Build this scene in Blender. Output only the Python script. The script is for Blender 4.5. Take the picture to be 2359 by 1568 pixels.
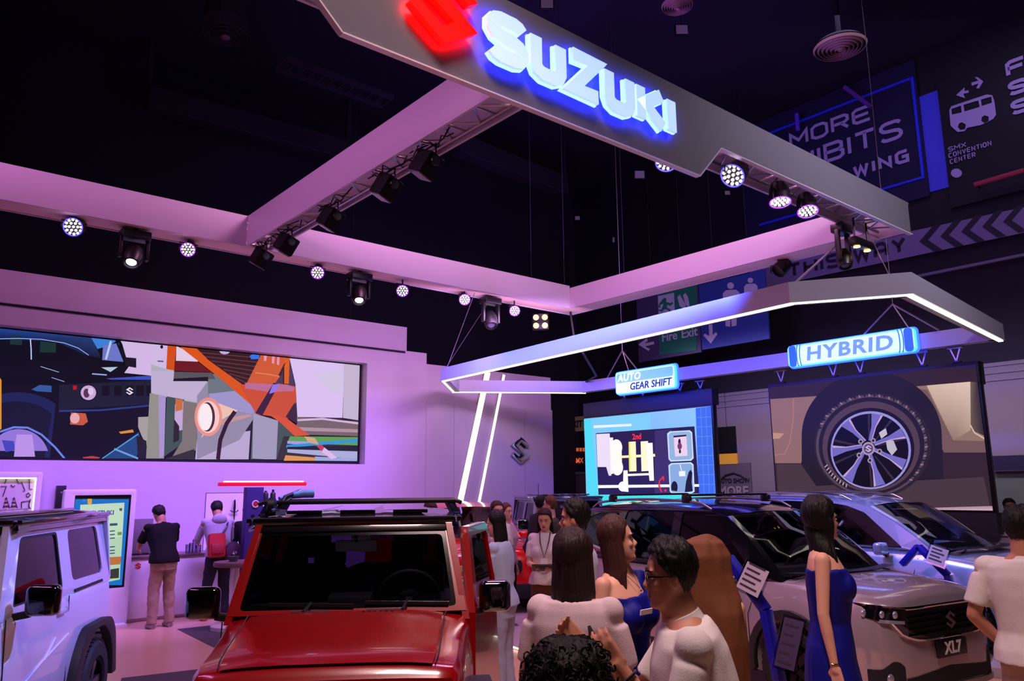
import bpy, bmesh, math, random
from math import sin, cos, pi, radians as R
from mathutils import Vector, Matrix, noise
from mathutils.geometry import tessellate_polygon
random.seed(7)
sc = bpy.context.scene
for o in list(bpy.data.objects): bpy.data.objects.remove(o)
C = sc.collection
# ------------------------------------------------------------------ camera
F_PX, PITCH, ROLL, YAW, EYE = 1797.4, 0.1854845, -0.00921717, 0.86985411, 1.85
fwd = Vector((-sin(YAW)*cos(PITCH), cos(YAW)*cos(PITCH), sin(PITCH)))
rgt0 = Vector((cos(YAW), sin(YAW), 0)); up0 = rgt0.cross(fwd)
rgt = rgt0*cos(ROLL)+up0*sin(ROLL); upv = -rgt0*sin(ROLL)+up0*cos(ROLL)
cam = bpy.data.cameras.new('camera'); cam.sensor_width = 36; cam.lens = F_PX/2359*36
cam.clip_start = 0.05; cam.clip_end = 200
co = bpy.data.objects.new('camera', cam); C.objects.link(co)
co.matrix_world = Matrix(((rgt.x, upv.x, -fwd.x, 0), (rgt.y, upv.y, -fwd.y, 0), (rgt.z, upv.z, -fwd.z, EYE), (0, 0, 0, 1)))
sc.camera = co
sc.view_settings.view_transform = 'Standard'; sc.view_settings.look = 'None'
sc.view_settings.gamma = 1; sc.view_settings.use_curve_mapping = False; sc.view_settings.exposure = 0.0
w = bpy.data.worlds.new('hall_ambient'); sc.world = w; w.use_nodes = True
w.node_tree.nodes['Background'].inputs[0].default_value = (0.010, 0.006, 0.022, 1)
w.node_tree.nodes['Background'].inputs[1].default_value = 1.0
def area(name, loc, target, sx, sy, power, col, spread=180):
    l = bpy.data.lights.new(name, 'AREA'); l.shape = 'RECTANGLE'; l.size = sx; l.size_y = sy; l.energy = power; l.color = col; l.spread = R(spread)
    o = bpy.data.objects.new(name, l); C.objects.link(o); o.location = loc
    o.rotation_euler = (Vector(target)-Vector(loc)).to_track_quat('-Z', 'Y').to_euler(); return o
def spot(name, loc, target, power, col, ang=60, blend=.6, rad=.08):
    l = bpy.data.lights.new(name, 'SPOT'); l.energy = power; l.color = col; l.spot_size = R(ang); l.spot_blend = blend; l.shadow_soft_size = rad
    o = bpy.data.objects.new(name, l); C.objects.link(o); o.location = loc
    o.rotation_euler = (Vector(target)-Vector(loc)).to_track_quat('-Z', 'Y').to_euler(); return o
# hall lamps, booth floods and added fill lights
area('flood_over_booth', (-6.8, 6.4, 8.4), (-7.2, 6.7, 0), 2.4, 2.0, 295, (1.0, .40, .78))
area('flood_over_aisle', (-1.2, 1.6, 8.0), (-3.2, 3.6, 0), 2.0, 1.5, 115, (1.0, .66, .66), 72)
area('wash_on_wall_low', (-10.5, 4.4, 4.75), (-13, 4.4, .9), 7.5, .3, 170, (.44, .20, 1.0), 75)
area('wash_on_wall_right', (-9.5, 8.4, 4.6), (-13, 8.8, 2.2), 3.0, .4, 85, (.80, .42, 1.0))
area('fill_cross_beam', (-7.2, -.5, 6.6), (-7.2, 3.7, 5.2), 4.5, .6, 125, (1.0, .32, .90))  # added fill without a fixture, brightens the near face of the cross beam
area('wash_right_beam', (-7.2, 8.3, 4.45), (-7.3, 9.65, 5.25), 4.4, .3, 16, (.85, .28, 1.0))
spot('blue_on_white_car', (-5.4, 4.4, 4.5), (-6.6, .9, .9), 1500, (.20, .24, 1.0), 55)
area('blue_on_ring', (-7.6, 6.5, 4.25), (-7.75, 7.55, 3.83), 5.8, .12, 230, (.05, .07, 1.0), 60)
spot('blue_on_silver_car', (-4.9, 7.32, 4.5), (-4.9, 9.1, .9), 900, (.14, .26, 1.0), 50)
spot('violet_on_far_beam', (-6.2, 5.6, 4.9), (-9.9, 5.4, 5.2), 60, (.45, .22, 1.0), 70)
area('blue_haze_fill', (-9.0, 9.0, 6.2), (-10.0, 12.0, 11.6), 5.0, 3.0, 190, (.22, .12, 1.0))  # added uplight, stands in for the blue haze under the ceiling
area('flood_hall_far', (-5.0, 14.6, 10.6), (-8.0, 17.5, 3), 8.0, 2.0, 95, (.74, .58, 1.0))
area('fill_right_side', (1.2, 7.0, 7.2), (-4.0, 8.6, 4.8), 1.5, 1.0, 58, (.90, .74, .92), 80)  # added fill, lifts the dark right end of the fascia and ring
area('fill_back_wall', (-7.5, 14.2, 5.2), (-7.5, 18.0, 2.2), 10.0, .4, 130, (.80, .62, .95), 95)  # added fill without a fixture, brightens the grey back wall panels
# ------------------------------------------------------------------ helpers
def lin(c):
    def f(v):
        v = v/255.0
        return v/12.92 if v <= .04045 else ((v+.055)/1.055)**2.4
    return tuple(f(v) for v in c[:3])
def at(px, py, ax, val):
    """point of the place seen at a pixel, on the plane x, y or z = val"""
    d = rgt*((px-1179.5)/F_PX)+upv*((784-py)/F_PX)+fwd
    i = 'xyz'.index(ax); o = Vector((0, 0, EYE)); t = (val-o[i])/d[i]
    return o+d*t
def cw(r, f, z=0.0):
    """right / forward metres from the viewpoint to world"""
    return Vector((r*cos(YAW)-f*sin(YAW), r*sin(YAW)+f*cos(YAW), z))
MATS = {}
def mat(name, col, rough=.5, metal=0.0, emit=None, es=1.0, coat=0.0, spec=.5, alpha=1.0, noise_amt=0.0, nscale=8.0, bump=0.0, bscale=60.0, stretch=None, trans=0.0):
    if name in MATS: return MATS[name]
    m = bpy.data.materials.new(name); m.use_nodes = True; nt = m.node_tree; b = nt.nodes['Principled BSDF']
    c = lin(col)
    b.inputs['Base Color'].default_value = (*c, 1); b.inputs['Roughness'].default_value = rough; b.inputs['Metallic'].default_value = metal
    b.inputs['Coat Weight'].default_value = coat; b.inputs['Coat Roughness'].default_value = .04
    b.inputs['Specular IOR Level'].default_value = spec; b.inputs['Transmission Weight'].default_value = trans
    if emit is not None:
        b.inputs['Emission Color'].default_value = (*lin(emit), 1); b.inputs['Emission Strength'].default_value = es
    if noise_amt or bump:
        tc = nt.nodes.new('ShaderNodeTexCoord'); mp = nt.nodes.new('ShaderNodeMapping')
        nt.links.new(tc.outputs['Object'], mp.inputs[0])
        if stretch: mp.inputs['Scale'].default_value = stretch
    if noise_amt:
        n = nt.nodes.new('ShaderNodeTexNoise'); n.inputs['Scale'].default_value = nscale; n.inputs['Detail'].default_value = 4
        nt.links.new(mp.outputs[0], n.inputs['Vector'])
        mx = nt.nodes.new('ShaderNodeMix'); mx.data_type = 'RGBA'
        mx.inputs[6].default_value = (*[v*(1-noise_amt) for v in c], 1); mx.inputs[7].default_value = (*[min(1, v*(1+noise_amt)) for v in c], 1)
        nt.links.new(n.outputs[0], mx.inputs[0]); nt.links.new(mx.outputs[2], b.inputs['Base Color'])
    if bump:
        n2 = nt.nodes.new('ShaderNodeTexNoise'); n2.inputs['Scale'].default_value = bscale; n2.inputs['Detail'].default_value = 5
        nt.links.new(mp.outputs[0], n2.inputs['Vector'])
        bp = nt.nodes.new('ShaderNodeBump'); bp.inputs['Strength'].default_value = bump; bp.inputs['Distance'].default_value = .01
        nt.links.new(n2.outputs[0], bp.inputs['Height']); nt.links.new(bp.outputs[0], b.inputs['Normal'])
    MATS[name] = m; return m
def glass(name, tint=(200, 210, 220), alpha=.25, rough=.02):
    """thin pane: mostly clear film with a mirror-like surface"""
    if name in MATS: return MATS[name]
    m = bpy.data.materials.new(name); m.use_nodes = True; nt = m.node_tree
    for n in list(nt.nodes): nt.nodes.remove(n)
    out = nt.nodes.new('ShaderNodeOutputMaterial'); tr = nt.nodes.new('ShaderNodeBsdfTransparent'); gl = nt.nodes.new('ShaderNodeBsdfGlossy')
    tr.inputs[0].default_value = (*[v*alpha for v in lin(tint)], 1); gl.inputs['Roughness'].default_value = rough
    fr = nt.nodes.new('ShaderNodeFresnel'); fr.inputs[0].default_value = 1.5
    mx = nt.nodes.new('ShaderNodeMixShader'); nt.links.new(fr.outputs[0], mx.inputs[0]); nt.links.new(tr.outputs[0], mx.inputs[1]); nt.links.new(gl.outputs[0], mx.inputs[2])
    nt.links.new(mx.outputs[0], out.inputs[0]); MATS[name] = m; return m
def vcol_mat(name, strength=1.0, emissive=True):
    if name in MATS: return MATS[name]
    m = bpy.data.materials.new(name); m.use_nodes = True; nt = m.node_tree; b = nt.nodes['Principled BSDF']
    a = nt.nodes.new('ShaderNodeAttribute'); a.attribute_name = 'Col'
    b.inputs['Roughness'].default_value = .6
    if emissive:
        b.inputs['Specular IOR Level'].default_value = .05
        b.inputs['Base Color'].default_value = (.01, .01, .012, 1)
        nt.links.new(a.outputs['Color'], b.inputs['Emission Color']); b.inputs['Emission Strength'].default_value = strength
    else: nt.links.new(a.outputs['Color'], b.inputs['Base Color'])
    MATS[name] = m; return m
class MB:
    """collects shapes into one mesh"""
    def __init__(s): s.v = []; s.f = []; s.m = []; s.mi = 0
    def add(s, vs, fs):
        n = len(s.v); s.v += [tuple(v) for v in vs]; s.f += [tuple(i+n for i in f) for f in fs]; s.m += [s.mi]*len(fs); return s
    def box(s, a, b, M=None):
        (x0, y0, z0), (x1, y1, z1) = a, b
        vs = [Vector(v) for v in ((x0,y0,z0),(x1,y0,z0),(x1,y1,z0),(x0,y1,z0),(x0,y0,z1),(x1,y0,z1),(x1,y1,z1),(x0,y1,z1))]
        if M: vs = [M @ v for v in vs]
        return s.add(vs, [(0,3,2,1),(4,5,6,7),(0,1,5,4),(1,2,6,5),(2,3,7,6),(3,0,4,7)])
    def cbox(s, c, d, M=None):
        return s.box([c[i]-d[i]/2 for i in range(3)], [c[i]+d[i]/2 for i in range(3)], M)
    def tube(s, pts, r, n=8, cap=True, r2=None, closed=False):
        pts = [Vector(p) for p in pts]; k = len(pts); rings = []; prev = None
        for i, p in enumerate(pts):
            if closed: t = pts[(i+1) % k]-pts[i-1]
            else: t = (pts[min(i+1, k-1)]-pts[max(i-1, 0)])
            t.normalize()
            if prev is None:
                a = t.orthogonal().normalized()
            else:
                a = (prev-t*prev.dot(t)); a = a.normalized() if a.length > 1e-6 else t.orthogonal().normalized()
            prev = a; b = t.cross(a)
            rr = r[i] if isinstance(r, (list, tuple)) else r
            rings.append([p+(a*cos(2*pi*j/n)+b*sin(2*pi*j/n))*rr for j in range(n)])
        vs = [v for q in rings for v in q]; fs = []
        m = k if closed else k-1
        for i in range(m):
            i2 = (i+1) % k
            for j in range(n): fs.append((i*n+j, i*n+(j+1) % n, i2*n+(j+1) % n, i2*n+j))
        if cap and not closed: fs += [tuple(reversed(range(n))), tuple(range((k-1)*n, k*n))]
        return s.add(vs, fs)
    def bar(s, a, b, w, h=None, up=(0, 0, 1)):
        a = Vector(a); b = Vector(b); h = h or w; t = (b-a).normalized(); u = Vector(up)
        if abs(t.dot(u)) > .95: u = Vector((1, 0, 0))
        x = t.cross(u).normalized()*w/2; y = x.cross(t).normalized()*h/2
        vs = [p+q for p in (a, b) for q in (-x-y, x-y, x+y, -x+y)]
        return s.add(vs, [(0,1,2,3),(7,6,5,4),(0,4,5,1),(1,5,6,2),(2,6,7,3),(3,7,4,0)])
    def lathe(s, prof, n=24, M=None, a0=0, a1=2*pi):
        full = abs(a1-a0-2*pi) < 1e-6; k = n if full else n+1
        vs = []
        for (r, z) in prof:
            for j in range(k):
                a = a0+(a1-a0)*j/n; vs.append(Vector((r*cos(a), r*sin(a), z)))
        if M: vs = [M @ v for v in vs]
        fs = []
        for i in range(len(prof)-1):
            for j in range(n): fs.append((i*k+j, i*k+(j+1) % k, (i+1)*k+(j+1) % k, (i+1)*k+j))
        return s.add(vs, fs)
    def ell(s, c, r, n=16, m=10, M=None):
        prof = [(max(1e-4, sin(pi*i/m)), -cos(pi*i/m)) for i in range(m+1)]
        T = Matrix.Translation(Vector(c)) @ (M or Matrix()) @ Matrix.Diagonal((*r, 1))
        return s.lathe(prof, n, T)
    def prism(s, poly, holes, fn, t):
        """polygon (2D, may have holes) mapped by fn(u, v, d) with thickness d 0..t"""
        loops = [poly]+list(holes); tri = tessellate_polygon([[Vector((p[0], p[1], 0)) for p in l] for l in loops])
        flat = [p for l in loops for p in l]; n = len(flat)
        vs = [fn(p[0], p[1], 0) for p in flat]+[fn(p[0], p[1], t) for p in flat]
        fs = [tuple(f) for f in tri]+[tuple(i+n for i in reversed(f)) for f in tri]
        o = 0
        for l in loops:
            k = len(l)
            for i in range(k): fs.append((o+i, o+(i+1) % k, n+o+(i+1) % k, n+o+i))
            o += k
        return s.add(vs, fs)
    def grid(s, rows, closed_u=False):
        n = len(rows[0]); vs = [v for r_ in rows for v in r_]; fs = []
        for i in range(len(rows)-1):
            for j in range(n if closed_u else n-1): fs.append((i*n+j, i*n+(j+1) % n, (i+1)*n+(j+1) % n, (i+1)*n+j))
        return s.add(vs, fs)
    def build(s, name, m, parent=None, smooth=None, bevel=0, loc=None, rot=None, seg=2, recalc=True):
        me = bpy.data.meshes.new(name); me.from_pydata(s.v, [], s.f)
        ms = m if isinstance(m, (list, tuple)) else [m]
        for q in ms: me.materials.append(q)
        if len(ms) > 1:
            for p, i in zip(me.polygons, s.m): p.material_index = i
        if recalc or bevel:
            bm = bmesh.new(); bm.from_mesh(me); bmesh.ops.remove_doubles(bm, verts=bm.verts, dist=1e-5)
            bmesh.ops.recalc_face_normals(bm, faces=bm.faces)
            if bevel:
                es = [e for e in bm.edges if len(e.link_faces) == 2 and e.calc_face_angle(0) > .6]
                bmesh.ops.bevel(bm, geom=es, offset=bevel, segments=seg, affect='EDGES', profile=.5, clamp_overlap=True)
            bm.to_mesh(me); bm.free()
        o = bpy.data.objects.new(name, me); C.objects.link(o)
        if parent: o.parent = parent
        if loc: o.location = loc
        if rot: o.rotation_euler = rot
        if smooth is None and bevel: smooth = 40
        if smooth: shade(o, smooth)
        return o
def shade(o, ang=40):
    me = o.data
    for p in me.polygons: p.use_smooth = True
    bm = bmesh.new(); bm.from_mesh(me); a = R(ang)
    for e in bm.edges: e.smooth = not (len(e.link_faces) == 2 and e.calc_face_angle(0) > a)
    bm.to_mesh(me); bm.free()
def tag(o, label=None, cat=None, group=None, kind=None):
    if label: o['label'] = label
    if cat: o['category'] = cat
    if group: o['group'] = group
    if kind: o['kind'] = kind
    return o
def thing(name, label, cat, loc=(0, 0, 0), rz=0.0, group=None):
    o = bpy.data.objects.new(name, None); C.objects.link(o); o.empty_display_size = .1
    o.location = loc; o.rotation_euler = (0, 0, rz); return tag(o, label, cat, group)
def kids(o): return [c for c in bpy.data.objects if c.parent == o]
def dup(root, loc, rz=None, label=None, group=None, rot=None):
    r = root.copy(); C.objects.link(r); r.location = loc
    if rz is not None: r.rotation_euler = (0, 0, rz)
    if rot is not None: r.rotation_euler = rot
    if label: r['label'] = label
    if group: r['group'] = group
    for ch in kids(root):
        c = ch.copy(); C.objects.link(c); c.parent = r
        for g in kids(ch):
            d = g.copy(); C.objects.link(d); d.parent = c
    return r
def struct(mb, name, m, **k):
    o = mb.build(name, m, **k); 
    if not k.get('parent'): o['kind'] = 'structure'
    return o
def rrect(x0, y0, x1, y1, r, n=4):
    p = []
    for cx, cy, a in ((x1-r, y1-r, 0), (x0+r, y1-r, 90), (x0+r, y0+r, 180), (x1-r, y0+r, 270)):
        for i in range(n+1):
            t = R(a+90*i/n); p.append((cx+r*cos(t), cy+r*sin(t)))
    return p
def rpoly(pts, r, n=3):
    """round the corners of a polygon"""
    out = []; k = len(pts)
    for i in range(k):
        p = Vector(pts[i]); a = Vector(pts[i-1]); b = Vector(pts[(i+1) % k])
        rr = r[i] if isinstance(r, (list, tuple)) else r
        da = (a-p); db = (b-p); q = min(rr, da.length*.45, db.length*.45)
        if q < 1e-5: out.append(tuple(p)); continue
        p0 = p+da.normalized()*q; p1 = p+db.normalized()*q
        for j in range(n+1):
            t = j/n; out.append(tuple(p0*(1-t)**2+p*2*t*(1-t)+p1*t*t))
    return out
def circ(cx, cy, rx, ry=None, n=24, a0=0, a1=360):
    ry = ry or rx
    k = n if a1-a0 >= 360 else n+1
    return [(cx+rx*cos(R(a0+(a1-a0)*i/n)), cy+ry*sin(R(a0+(a1-a0)*i/n))) for i in range(k)]
def text_mb(s, size, depth=.004, bold=0.0, align='CENTER', shear=0.0, space=1.0):
    cu = bpy.data.curves.new('t', 'FONT'); cu.body = s; cu.size = size; cu.extrude = depth/2; cu.offset = bold; cu.align_x = align; cu.align_y = 'CENTER'; cu.shear = shear; cu.space_character = space; cu.resolution_u = 3
    o = bpy.data.objects.new('t', cu); C.objects.link(o)
    me = bpy.data.meshes.new_from_object(o.evaluated_get(bpy.context.evaluated_depsgraph_get()))
    mb = MB(); mb.add([v.co for v in me.vertices], [tuple(p.vertices) for p in me.polygons])
    bpy.data.objects.remove(o); bpy.data.curves.remove(cu); bpy.data.meshes.remove(me)
    return mb
def place(mb, M):
    mb.v = [tuple(M @ Vector(v)) for v in mb.v]; return mb
def frame_M(o, x, y):
    """matrix taking local x, y, z to origin o with axes x, y"""
    x = Vector(x).normalized(); y = Vector(y); y = (y-x*y.dot(x)).normalized(); z = x.cross(y)
    return Matrix(((x.x, y.x, z.x, o[0]), (x.y, y.y, z.y, o[1]), (x.z, y.z, z.z, o[2]), (0, 0, 0, 1)))
GLY = {  # stroke letters in a 4 x 6 cell
'S': [[(4,6),(1,6),(0,5.3),(0,3.8),(.8,3.1),(3.2,3),(4,2.2),(4,.8),(3.2,0),(0,0)]],
'U': [[(0,6),(0,1),(1,0),(3,0),(4,1),(4,6)]], 'Z': [[(0,6),(4,6),(0,0),(4,0)]],
'K': [[(0,0),(0,6)],[(4.0,6),(.8,3.1),(4.2,0)]], 'I': [[(0,0),(0,6)]],
'M': [[(0,0),(0,6),(2.3,2.2),(4.6,6),(4.6,0)]], 'O': [[(1,0),(3,0),(4,1),(4,5),(3,6),(1,6),(0,5),(0,1),(1,0)]],
'R': [[(0,0),(0,6),(3.2,6),(4,5.2),(4,3.6),(3.2,2.8),(.5,2.8)],[(2.2,2.8),(4,0)]],
'E': [[(4,6),(.8,6),(0,5.2),(0,.8),(.8,0),(4,0)],[(0,3),(3.7,3)]], 'F': [[(4,6),(.8,6),(0,5.2),(0,0)],[(0,3),(3.6,3)]],
'X': [[(0,0),(4,6)],[(0,6),(4,0)]], 'H': [[(0,0),(0,6)],[(4,0),(4,6)],[(0,3),(4,3)]],
'B': [[(0,0),(0,6),(3.1,6),(3.8,5.3),(3.8,3.8),(3.1,3.1),(0,3.1)],[(3.1,3.1),(4,2.3),(4,.8),(3.2,0),(0,0)]],
'T': [[(0,6),(4,6)],[(2,6),(2,0)]], 'W': [[(0,6),(1.2,0),(2.6,5),(4,0),(5.2,6)]], 'N': [[(0,0),(0,6),(4,0),(4,6)]],
'G': [[(4,6),(1,6),(0,5),(0,1),(1,0),(4,0),(4,3),(2,3)]], 'A': [[(0,0),(0,4.6),(1.2,6),(2.8,6),(4,4.6),(4,0)],[(0,2.4),(4,2.4)]],
'Y': [[(0,6),(2,3),(4,6)],[(2,3),(2,0)]], 'C': [[(4,6),(1,6),(0,5),(0,1),(1,0),(4,0)]], 'V': [[(0,6),(2,0),(4,6)]],
'L': [[(0,6),(0,0),(4,0)]], 'D': [[(0,0),(0,6),(3,6),(4,5),(4,1),(3,0),(0,0)]], 'P': [[(0,0),(0,6),(3.2,6),(4,5.2),(4,3.4),(3.2,2.6),(0,2.6)]], '7': [[(0,6),(4,6),(1.5,0)]], ' ': []}
def stroke_letter(ch, w, depth, sx=1, sy=1, shear=0.0):
    """one extruded letter made of mitred ribbons, in cell units scaled by sx, sy"""
    mb = MB()
    for ln in GLY[ch]:
        pts = [Vector(((x+y*shear)*sx, y*sy)) for x, y in ln]
        L = []; Rr = []; k = len(pts); closed = (pts[0]-pts[-1]).length < 1e-6
        if closed: pts = pts[:-1]; k -= 1
        for i in range(k):
            if closed: d0 = (pts[i]-pts[i-1]).normalized(); d1 = (pts[(i+1) % k]-pts[i]).normalized()
            else:
                d0 = (pts[i]-pts[i-1]).normalized() if i else (pts[1]-pts[0]).normalized()
                d1 = (pts[i+1]-pts[i]).normalized() if i < k-1 else d0
            n0 = Vector((-d0.y, d0.x)); n1 = Vector((-d1.y, d1.x)); nn = (n0+n1)
            nn = nn.normalized() if nn.length > .1 else n0
            q = w/2/max(.45, nn.dot(n0)); p = pts[i]
            if not closed and i == 0: p = p-d0*w*.5*0
            L.append(p+nn*q); Rr.append(p-nn*q)
        segs = k if closed else k-1
        for i in range(segs):
            j = (i+1) % k; q = [L[i], L[j], Rr[j], Rr[i]]
            vs = [(v.x, v.y, 0) for v in q]+[(v.x, v.y, depth) for v in q]
            mb.add(vs, [(0,3,2,1),(4,5,6,7),(0,1,5,4),(1,2,6,5),(2,3,7,6),(3,0,4,7)])
    return mb
def cellw(ch): return {'M': 4.6, 'W': 5.2, 'I': 0, ' ': 2.2}.get(ch, 4)
def stroke_text(txt, w, depth, sx, sy, gap, shear=0.0):
    mb = MB(); x = 0
    for ch in txt:
        q = stroke_letter(ch, w, depth, sx, sy, shear)
        mb.add([(v[0]+x, v[1], v[2]) for v in q.v], q.f); x += cellw(ch)*sx+gap
    return mb, x-gap
EMBLEM = [(0,.68),(.5,1.0),(1,.68),(.86,.60),(.52,.80),(.36,.69),(1,.30),(.5,0),(0,.32),(.14,.40),(.48,.20),(.64,.31)]
def art(name, parent, ax, val, sgn, items, m, step=.002, t=.001):
    """flat coloured print on the plane ax = val; items (colour, pixel outline)"""
    vs = []; fs = []; cols = []
    for k, (col, pts) in enumerate(items):
        off = sgn*step*(k+1); n = len(vs); P = [at(x, y, ax, val+0*off) for x, y in pts]
        i = 'xyz'.index(ax)
        for p in P: p[i] += off
        tri = tessellate_polygon([[Vector((p[0], p[1], 0)) for p in pts]])
        vs += P; cs = [lin(c) for c in col] if isinstance(col[0], (list, tuple)) else [lin(col)]*len(pts)
        for f in tri: fs.append(tuple(n+q for q in f)); cols.append([cs[q] for q in f])
    me = bpy.data.meshes.new(name); me.from_pydata(vs, [], fs); me.materials.append(m)
    ca = me.color_attributes.new('Col', 'FLOAT_COLOR', 'CORNER')
    for p, c in zip(me.polygons, cols):
        for li, cc in zip(p.loop_indices, c): ca.data[li].color = (*cc, 1)
    o = bpy.data.objects.new(name, me); C.objects.link(o)
    if parent: o.parent = parent
    return o
# ------------------------------------------------------------------ materials
WHITE = mat('white_laminate', (198, 182, 204), .45, noise_amt=.03, nscale=2)
WHITE2 = mat('white_gloss', (225, 220, 228), .25)
FLOORM = mat('beige_vinyl', (212, 174, 142), .32, noise_amt=.10, nscale=1.3, bump=.05, bscale=30)
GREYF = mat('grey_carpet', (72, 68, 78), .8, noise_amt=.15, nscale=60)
BLACK = mat('black_paint', (17, 13, 26), .8)  # navy tint puts the haze before the back wall into the colour
CEILM = mat('hazed_black', (24, 18, 38), .9, noise_amt=.5, nscale=.4)  # raised towards navy, hall haze painted into the ceiling colour
DARKM = mat('dark_metal', (22, 20, 26), .45, metal=.4)
BPLAS = mat('black_plastic', (14, 13, 16), .4)
GBLACK = mat('gloss_black', (6, 6, 8), .06, coat=1.0)
ALU = mat('aluminium', (176, 168, 172), .35, metal=.9)
CHROME = mat('chrome', (215, 215, 222), .08, metal=1.0)
GREYW = mat('grey_wall', (120, 112, 118), .7, noise_amt=.08, nscale=1)
RUB = mat('rubber', (16, 15, 17), .75, noise_amt=.2, nscale=40)
LEDW = mat('led_white', (255, 250, 235), .5, emit=(255, 246, 224), es=3.0)
LEDB = mat('led_blue_halo', (30, 40, 255), .5, emit=(10, 20, 255), es=26.0)
LEDF = mat('led_letter_face', (200, 225, 255), .5, emit=(176, 214, 255), es=.9)
LEDE = mat('led_letter_rim', (120, 220, 255), .5, emit=(190, 250, 255), es=1.1)
LEDR = mat('led_red', (110, 0, 0), .5, emit=(255, 6, 2), es=1.5)
LEDRH = mat('led_red_halo', (255, 10, 10), .5, emit=(255, 0, 0), es=22.0)
SCR = vcol_mat('screen_pixels', 1.15)
PRINT = vcol_mat('flat_print', 1, False)
BLUEP = mat('royal_blue', (18, 16, 150), .35)
CABLE = mat('black_cable', (12, 11, 14), .6)
GRILLED = mat('dark_grille', (8, 8, 10), .5)
# ------------------------------------------------------------------ hall shell
struct(MB().box((-24, -8, -.1), (10, 22, 0)), 'floor', FLOORM)
struct(MB().box((-24, -8, 11.6), (10, 22, 11.8)), 'ceiling', CEILM)
struct(MB().box((-18.2, -8, 0), (-18, 22, 11.6)), 'wall_left', CEILM)
struct(MB().box((-24, 18, 0), (10, 18.3, 11.6)), 'wall_back', BLACK)
struct(MB().box((9.8, -8, 0), (10, 22, 11.6)), 'wall_right', CEILM)
struct(MB().box((-24, -8.2, 0), (10, -8, 11.6)), 'wall_front', CEILM)
# grey dado of the back wall, built of wide panels
dado = thing('wall_back_panels', None, None); dado['kind'] = 'structure'; dado.name = 'trim_1'
for i in range(10):
    x0 = -14.2+i*1.9
    MB().box((x0, 17.86, 0), (x0+1.88, 18.0, 4.28)).build('wall_panel', GREYW, dado)
for z in (3.9, 4.05, 4.2): MB().box((-14.2, 17.83, z), (5, 17.86, z+.03)).build('ridge', GREYW, dado)
# grey patches in the floor
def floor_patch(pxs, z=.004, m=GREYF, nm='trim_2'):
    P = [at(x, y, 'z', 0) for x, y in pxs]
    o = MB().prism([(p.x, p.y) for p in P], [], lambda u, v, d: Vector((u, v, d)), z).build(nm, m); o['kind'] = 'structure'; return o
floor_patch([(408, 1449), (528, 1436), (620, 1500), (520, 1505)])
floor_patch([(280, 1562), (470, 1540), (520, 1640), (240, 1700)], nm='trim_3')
# ------------------------------------------------------------------ exhibition wall with the long screen
WX = -13.0
hole = [(-2.6, 2.29), (7.36, 2.29), (7.36, 4.19), (-2.6, 4.19)]
mb = MB().prism([(-3, 0), (8.71, 0), (8.71, 4.52), (-3, 4.52)], [hole], lambda u, v, d: Vector((WX-d, u, v)), .32)
bw = struct(mb, 'wall_booth', WHITE)
tier = struct(MB().box((WX, -3, 4.50), (WX+.07, 8.19, 4.98)), 'trim_4', WHITE, bevel=.004)
struct(MB().box((WX-.02, -3, 4.47), (WX+.02, 8.19, 4.50)), 'trim_5', mat('tier_shade', (40, 30, 44), .8))  # dark strip paints the shade line below the upper tier
w2 = struct(MB().box((WX-.32, 8.71, 0), (WX-.04, 12.15, 4.31)).box((WX-.04, 8.715, 0), (WX-.0, 12.15, 3.56)), 'wall_emblem', WHITE)
for y in (9.4, 11.3): struct(MB().box((WX, y, .02), (WX+.003, y+.006, 3.55)), 'trim_6', mat('seam_grey', (150, 140, 152), .6))
# slanted light lines on the emblem wall
for nm, (y0, z0), (y1, z1), wd, lb in (('slanted_light_line', (10.27, 4.27), (9.16, .1), .135, 'wide slanted white light line on the pink booth wall, left of the pair'),
                                     ('slanted_light_line', (10.72, 4.25), (9.66, .1), .06, 'thin slanted white light line on the pink booth wall, right of the pair')):
    t = thing(nm, lb, 'light', (WX, y1, z1), group='slanted light lines')
    a = Vector((0.0, y0-y1, z0-z1)); n = Vector((0, a.z, -a.y)).normalized()*wd/2
    def quad(d0, d1, n_): return [Vector((d0, 0, 0))-n_, Vector((d0, 0, 0))+n_, a+Vector((d0, 0, 0))+n_, a+Vector((d0, 0, 0))-n_, Vector((d1, 0, 0))-n_, Vector((d1, 0, 0))+n_, a+Vector((d1, 0, 0))+n_, a+Vector((d1, 0, 0))-n_]
    B6 = [(0,3,2,1),(4,5,6,7),(0,1,5,4),(1,2,6,5),(2,3,7,6),(3,0,4,7)]
    MB().add(quad(.002, .012, n*1.12), B6).build('channel', ALU, t); MB().add(quad(.006, .02, n), B6).build('diffuser', LEDW, t)
# chrome emblem
t = thing('wall_emblem_sign', 'angular chrome S emblem mounted on the pale pink booth wall', 'emblem', (WX+.03, 11.13, 2.63))
MB().prism(EMBLEM, [], lambda u, v, d: Vector((d, (u-.5)*.52, (v-.5)*.58)), .07).build('emblem', CHROME, t, bevel=.012)
MB().prism([(.5+(a-.5)*.8, .5+(b-.5)*.8) for a, b in EMBLEM], [], lambda u, v, d: Vector((d-.03, (u-.5)*.52, (v-.5)*.58)), .03).build('standoff', BPLAS, t)
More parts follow.
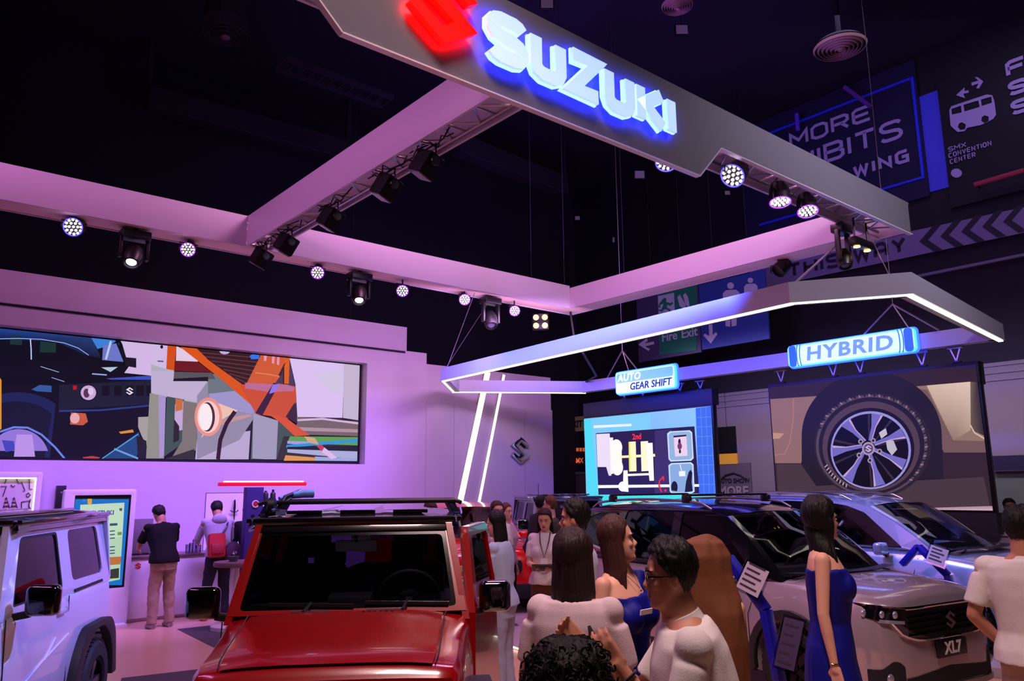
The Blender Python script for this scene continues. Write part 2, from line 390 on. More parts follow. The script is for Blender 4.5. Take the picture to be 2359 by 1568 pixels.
# ------------------------------------------------------------------ overhead fascia frame
t = thing('overhead_fascia_frame', 'white hanging fascia frame with truss and lit brand lettering over the cars', 'rigging frame', (-7, 5, 5.0))
O = Vector((-7, 5, 5.0))
FASC = mat('fascia_white', (198, 186, 202), .5)
FASG = mat('fascia_grey', (134, 134, 148), .5)
def fp(a, b, nm='fascia_panel', m=FASC, bevel=.004):
    return MB().box([a[i]-O[i] for i in range(3)], [b[i]-O[i] for i in range(3)]).build(nm, m, t, bevel=bevel)
fp((-9.83, -4, 5.0), (-9.8, 3.7, 5.42)); fp((-9.83, 4.05, 5.0), (-9.8, 9.65, 5.42)); fp((-10.22, -4, 5.0), (-10.19, 10.05, 5.42))
SOF = mat('soffit_beige', (232, 200, 184), .6)  # beige, made lighter to stand in for light bounced off the floor
fp((-10.19, -4, 5.01), (-9.83, 10.02, 5.03), 'soffit_board', SOF)
fp((-9.8, 3.7, 5.0), (-4.4, 3.73, 5.42)); fp((-9.8, 4.02, 5.0), (-4.4, 4.05, 5.42))
fp((-9.8, 9.65, 5.0), (-4.4, 9.68, 5.38)); fp((-10.2, 10.05, 5.0), (-4.0, 10.08, 5.38))
fp((-9.8, 9.68, 5.01), (-4.4, 10.05, 5.03), 'soffit_board', SOF)
fp((-4.43, -4, 5.0), (-4.4, 3.7, 5.4)); fp((-4.43, 4.05, 5.0), (-4.4, 9.65, 5.4))
poly = [(-4, 5.0), (1.62, 5.0), (2.03, 4.61), (5.62, 4.61), (5.98, 4.98), (10.08, 4.98), (10.08, 5.4), (-4, 5.4)]
MB().prism(poly, [], lambda u, v, d: Vector((-4.0-d, u, v))-O, .03).build('name_fascia', FASG, t, bevel=.003)
edge = MB()
for a, b in (((1.62, 5.0), (2.03, 4.61)), ((2.03, 4.61), (5.62, 4.61)), ((5.62, 4.61), (5.98, 4.98)), ((5.98, 4.98), (10.08, 4.98))):
    edge.bar(Vector((-4.015, a[0], a[1]-.006))-O, Vector((-4.015, b[0], b[1]-.006))-O, .05, .012)
edge.build('edge_trim', WHITE2, t)
fp((-4.4, 10.04, 5.0), (-4.03, 10.08, 5.38))
def truss(a, b, w_=.26, h_=.28, n=14, r=.02):
    mb = MB(); a = Vector(a)-O; b = Vector(b)-O; d = (b-a).normalized(); s_ = d.cross(Vector((0, 0, 1)))*w_/2; u = Vector((0, 0, h_/2))
    for q in (s_+u, s_-u, -s_+u, -s_-u): mb.tube([a+q, b+q], r, 6)
    for i in range(n):
        p = a.lerp(b, i/n); q = a.lerp(b, (i+.5)/n); e = a.lerp(b, (i+1)/n)
        mb.tube([p+s_-u, q-s_-u, e+s_-u], r*.6, 5); mb.tube([p+s_-u, q+s_+u, e+s_-u], r*.5, 5); mb.tube([p-s_-u, p+s_-u], r*.6, 5)
    return mb.build('truss', ALU, t, smooth=40)
truss((-9.7, 3.875, 5.2), (-4.5, 3.875, 5.2), n=12); truss((-4.215, -3.8, 5.2), (-4.215, 9.9, 5.2), n=30)
truss((-10.0, -3.8, 5.2), (-10.0, 9.9, 5.2), n=30); truss((-9.7, 9.865, 5.2), (-4.5, 9.865, 5.2), n=12)
# lit lettering: SUZUKI
z0 = 4.828; H6 = .047; 
def letter3(ch, y, wd, sx, z):
    o = stroke_letter(ch, wd, .035, sx, H6)
    M = frame_M((-3.935-O.x, y-O.y, z-O.z), (0, 1, 0), (0, 0, 1))
    f = place(o, M); return f
widths = []
ys = 3.15
LW = .112
GLY['S'] = [[(4,5.2),(3.6,5.75),(3,6),(1.1,6),(.4,5.7),(0,5.0),(0,4.2),(.4,3.5),(1.1,3.15),(2.9,2.85),(3.6,2.5),(4,1.8),(4,1.0),(3.6,.3),(2.9,0),(1.0,0),(.4,.25),(0,.8)]]; GLY['U'] = [[(0,6),(0,1.3),(.3,.5),(1.1,0),(2.9,0),(3.7,.5),(4,1.3),(4,6)]]
for ch, wide in (('S', .27), ('U', .25), ('Z', .27), ('U', .25), ('K', .27), ('I', 0)):
    L = letter3(ch, ys, LW, max(wide, .001)/4, z0+.03).build('letter', LEDF, t)
    rim = stroke_letter(ch, LW*1.16, .02, max(wide, .001)/4, H6)
    rimo = place(rim, frame_M((-3.952-O.x, ys-O.y, z0+.03-O.z), (0, 1, 0), (0, 0, 1))).build('letter_rim', LEDE, L)
    halo = place(stroke_letter(ch, LW*1.1, .004, max(wide, .001)/4, H6), frame_M((-3.957-O.x, ys-O.y, z0+.03-O.z), (0, 1, 0), (0, 0, 1))).build('halo_light', LEDB, L)
    ys += wide+LW+.022
def emb(yc, zc, wy, hz, x, m, nm, d, par, sc_=1.0):
    return MB().prism([(.5+(a-.5)*sc_, .5+(b-.5)*sc_) for a, b in EMBLEM], [], lambda u, v, q: Vector((x+q, yc+(u-.5)*wy, zc+(v-.5)*hz))-O, d).build(nm, m, par)
e0 = emb(2.73, 5.06, .56, .60, -3.95, LEDR, 'emblem', .05, t); emb(2.73, 5.06, .56, .60, -3.965, LEDRH, 'halo_light', .006, e0, .98)
# ------------------------------------------------------------------ hanging ring with light line
RZ = 3.70
RP = [(-11.25, 7.84), (-12.48, 8.97), (-11.05, 11.25), (-3.56, 11.55), (-3.18, 7.9), (-4.16, 7.28)]
rt = thing('hanging_ring_frame', 'slim white six sided hanging frame with white light line along its lower edge', 'light frame', (-8, 9.5, RZ))
RO = Vector((-8, 9.5, RZ))
cen = Vector((-7.6, 9.4, 0))
def inset(p, k):
    v = Vector((p[0], p[1], 0)); return v+(cen-v).normalized()*k
for i in range(6):
    a = Vector((*RP[i], 0)); b = Vector((*RP[(i+1) % 6], 0)); d = (b-a).normalized(); nrm = Vector((-d.y, d.x, 0))
    if nrm.dot(cen-a) < 0: nrm = -nrm
    hh = .22
    a2 = a+nrm*.16+d*.06; b2 = b+nrm*.16-d*.06
    vs = [a, b, b2, a2]; vv = [v+Vector((0, 0, RZ))-RO for v in vs]+[v+Vector((0, 0, RZ+hh))-RO for v in vs]
    MB().add(vv, [(0,3,2,1),(4,5,6,7),(0,1,5,4),(1,2,6,5),(2,3,7,6),(3,0,4,7)]).build('frame_side', mat('frame_silver', (172, 172, 188), .35), rt)
    if i in (0, 1, 3, 4, 5):
        m1 = nrm*.02; m2 = nrm*(.075 if i in (3, 5) else .05)
        vs = [a+m1, b+m1, b+m2, a+m2]; vv = [v+Vector((0, 0, RZ-.014))-RO for v in vs]+[v+Vector((0, 0, RZ-.001))-RO for v in vs]
        MB().add(vv, [(0,3,2,1),(4,5,6,7),(0,1,5,4),(1,2,6,5),(2,3,7,6),(3,0,4,7)]).build('light_line', LEDW, rt)
def backedge(x): # y of the ring's back beam front face at x
    k = (x+11.05)/7.49; return 11.25+.30*k
# lit plates on the ring: AUTO GEAR SHIFT and HYBRID
def plate(x0, x1, z0, z1, label, nm):
    yf = backedge((x0+x1)/2)-.165
    p = thing(nm, label, 'sign', ((x0+x1)/2, yf, (z0+z1)/2))
    c = Vector(p.location); W = x1-x0; Hh = z1-z0
    fn = lambda u, v, d: Vector((u, -d, v))
    MB().prism(rrect(-W/2, -Hh/2, W/2, Hh/2, .06), [], fn, .05).build('sign_box', mat('sign_rim', (90, 200, 255), .4, emit=(80, 180, 255), es=1.6), p)
    MB().prism(rrect(-W/2-.02, -Hh/2-.02, W/2+.02, Hh/2+.02, .07), [], lambda u, v, d: Vector((u, -d+.03, v)), .012).build('halo_light', mat('blue_halo', (40, 60, 255), .5, emit=(30, 60, 255), es=6), p)
    MB().prism(rrect(-W/2+.02, -Hh/2+.02, W/2-.02, Hh/2-.02, .05), [], lambda u, v, d: Vector((u, -d-.05, v)), .008).build('sign_face', mat('sign_face', (210, 240, 255), .4, emit=(190, 232, 255), es=1.0), p)
    return p, W, Hh
XF = lambda x, y, z: frame_M((x, y, z), (1, 0, 0), (0, 0, 1))
NAVYT = mat('navy_letter', (30, 45, 90), .5, emit=(22, 40, 90), es=.6); PALET = mat('pale_letter', (240, 250, 255), .4, emit=(245, 252, 255), es=1.15)
z_a0, z_a1 = at(1500, 903, 'y', 11.3).z, at(1500, 850, 'y', 11.3).z
xa0, xa1 = at(1430, 880, 'y', 11.25).x, at(1568, 870, 'y', 11.25).x
p, W, Hh = plate(xa0, xa1, z_a0, z_a1, 'rounded lit plate reading AUTO GEAR SHIFT on the hanging frame', 'gear_shift_sign')
MB().prism(rrect(-W/2+.04, .0, W/2-.04, Hh/2-.04, .04), [], lambda u, v, d: Vector((u, -d-.058, v)), .003).build('blue_band', mat('sign_band', (130, 190, 255), .4, emit=(110, 180, 255), es=.9), p)
place(text_mb('AUTO', .19, .006, .004, 'LEFT', .15, 1.1), XF(-W/2+.07, -.062, .085)).build('lettering', PALET, p)
place(text_mb('GEAR SHIFT', .185, .006, .003, 'RIGHT', .15, 1.0), XF(W/2-.09, -.062, -.10)).build('lettering', NAVYT, p)
xh0, xh1 = at(1826, 820, 'y', 11.4).x, at(2120, 790, 'y', 11.4).x
z_h0, z_h1 = at(1970, 830, 'y', 11.4).z, at(1970, 778, 'y', 11.4).z
p, W, Hh = plate(xh0, xh1, z_h0, z_h1, 'wide lit plate reading HYBRID on the hanging frame', 'hybrid_sign')
q_ = text_mb('HYBRID', .29, .006, .008, 'CENTER', .10, 1.12); q_.v = [(v[0]*1.22, v[1], v[2]) for v in q_.v]
place(q_, XF(0, -.062, -.005)).build('lettering', mat('steel_blue_letter', (120, 160, 200), .4, emit=(105, 150, 195), es=.8), p)
for s_ in (-1, 1):
    for k in (0, 1):
        pts = [(s_*(W/2-.19-.05*k)+s_*.03*cos(R(a)), -.063, .17*sin(R(a))) for a in range(-80, 81, 16)]
        MB().tube(pts, .008, 5).build('curved_bar', mat('sign_blue_line', (30, 110, 220), .4, emit=(20, 100, 230), es=1.0), p)
    MB().prism(rrect(-.06, -.17, .06, .17, .05), [], lambda u, v, d: Vector((u+s_*(W/2-.09), -d-.058, v)), .004).build('end_block', mat('sign_blue_fill', (40, 110, 255), .4, emit=(30, 90, 250), es=.9), p)
# ------------------------------------------------------------------ three big screens
def led_screen(nm, label, corners, ax, val, sgn, depth=.12, border=.03):
    """corners given as (a0, z0, a1, z1) on the other horizontal axis"""
    a0, z0, a1, z1 = corners; ca = (a0+a1)/2; cz = (z0+z1)/2
    if ax == 'y':
        o = thing(nm, label, 'screen', (ca, val, cz)); g = lambda a, b: ((a[0]-ca, a[1], a[2]-cz), (b[0]-ca, b[1], b[2]-cz))
        MB().box((a0-ca-border, .01, z0-cz-border), (a1-ca+border, depth, z1-cz+border)).build('cabinet', BPLAS, o, bevel=.006)
        MB().box((a0-ca, -.002, z0-cz), (a1-ca, .012, z1-cz)).build('glass_face', mat('screen_dark', (8, 8, 14), .4), o)
    return o
sy_ = 11.5
AG = (-11.34, 1.35, -8.22, 3.215)
HY = (-7.05, 1.49, -3.93, 3.42)
s1 = led_screen('gear_shift_screen', 'bright blue screen showing a gearbox diagram below the hanging frame', AG, 'y', sy_, -1)
MB().box((AG[0]-.03-s1.location.x, -.0, AG[3]+.03-s1.location.z), (AG[2]+.03-s1.location.x, .2, 3.53-s1.location.z)).build('header_panel', mat('header_black', (30, 26, 40), .6), s1, bevel=.006)
s2 = led_screen('wheel_screen', 'dark screen showing a large alloy wheel below the hybrid sign', HY, 'y', sy_, -1)
MB().box((HY[0]-.03-s2.location.x, .0, HY[3]-.26-s2.location.z), (HY[2]+.03-s2.location.x, .2, HY[3]+.05-s2.location.z)).build('header_panel', MATS['header_black'], s2, bevel=.006)
MB().box((HY[0]-.03-s2.location.x, .0, 1.18-s2.location.z), (HY[2]+.03-s2.location.x, .2, HY[1]-.03-s2.location.z)).build('lower_skirt', MATS['header_black'], s2)
pl = thing('screen_plinth', 'long white plinth under the wheel screen, lit blue', 'plinth', (-5.5, 11.95, 0))
MB().box((-1.7, -.2, 0), (1.75, .3, 1.16)).build('body', WHITE, pl, bevel=.01); MB().box((-1.72, -.22, 1.16), (1.77, .32, 1.18)).build('top', WHITE2, pl)
# clamps hanging the screens from the ring
CL_LB = ['small grey clamp above the %s, %s' % q for q in (('gear shift screen', 'leftmost of its four'), ('gear shift screen', 'second from the left'), ('gear shift screen', 'third from the left'), ('gear shift screen', 'rightmost of its four'), ('wheel screen', 'leftmost of its five'), ('wheel screen', 'second from the left'), ('wheel screen', 'middle of its five'), ('wheel screen', 'second from the right'), ('wheel screen', 'rightmost of its five'))]
for i, (px, py) in enumerate(((1437, 912), (1480, 908), (1565, 896), (1612, 890), (1798, 866), (1918, 852), (1980, 845), (2122, 826), (2200, 812))):
    p0 = at(px, py, 'y', 11.52); ct = thing('hanging_clamp', CL_LB[i], 'clamp', (p0.x, 11.54, 3.56), group='screen clamps')
    top = 3.698-3.56; lo = (3.532 if i < 4 else 3.475)-3.56
    MB().bar((-.07, 0, top), (0, 0, .02+lo), .018).bar((.07, 0, top), (0, 0, .02+lo), .018).build('strut', ALU, ct)
    MB().cbox((0, 0, top-.012), (.2, .06, .02)).build('top_plate', ALU, ct); MB().cbox((0, 0, lo+.01), (.12, .06, .02)).build('foot_plate', DARKM, ct)
# ------------------------------------------------------------------ long wall screen
scr = thing('wall_screen', 'very long wall screen showing a dark off-road car and orange safety harness', 'screen', (WX-.2, 2.4, 3.2))
MB().box((-.08, -5.0, -.94), (-.005, 4.96, 1.0)).build('cabinet', BPLAS, scr)
MB().box((-.006, -4.98, -.92), (.001, 4.93, .97)).build('glass_face', MATS['screen_dark'], scr)
def px_crop(ox, oy, k, pts): return [(ox+x/k, oy+y/k) for x, y in pts]
A = lambda pts: px_crop(0, 740, 4.718, pts)      # left half, traced
B = lambda pts: px_crop(360, 780, 4.718, pts)    # right half
def disc(cx, cy, rx, ry=None, n=20, a0=0, a1=360): return circ(cx, cy, rx, ry, n, a0, a1)
def rib(pts, w_):
    L = []; Q = []
    for i, p in enumerate(pts):
        a = Vector(pts[max(0, i-1)]); b = Vector(pts[min(len(pts)-1, i+1)]); d = (b-a).normalized(); n = Vector((-d.y, d.x))*w_/2
        L.append(tuple(Vector(p)+n)); Q.append(tuple(Vector(p)-n))
    return L+Q[::-1]
far = [(-700, -40), (0, 60), (0, 1500), (-700, 1500)]
it = [((12, 14, 34), A([(-1200, -200), (1900, 258), (1900, 1500), (-1200, 1500)])),
 ((8, 10, 22), A([(0, 60), (1300, 185), (1340, 440), (1640, 590), (1640, 1490), (0, 1490)])),
 ([(30, 70, 150), (40, 60, 120), (20, 26, 56), (14, 20, 44)], A([(0, 70), (1000, 175), (1100, 400), (0, 200)])),
 ((10, 13, 28), A([(0, 200), (600, 215), (960, 380), (1100, 430), (700, 620), (0, 600)])),
 ((26, 50, 56), A([(105, 150), (240, 160), (240, 260), (110, 250)])), ((24, 52, 50), A([(440, 215), (610, 235), (605, 340), (430, 335)])),
 ((140, 170, 250), A(rib([(0, 190), (200, 185), (450, 195), (700, 235), (850, 290), (965, 368)], 9))),
 ((200, 215, 255), A(rib([(330, 190), (338, 300), (340, 415)], 12))),
 ((60, 130, 220), A([(990, 175), (1290, 200), (1190, 260), (1060, 300)])),
 ((110, 120, 200), A([(1120, 260), (1290, 235), (1340, 440), (1110, 420)])), ((190, 200, 240), A(rib([(1205, 215), (1150, 415)], 24))),
 ((10, 14, 24), A(rib([(1260, 200), (1330, 380), (1370, 480), (1280, 560), (1060, 530)], 22))),
 ((24, 22, 34), A([(1360, 400), (1470, 405), (1465, 505), (1365, 480)])),
 ((215, 185, 232), A([(1300, 190), (1830, 240), (1820, 520), (1650, 590), (1350, 560), (1400, 490), (1480, 505), (1480, 400), (1370, 390), (1330, 250)])),
 ((180, 200, 225), A([(1100, 500), (1280, 495), (1200, 550)])),
 ((60, 80, 190), A([(1150, 620), (1640, 590), (1640, 635), (1200, 632)])), ((150, 170, 240), A(rib([(1000, 570), (1160, 582)], 14))),
 ((170, 180, 220), A(rib([(440, 490), (640, 552)], 7))), ((160, 175, 235), A(rib([(560, 610), (700, 655)], 7))),
 ((24, 28, 48), A([(640, 690), (1640, 640), (1640, 900), (640, 960)])),
 ((38, 60, 130), A([(640, 962), (1100, 955), (1620, 905), (1620, 925), (1100, 975), (640, 985)])),
 ((26, 34, 84), A(disc(190, 1130, 540, 360, 24, 180, 320)+[(540, 1490), (-300, 1490)])),
 ((16, 20, 44), A(disc(170, 1190, 480, 320, 24, 180, 325)+[(480, 1490), (-300, 1490)])),
 ((50, 90, 160), A([(340, 740), (430, 690), (560, 700), (560, 770), (400, 760)])),
 ((20, 22, 30), A(disc(960, 775, 98, 92))), ((205, 170, 220), A(disc(960, 775, 84, 80))), ((90, 50, 80), A(disc(940, 780, 34, 50))), ((225, 200, 240), A(disc(985, 760, 30, 40))),
 ((190, 20, 30), A([(790, 695), (835, 700), (830, 740), (795, 745)])),
]
for x in (1105, 1240, 1370, 1480, 1590): it.append(((9, 10, 20), A([(x, 700), (x+80, 697), (x+82, 805), (x+2, 812)])))
it += [((235, 225, 245), A([(1368+a*80, 800-b*85) for a, b in EMBLEM])),
 ((200, 90, 60), A([(770, 990), (930, 1000), (955, 1090), (900, 1130), (760, 1120)])), ((235, 170, 180), A(disc(812, 1052, 52, 58))),
 ((30, 70, 130), A([(1100, 1490), (1510, 1200), (1520, 1320), (1480, 1490)])), ((110, 160, 220), A(rib([(1240, 1385), (1500, 1490)], 20))), ((90, 170, 230), A(rib([(1110, 1490), (1500, 1225)], 10))),
 ((225, 140, 50), A([(1290, 1200), (1440, 1175), (1455, 1205), (1310, 1222)])),
 ((170, 160, 160), A([(1500, 1040), (1620, 1035), (1600, 1360), (1540, 1250), (1500, 1150)])), ((30, 26, 40), A([(1480, 1240), (1590, 1300), (1590, 1490), (1500, 1490)])),
 ((150, 120, 220), A(disc(200, 1490, 330, 320, 24, 195, 345))), ((190, 150, 235), A([(180, 1230), (350, 1230), (380, 1470), (150, 1470)])), ((70, 70, 190), A([(20, 1290), (150, 1300), (160, 1400), (60, 1420)])),
 ((110, 130, 235), A(rib([(0, 1200), (150, 1150), (300, 1155), (450, 1230), (600, 1370), (700, 1490)], 22))), ((190, 60, 60), A([(900, 1475), (1000, 1462), (1090, 1478), (1060, 1495), (900, 1495)])),
 ((225, 150, 20), A([(-10, 600), (15, 640), (15, 1170), (-10, 1180)])),
 # middle and right part
 ((176, 180, 190), A([(1640, 460), (1890, 470), (1890, 650), (2250, 650), (2240, 890), (2000, 880), (1640, 780)])),
 ((214, 188, 232), A([(1650, 240), (1830, 250), (1810, 520), (1650, 470)])), ((196, 178, 214), A([(1640, 540), (1890, 540), (1890, 650), (2250, 655), (2240, 890), (1640, 780)])), ((20, 14, 30), A(disc(1755, 278, 16, 20, 10))), ((90, 70, 110), A(rib([(1710, 432), (1775, 436)], 14))),
 ((150, 145, 140), A([(1625, 780), (1800, 815), (1780, 1490), (1585, 1490)])), ((172, 150, 210), A([(1720, 800), (1800, 815), (1780, 1460), (1730, 1490)])),
 ((66, 82, 84), A([(1810, 815), (2000, 850), (1980, 1330), (1780, 1470)])), ((200, 170, 215), A([(1900, 900), (1990, 870), (1980, 1180), (1890, 1200)])), ((205, 110, 60), A([(1905, 840), (1985, 850), (1980, 960), (1905, 980)])), ((40, 34, 36), A([(1890, 1060), (1945, 1140), (1945, 1290), (1880, 1320)])),
 ((128, 116, 116), A([(1990, 860), (2150, 890), (2130, 1400), (1870, 1470), (1975, 1300)])), ((50, 44, 48), A([(1800, 1490), (2110, 1385), (2110, 1500), (1800, 1500)])),
 ((190, 170, 212), B([(440, 1080), (1020, 1000), (1000, 1310), (420, 1310)])), ((150, 140, 168), B([(440, 620), (560, 460), (1100, 520), (1100, 800), (900, 1100), (440, 1310)])),
 ((110, 118, 130), B([(560, 380), (900, 400), (1000, 520), (1100, 720), (560, 620)])), ((160, 150, 205), B([(560, 600), (900, 560), (1090, 740), (1040, 820), (640, 740)])),
 ((222, 196, 244), B([(1440, 190), (2040, 260), (2020, 860), (1530, 850), (1510, 500)])), ((200, 184, 214), B([(2035, 262), (2240, 285), (2215, 890), (2025, 860)])), ((215, 200, 232), B([(1700, 370), (2020, 350), (2020, 600), (1900, 590)])),
 ((120, 100, 108), B([(1520, 850), (2215, 900), (2215, 1060), (1520, 1040)])), ((214, 184, 222), B(rib([(1530, 885), (1800, 870), (2210, 922)], 22))), ((178, 146, 160), B([(1540, 960), (2215, 985), (2215, 1020), (1540, 1000)])),
 ((84, 92, 96), B([(1050, 810), (1330, 900), (1300, 1310), (1020, 1310)])), ((164, 156, 190), B([(1050, 810), (1320, 890), (1300, 1310), (1180, 1310), (1040, 1300)])), ((70, 84, 84), B([(1330, 900), (1500, 1000), (1430, 1310), (1300, 1310)])),
 ((52, 46, 50), B([(1380, 1060), (2210, 1060), (2200, 1320), (1300, 1320)])),
 ((96, 160, 80), B([(1450, 1060), (2210, 1070), (2205, 1160), (1420, 1130)])), ((170, 160, 230), B([(1420, 1110), (1760, 1120), (1700, 1160), (1420, 1140)])), ((50, 150, 220), B([(1410, 1155), (2205, 1085), (2205, 1120), (1410, 1185)])),
 ((30, 30, 44), B([(1420, 1175), (2205, 1160), (2205, 1220), (1420, 1205)])), ((174, 176, 220), B([(1420, 1200), (2205, 1225), (2200, 1310), (1420, 1235)])), ((226, 150, 80), B([(1400, 1265), (1720, 1290), (1720, 1325), (1380, 1325)])), ((160, 170, 225), B([(1720, 1280), (2190, 1300), (2190, 1330), (1720, 1325)])),
 ((214, 78, 20), B([(120, 60), (215, 68), (190, 345), (105, 330)])), ((232, 205, 230), B([(215, 80), (430, 180), (450, 250), (210, 240)])), ((110, 22, 28), B([(205, 240), (450, 255), (600, 365), (190, 350)])), ((90, 84, 92), B([(190, 360), (600, 370), (640, 440), (185, 440)])), ((22, 18, 34), B([(185, 435), (560, 415), (560, 460), (180, 462)])),
 ((56, 26, 34), B([(420, 90), (1140, 160), (960, 520), (420, 120)])),
]
for k in range(7):
    y = 150+k*46; it.append(((112, 62, 62), B(rib([(460+k*66, y), (1130-k*24, y+62)], 8))))
it += [((190, 180, 235), B(disc(740, 130, 60, 40, 14, 10, 170))), ((50, 120, 235), B([(1010, 190), (1060, 155), (1120, 160), (1110, 220), (1030, 225)])),
 ((222, 86, 22), B([(235, 75), (420, 92), (560, 230), (960, 520), (1100, 740), (1050, 740), (700, 440)])), ((222, 98, 28), B([(1385, 190), (1445, 195), (1435, 490), (1385, 490)])),
 ((212, 92, 52), B([(1140, 160), (1390, 190), (1390, 290), (1340, 410), (1290, 480), (960, 520)])), ((236, 150, 190), B([(1165, 165), (1200, 168), (1190, 245), (1165, 240)])), ((236, 150, 190), B([(1255, 175), (1285, 180), (1275, 275), (1250, 265)])), ((236, 150, 190), B([(1310, 185), (1335, 188), (1330, 290), (1305, 280)])),
 ((224, 130, 90), B(rib([(1070, 370), (1200, 385), (1330, 410)], 14))), ((70, 30, 40), B([(1380, 280), (1400, 260), (1350, 410), (1320, 400)])),
 ((206, 80, 50), B([(900, 500), (1290, 480), (1510, 520), (1520, 680), (1420, 880), (1230, 840), (1080, 820)])), ((190, 110, 150), B([(960, 480), (1420, 500), (1500, 530), (1490, 570), (1220, 580), (960, 540)])), ((58, 28, 58), B([(1270, 480), (1330, 490), (1150, 830), (1070, 810)])), ((150, 120, 235), B([(1260, 500), (1330, 490), (1290, 580), (1220, 600)])),
 ((60, 36, 56), B([(1500, 690), (1530, 930), (1400, 850)])), ((220, 84, 50), B([(1180, 800), (1420, 870), (1660, 1050), (1500, 1060), (1330, 900)])), ((214, 170, 130), B([(1600, 1060), (1720, 1080), (1760, 1150), (1650, 1130)])), ((200, 60, 90), B([(1730, 1160), (1790, 1150), (1900, 1260), (1860, 1290)])), ((225, 190, 240), B([(1820, 1180), (1960, 1290), (1900, 1310), (1790, 1230)])),
 ((240, 196, 180), B([(560, 660), (880, 780), (640, 920), (480, 1080), (560, 900)])), ((198, 150, 150), B([(680, 880), (1000, 820), (1040, 840), (700, 940)])),
 ((236, 150, 140), B(disc(560, 850, 150, 210, 26))), ((255, 205, 205), B(disc(560, 850, 120, 175, 26))), ((80, 40, 50), B(disc(548, 850, 84, 160, 26))), ((255, 238, 244), B(disc(530, 850, 74, 148, 26))),
 ((50, 22, 34), B(rib([(850, 790), (760, 920), (690, 1100), (665, 1310)], 44)))]
def clip_top(pts, lo=None):
    return pts
# keep the picture inside the screen opening
def clip_poly(pts, ax, val, lim):
    """clip a pixel outline on the plane to u, z limits; returns world points"""
    i = 'xyz'.index(ax); j = 1-i
    P = [at(x, y, ax, val) for x, y in pts]; P = [(p[j], p[2]) for p in P]
    for k, s_, b in ((0, 1, lim[0]), (0, -1, lim[2]), (1, 1, lim[1]), (1, -1, lim[3])):
        out = []; n = len(P)
        for q in range(n):
            a, c = P[q-1], P[q]; ia = (a[k]-b)*s_ >= 0; ic = (c[k]-b)*s_ >= 0
            if ia != ic:
                t = (b-a[k])/(c[k]-a[k]); m = [0, 0]; m[k] = b; m[1-k] = a[1-k]+t*(c[1-k]-a[1-k]); out.append(tuple(m))
            if ic: out.append(c)
        P = out
        if len(P) < 3: return []
    return P
def art2(name, parent, ax, val, sgn, items, m, lim, step=.0012):
    vs = []; fs = []; cols = []; i = 'xyz'.index(ax); j = 1-i; o0 = parent.location if parent else Vector((0, 0, 0))
    for k, (col, pts) in enumerate(items):
        P = clip_poly(pts, ax, val, lim)
        if len(P) < 3: continue
        if isinstance(col, list) and len(P) == len(col): cs = [lin(c) for c in col]
        else: cs = [lin(col[0] if isinstance(col, list) else col)]*len(P)
        n = len(vs)
        for u, z in P:
            v = [0, 0, z]; v[i] = val+sgn*step*(k+1); v[j] = u; vs.append(Vector(v)-o0)
        for f in tessellate_polygon([[Vector((u, z, 0)) for u, z in P]]): fs.append(tuple(n+q for q in f)); cols.append([cs[q] for q in f])
    me = bpy.data.meshes.new(name); me.from_pydata(vs, [], fs); me.materials.append(m)
    ca = me.color_attributes.new('Col', 'FLOAT_COLOR', 'CORNER')
    for p_, c in zip(me.polygons, cols):
        for li, cc in zip(p_.loop_indices, c): ca.data[li].color = (*cc, 1)
    o = bpy.data.objects.new(name, me); C.objects.link(o); o.parent = parent; return o
SCRL = vcol_mat('screen_pixels_soft', .95)
art2('picture', scr, 'x', WX-.198, 1, it, SCRL, (-2.58, 2.33, 7.30, 4.165), .0002)
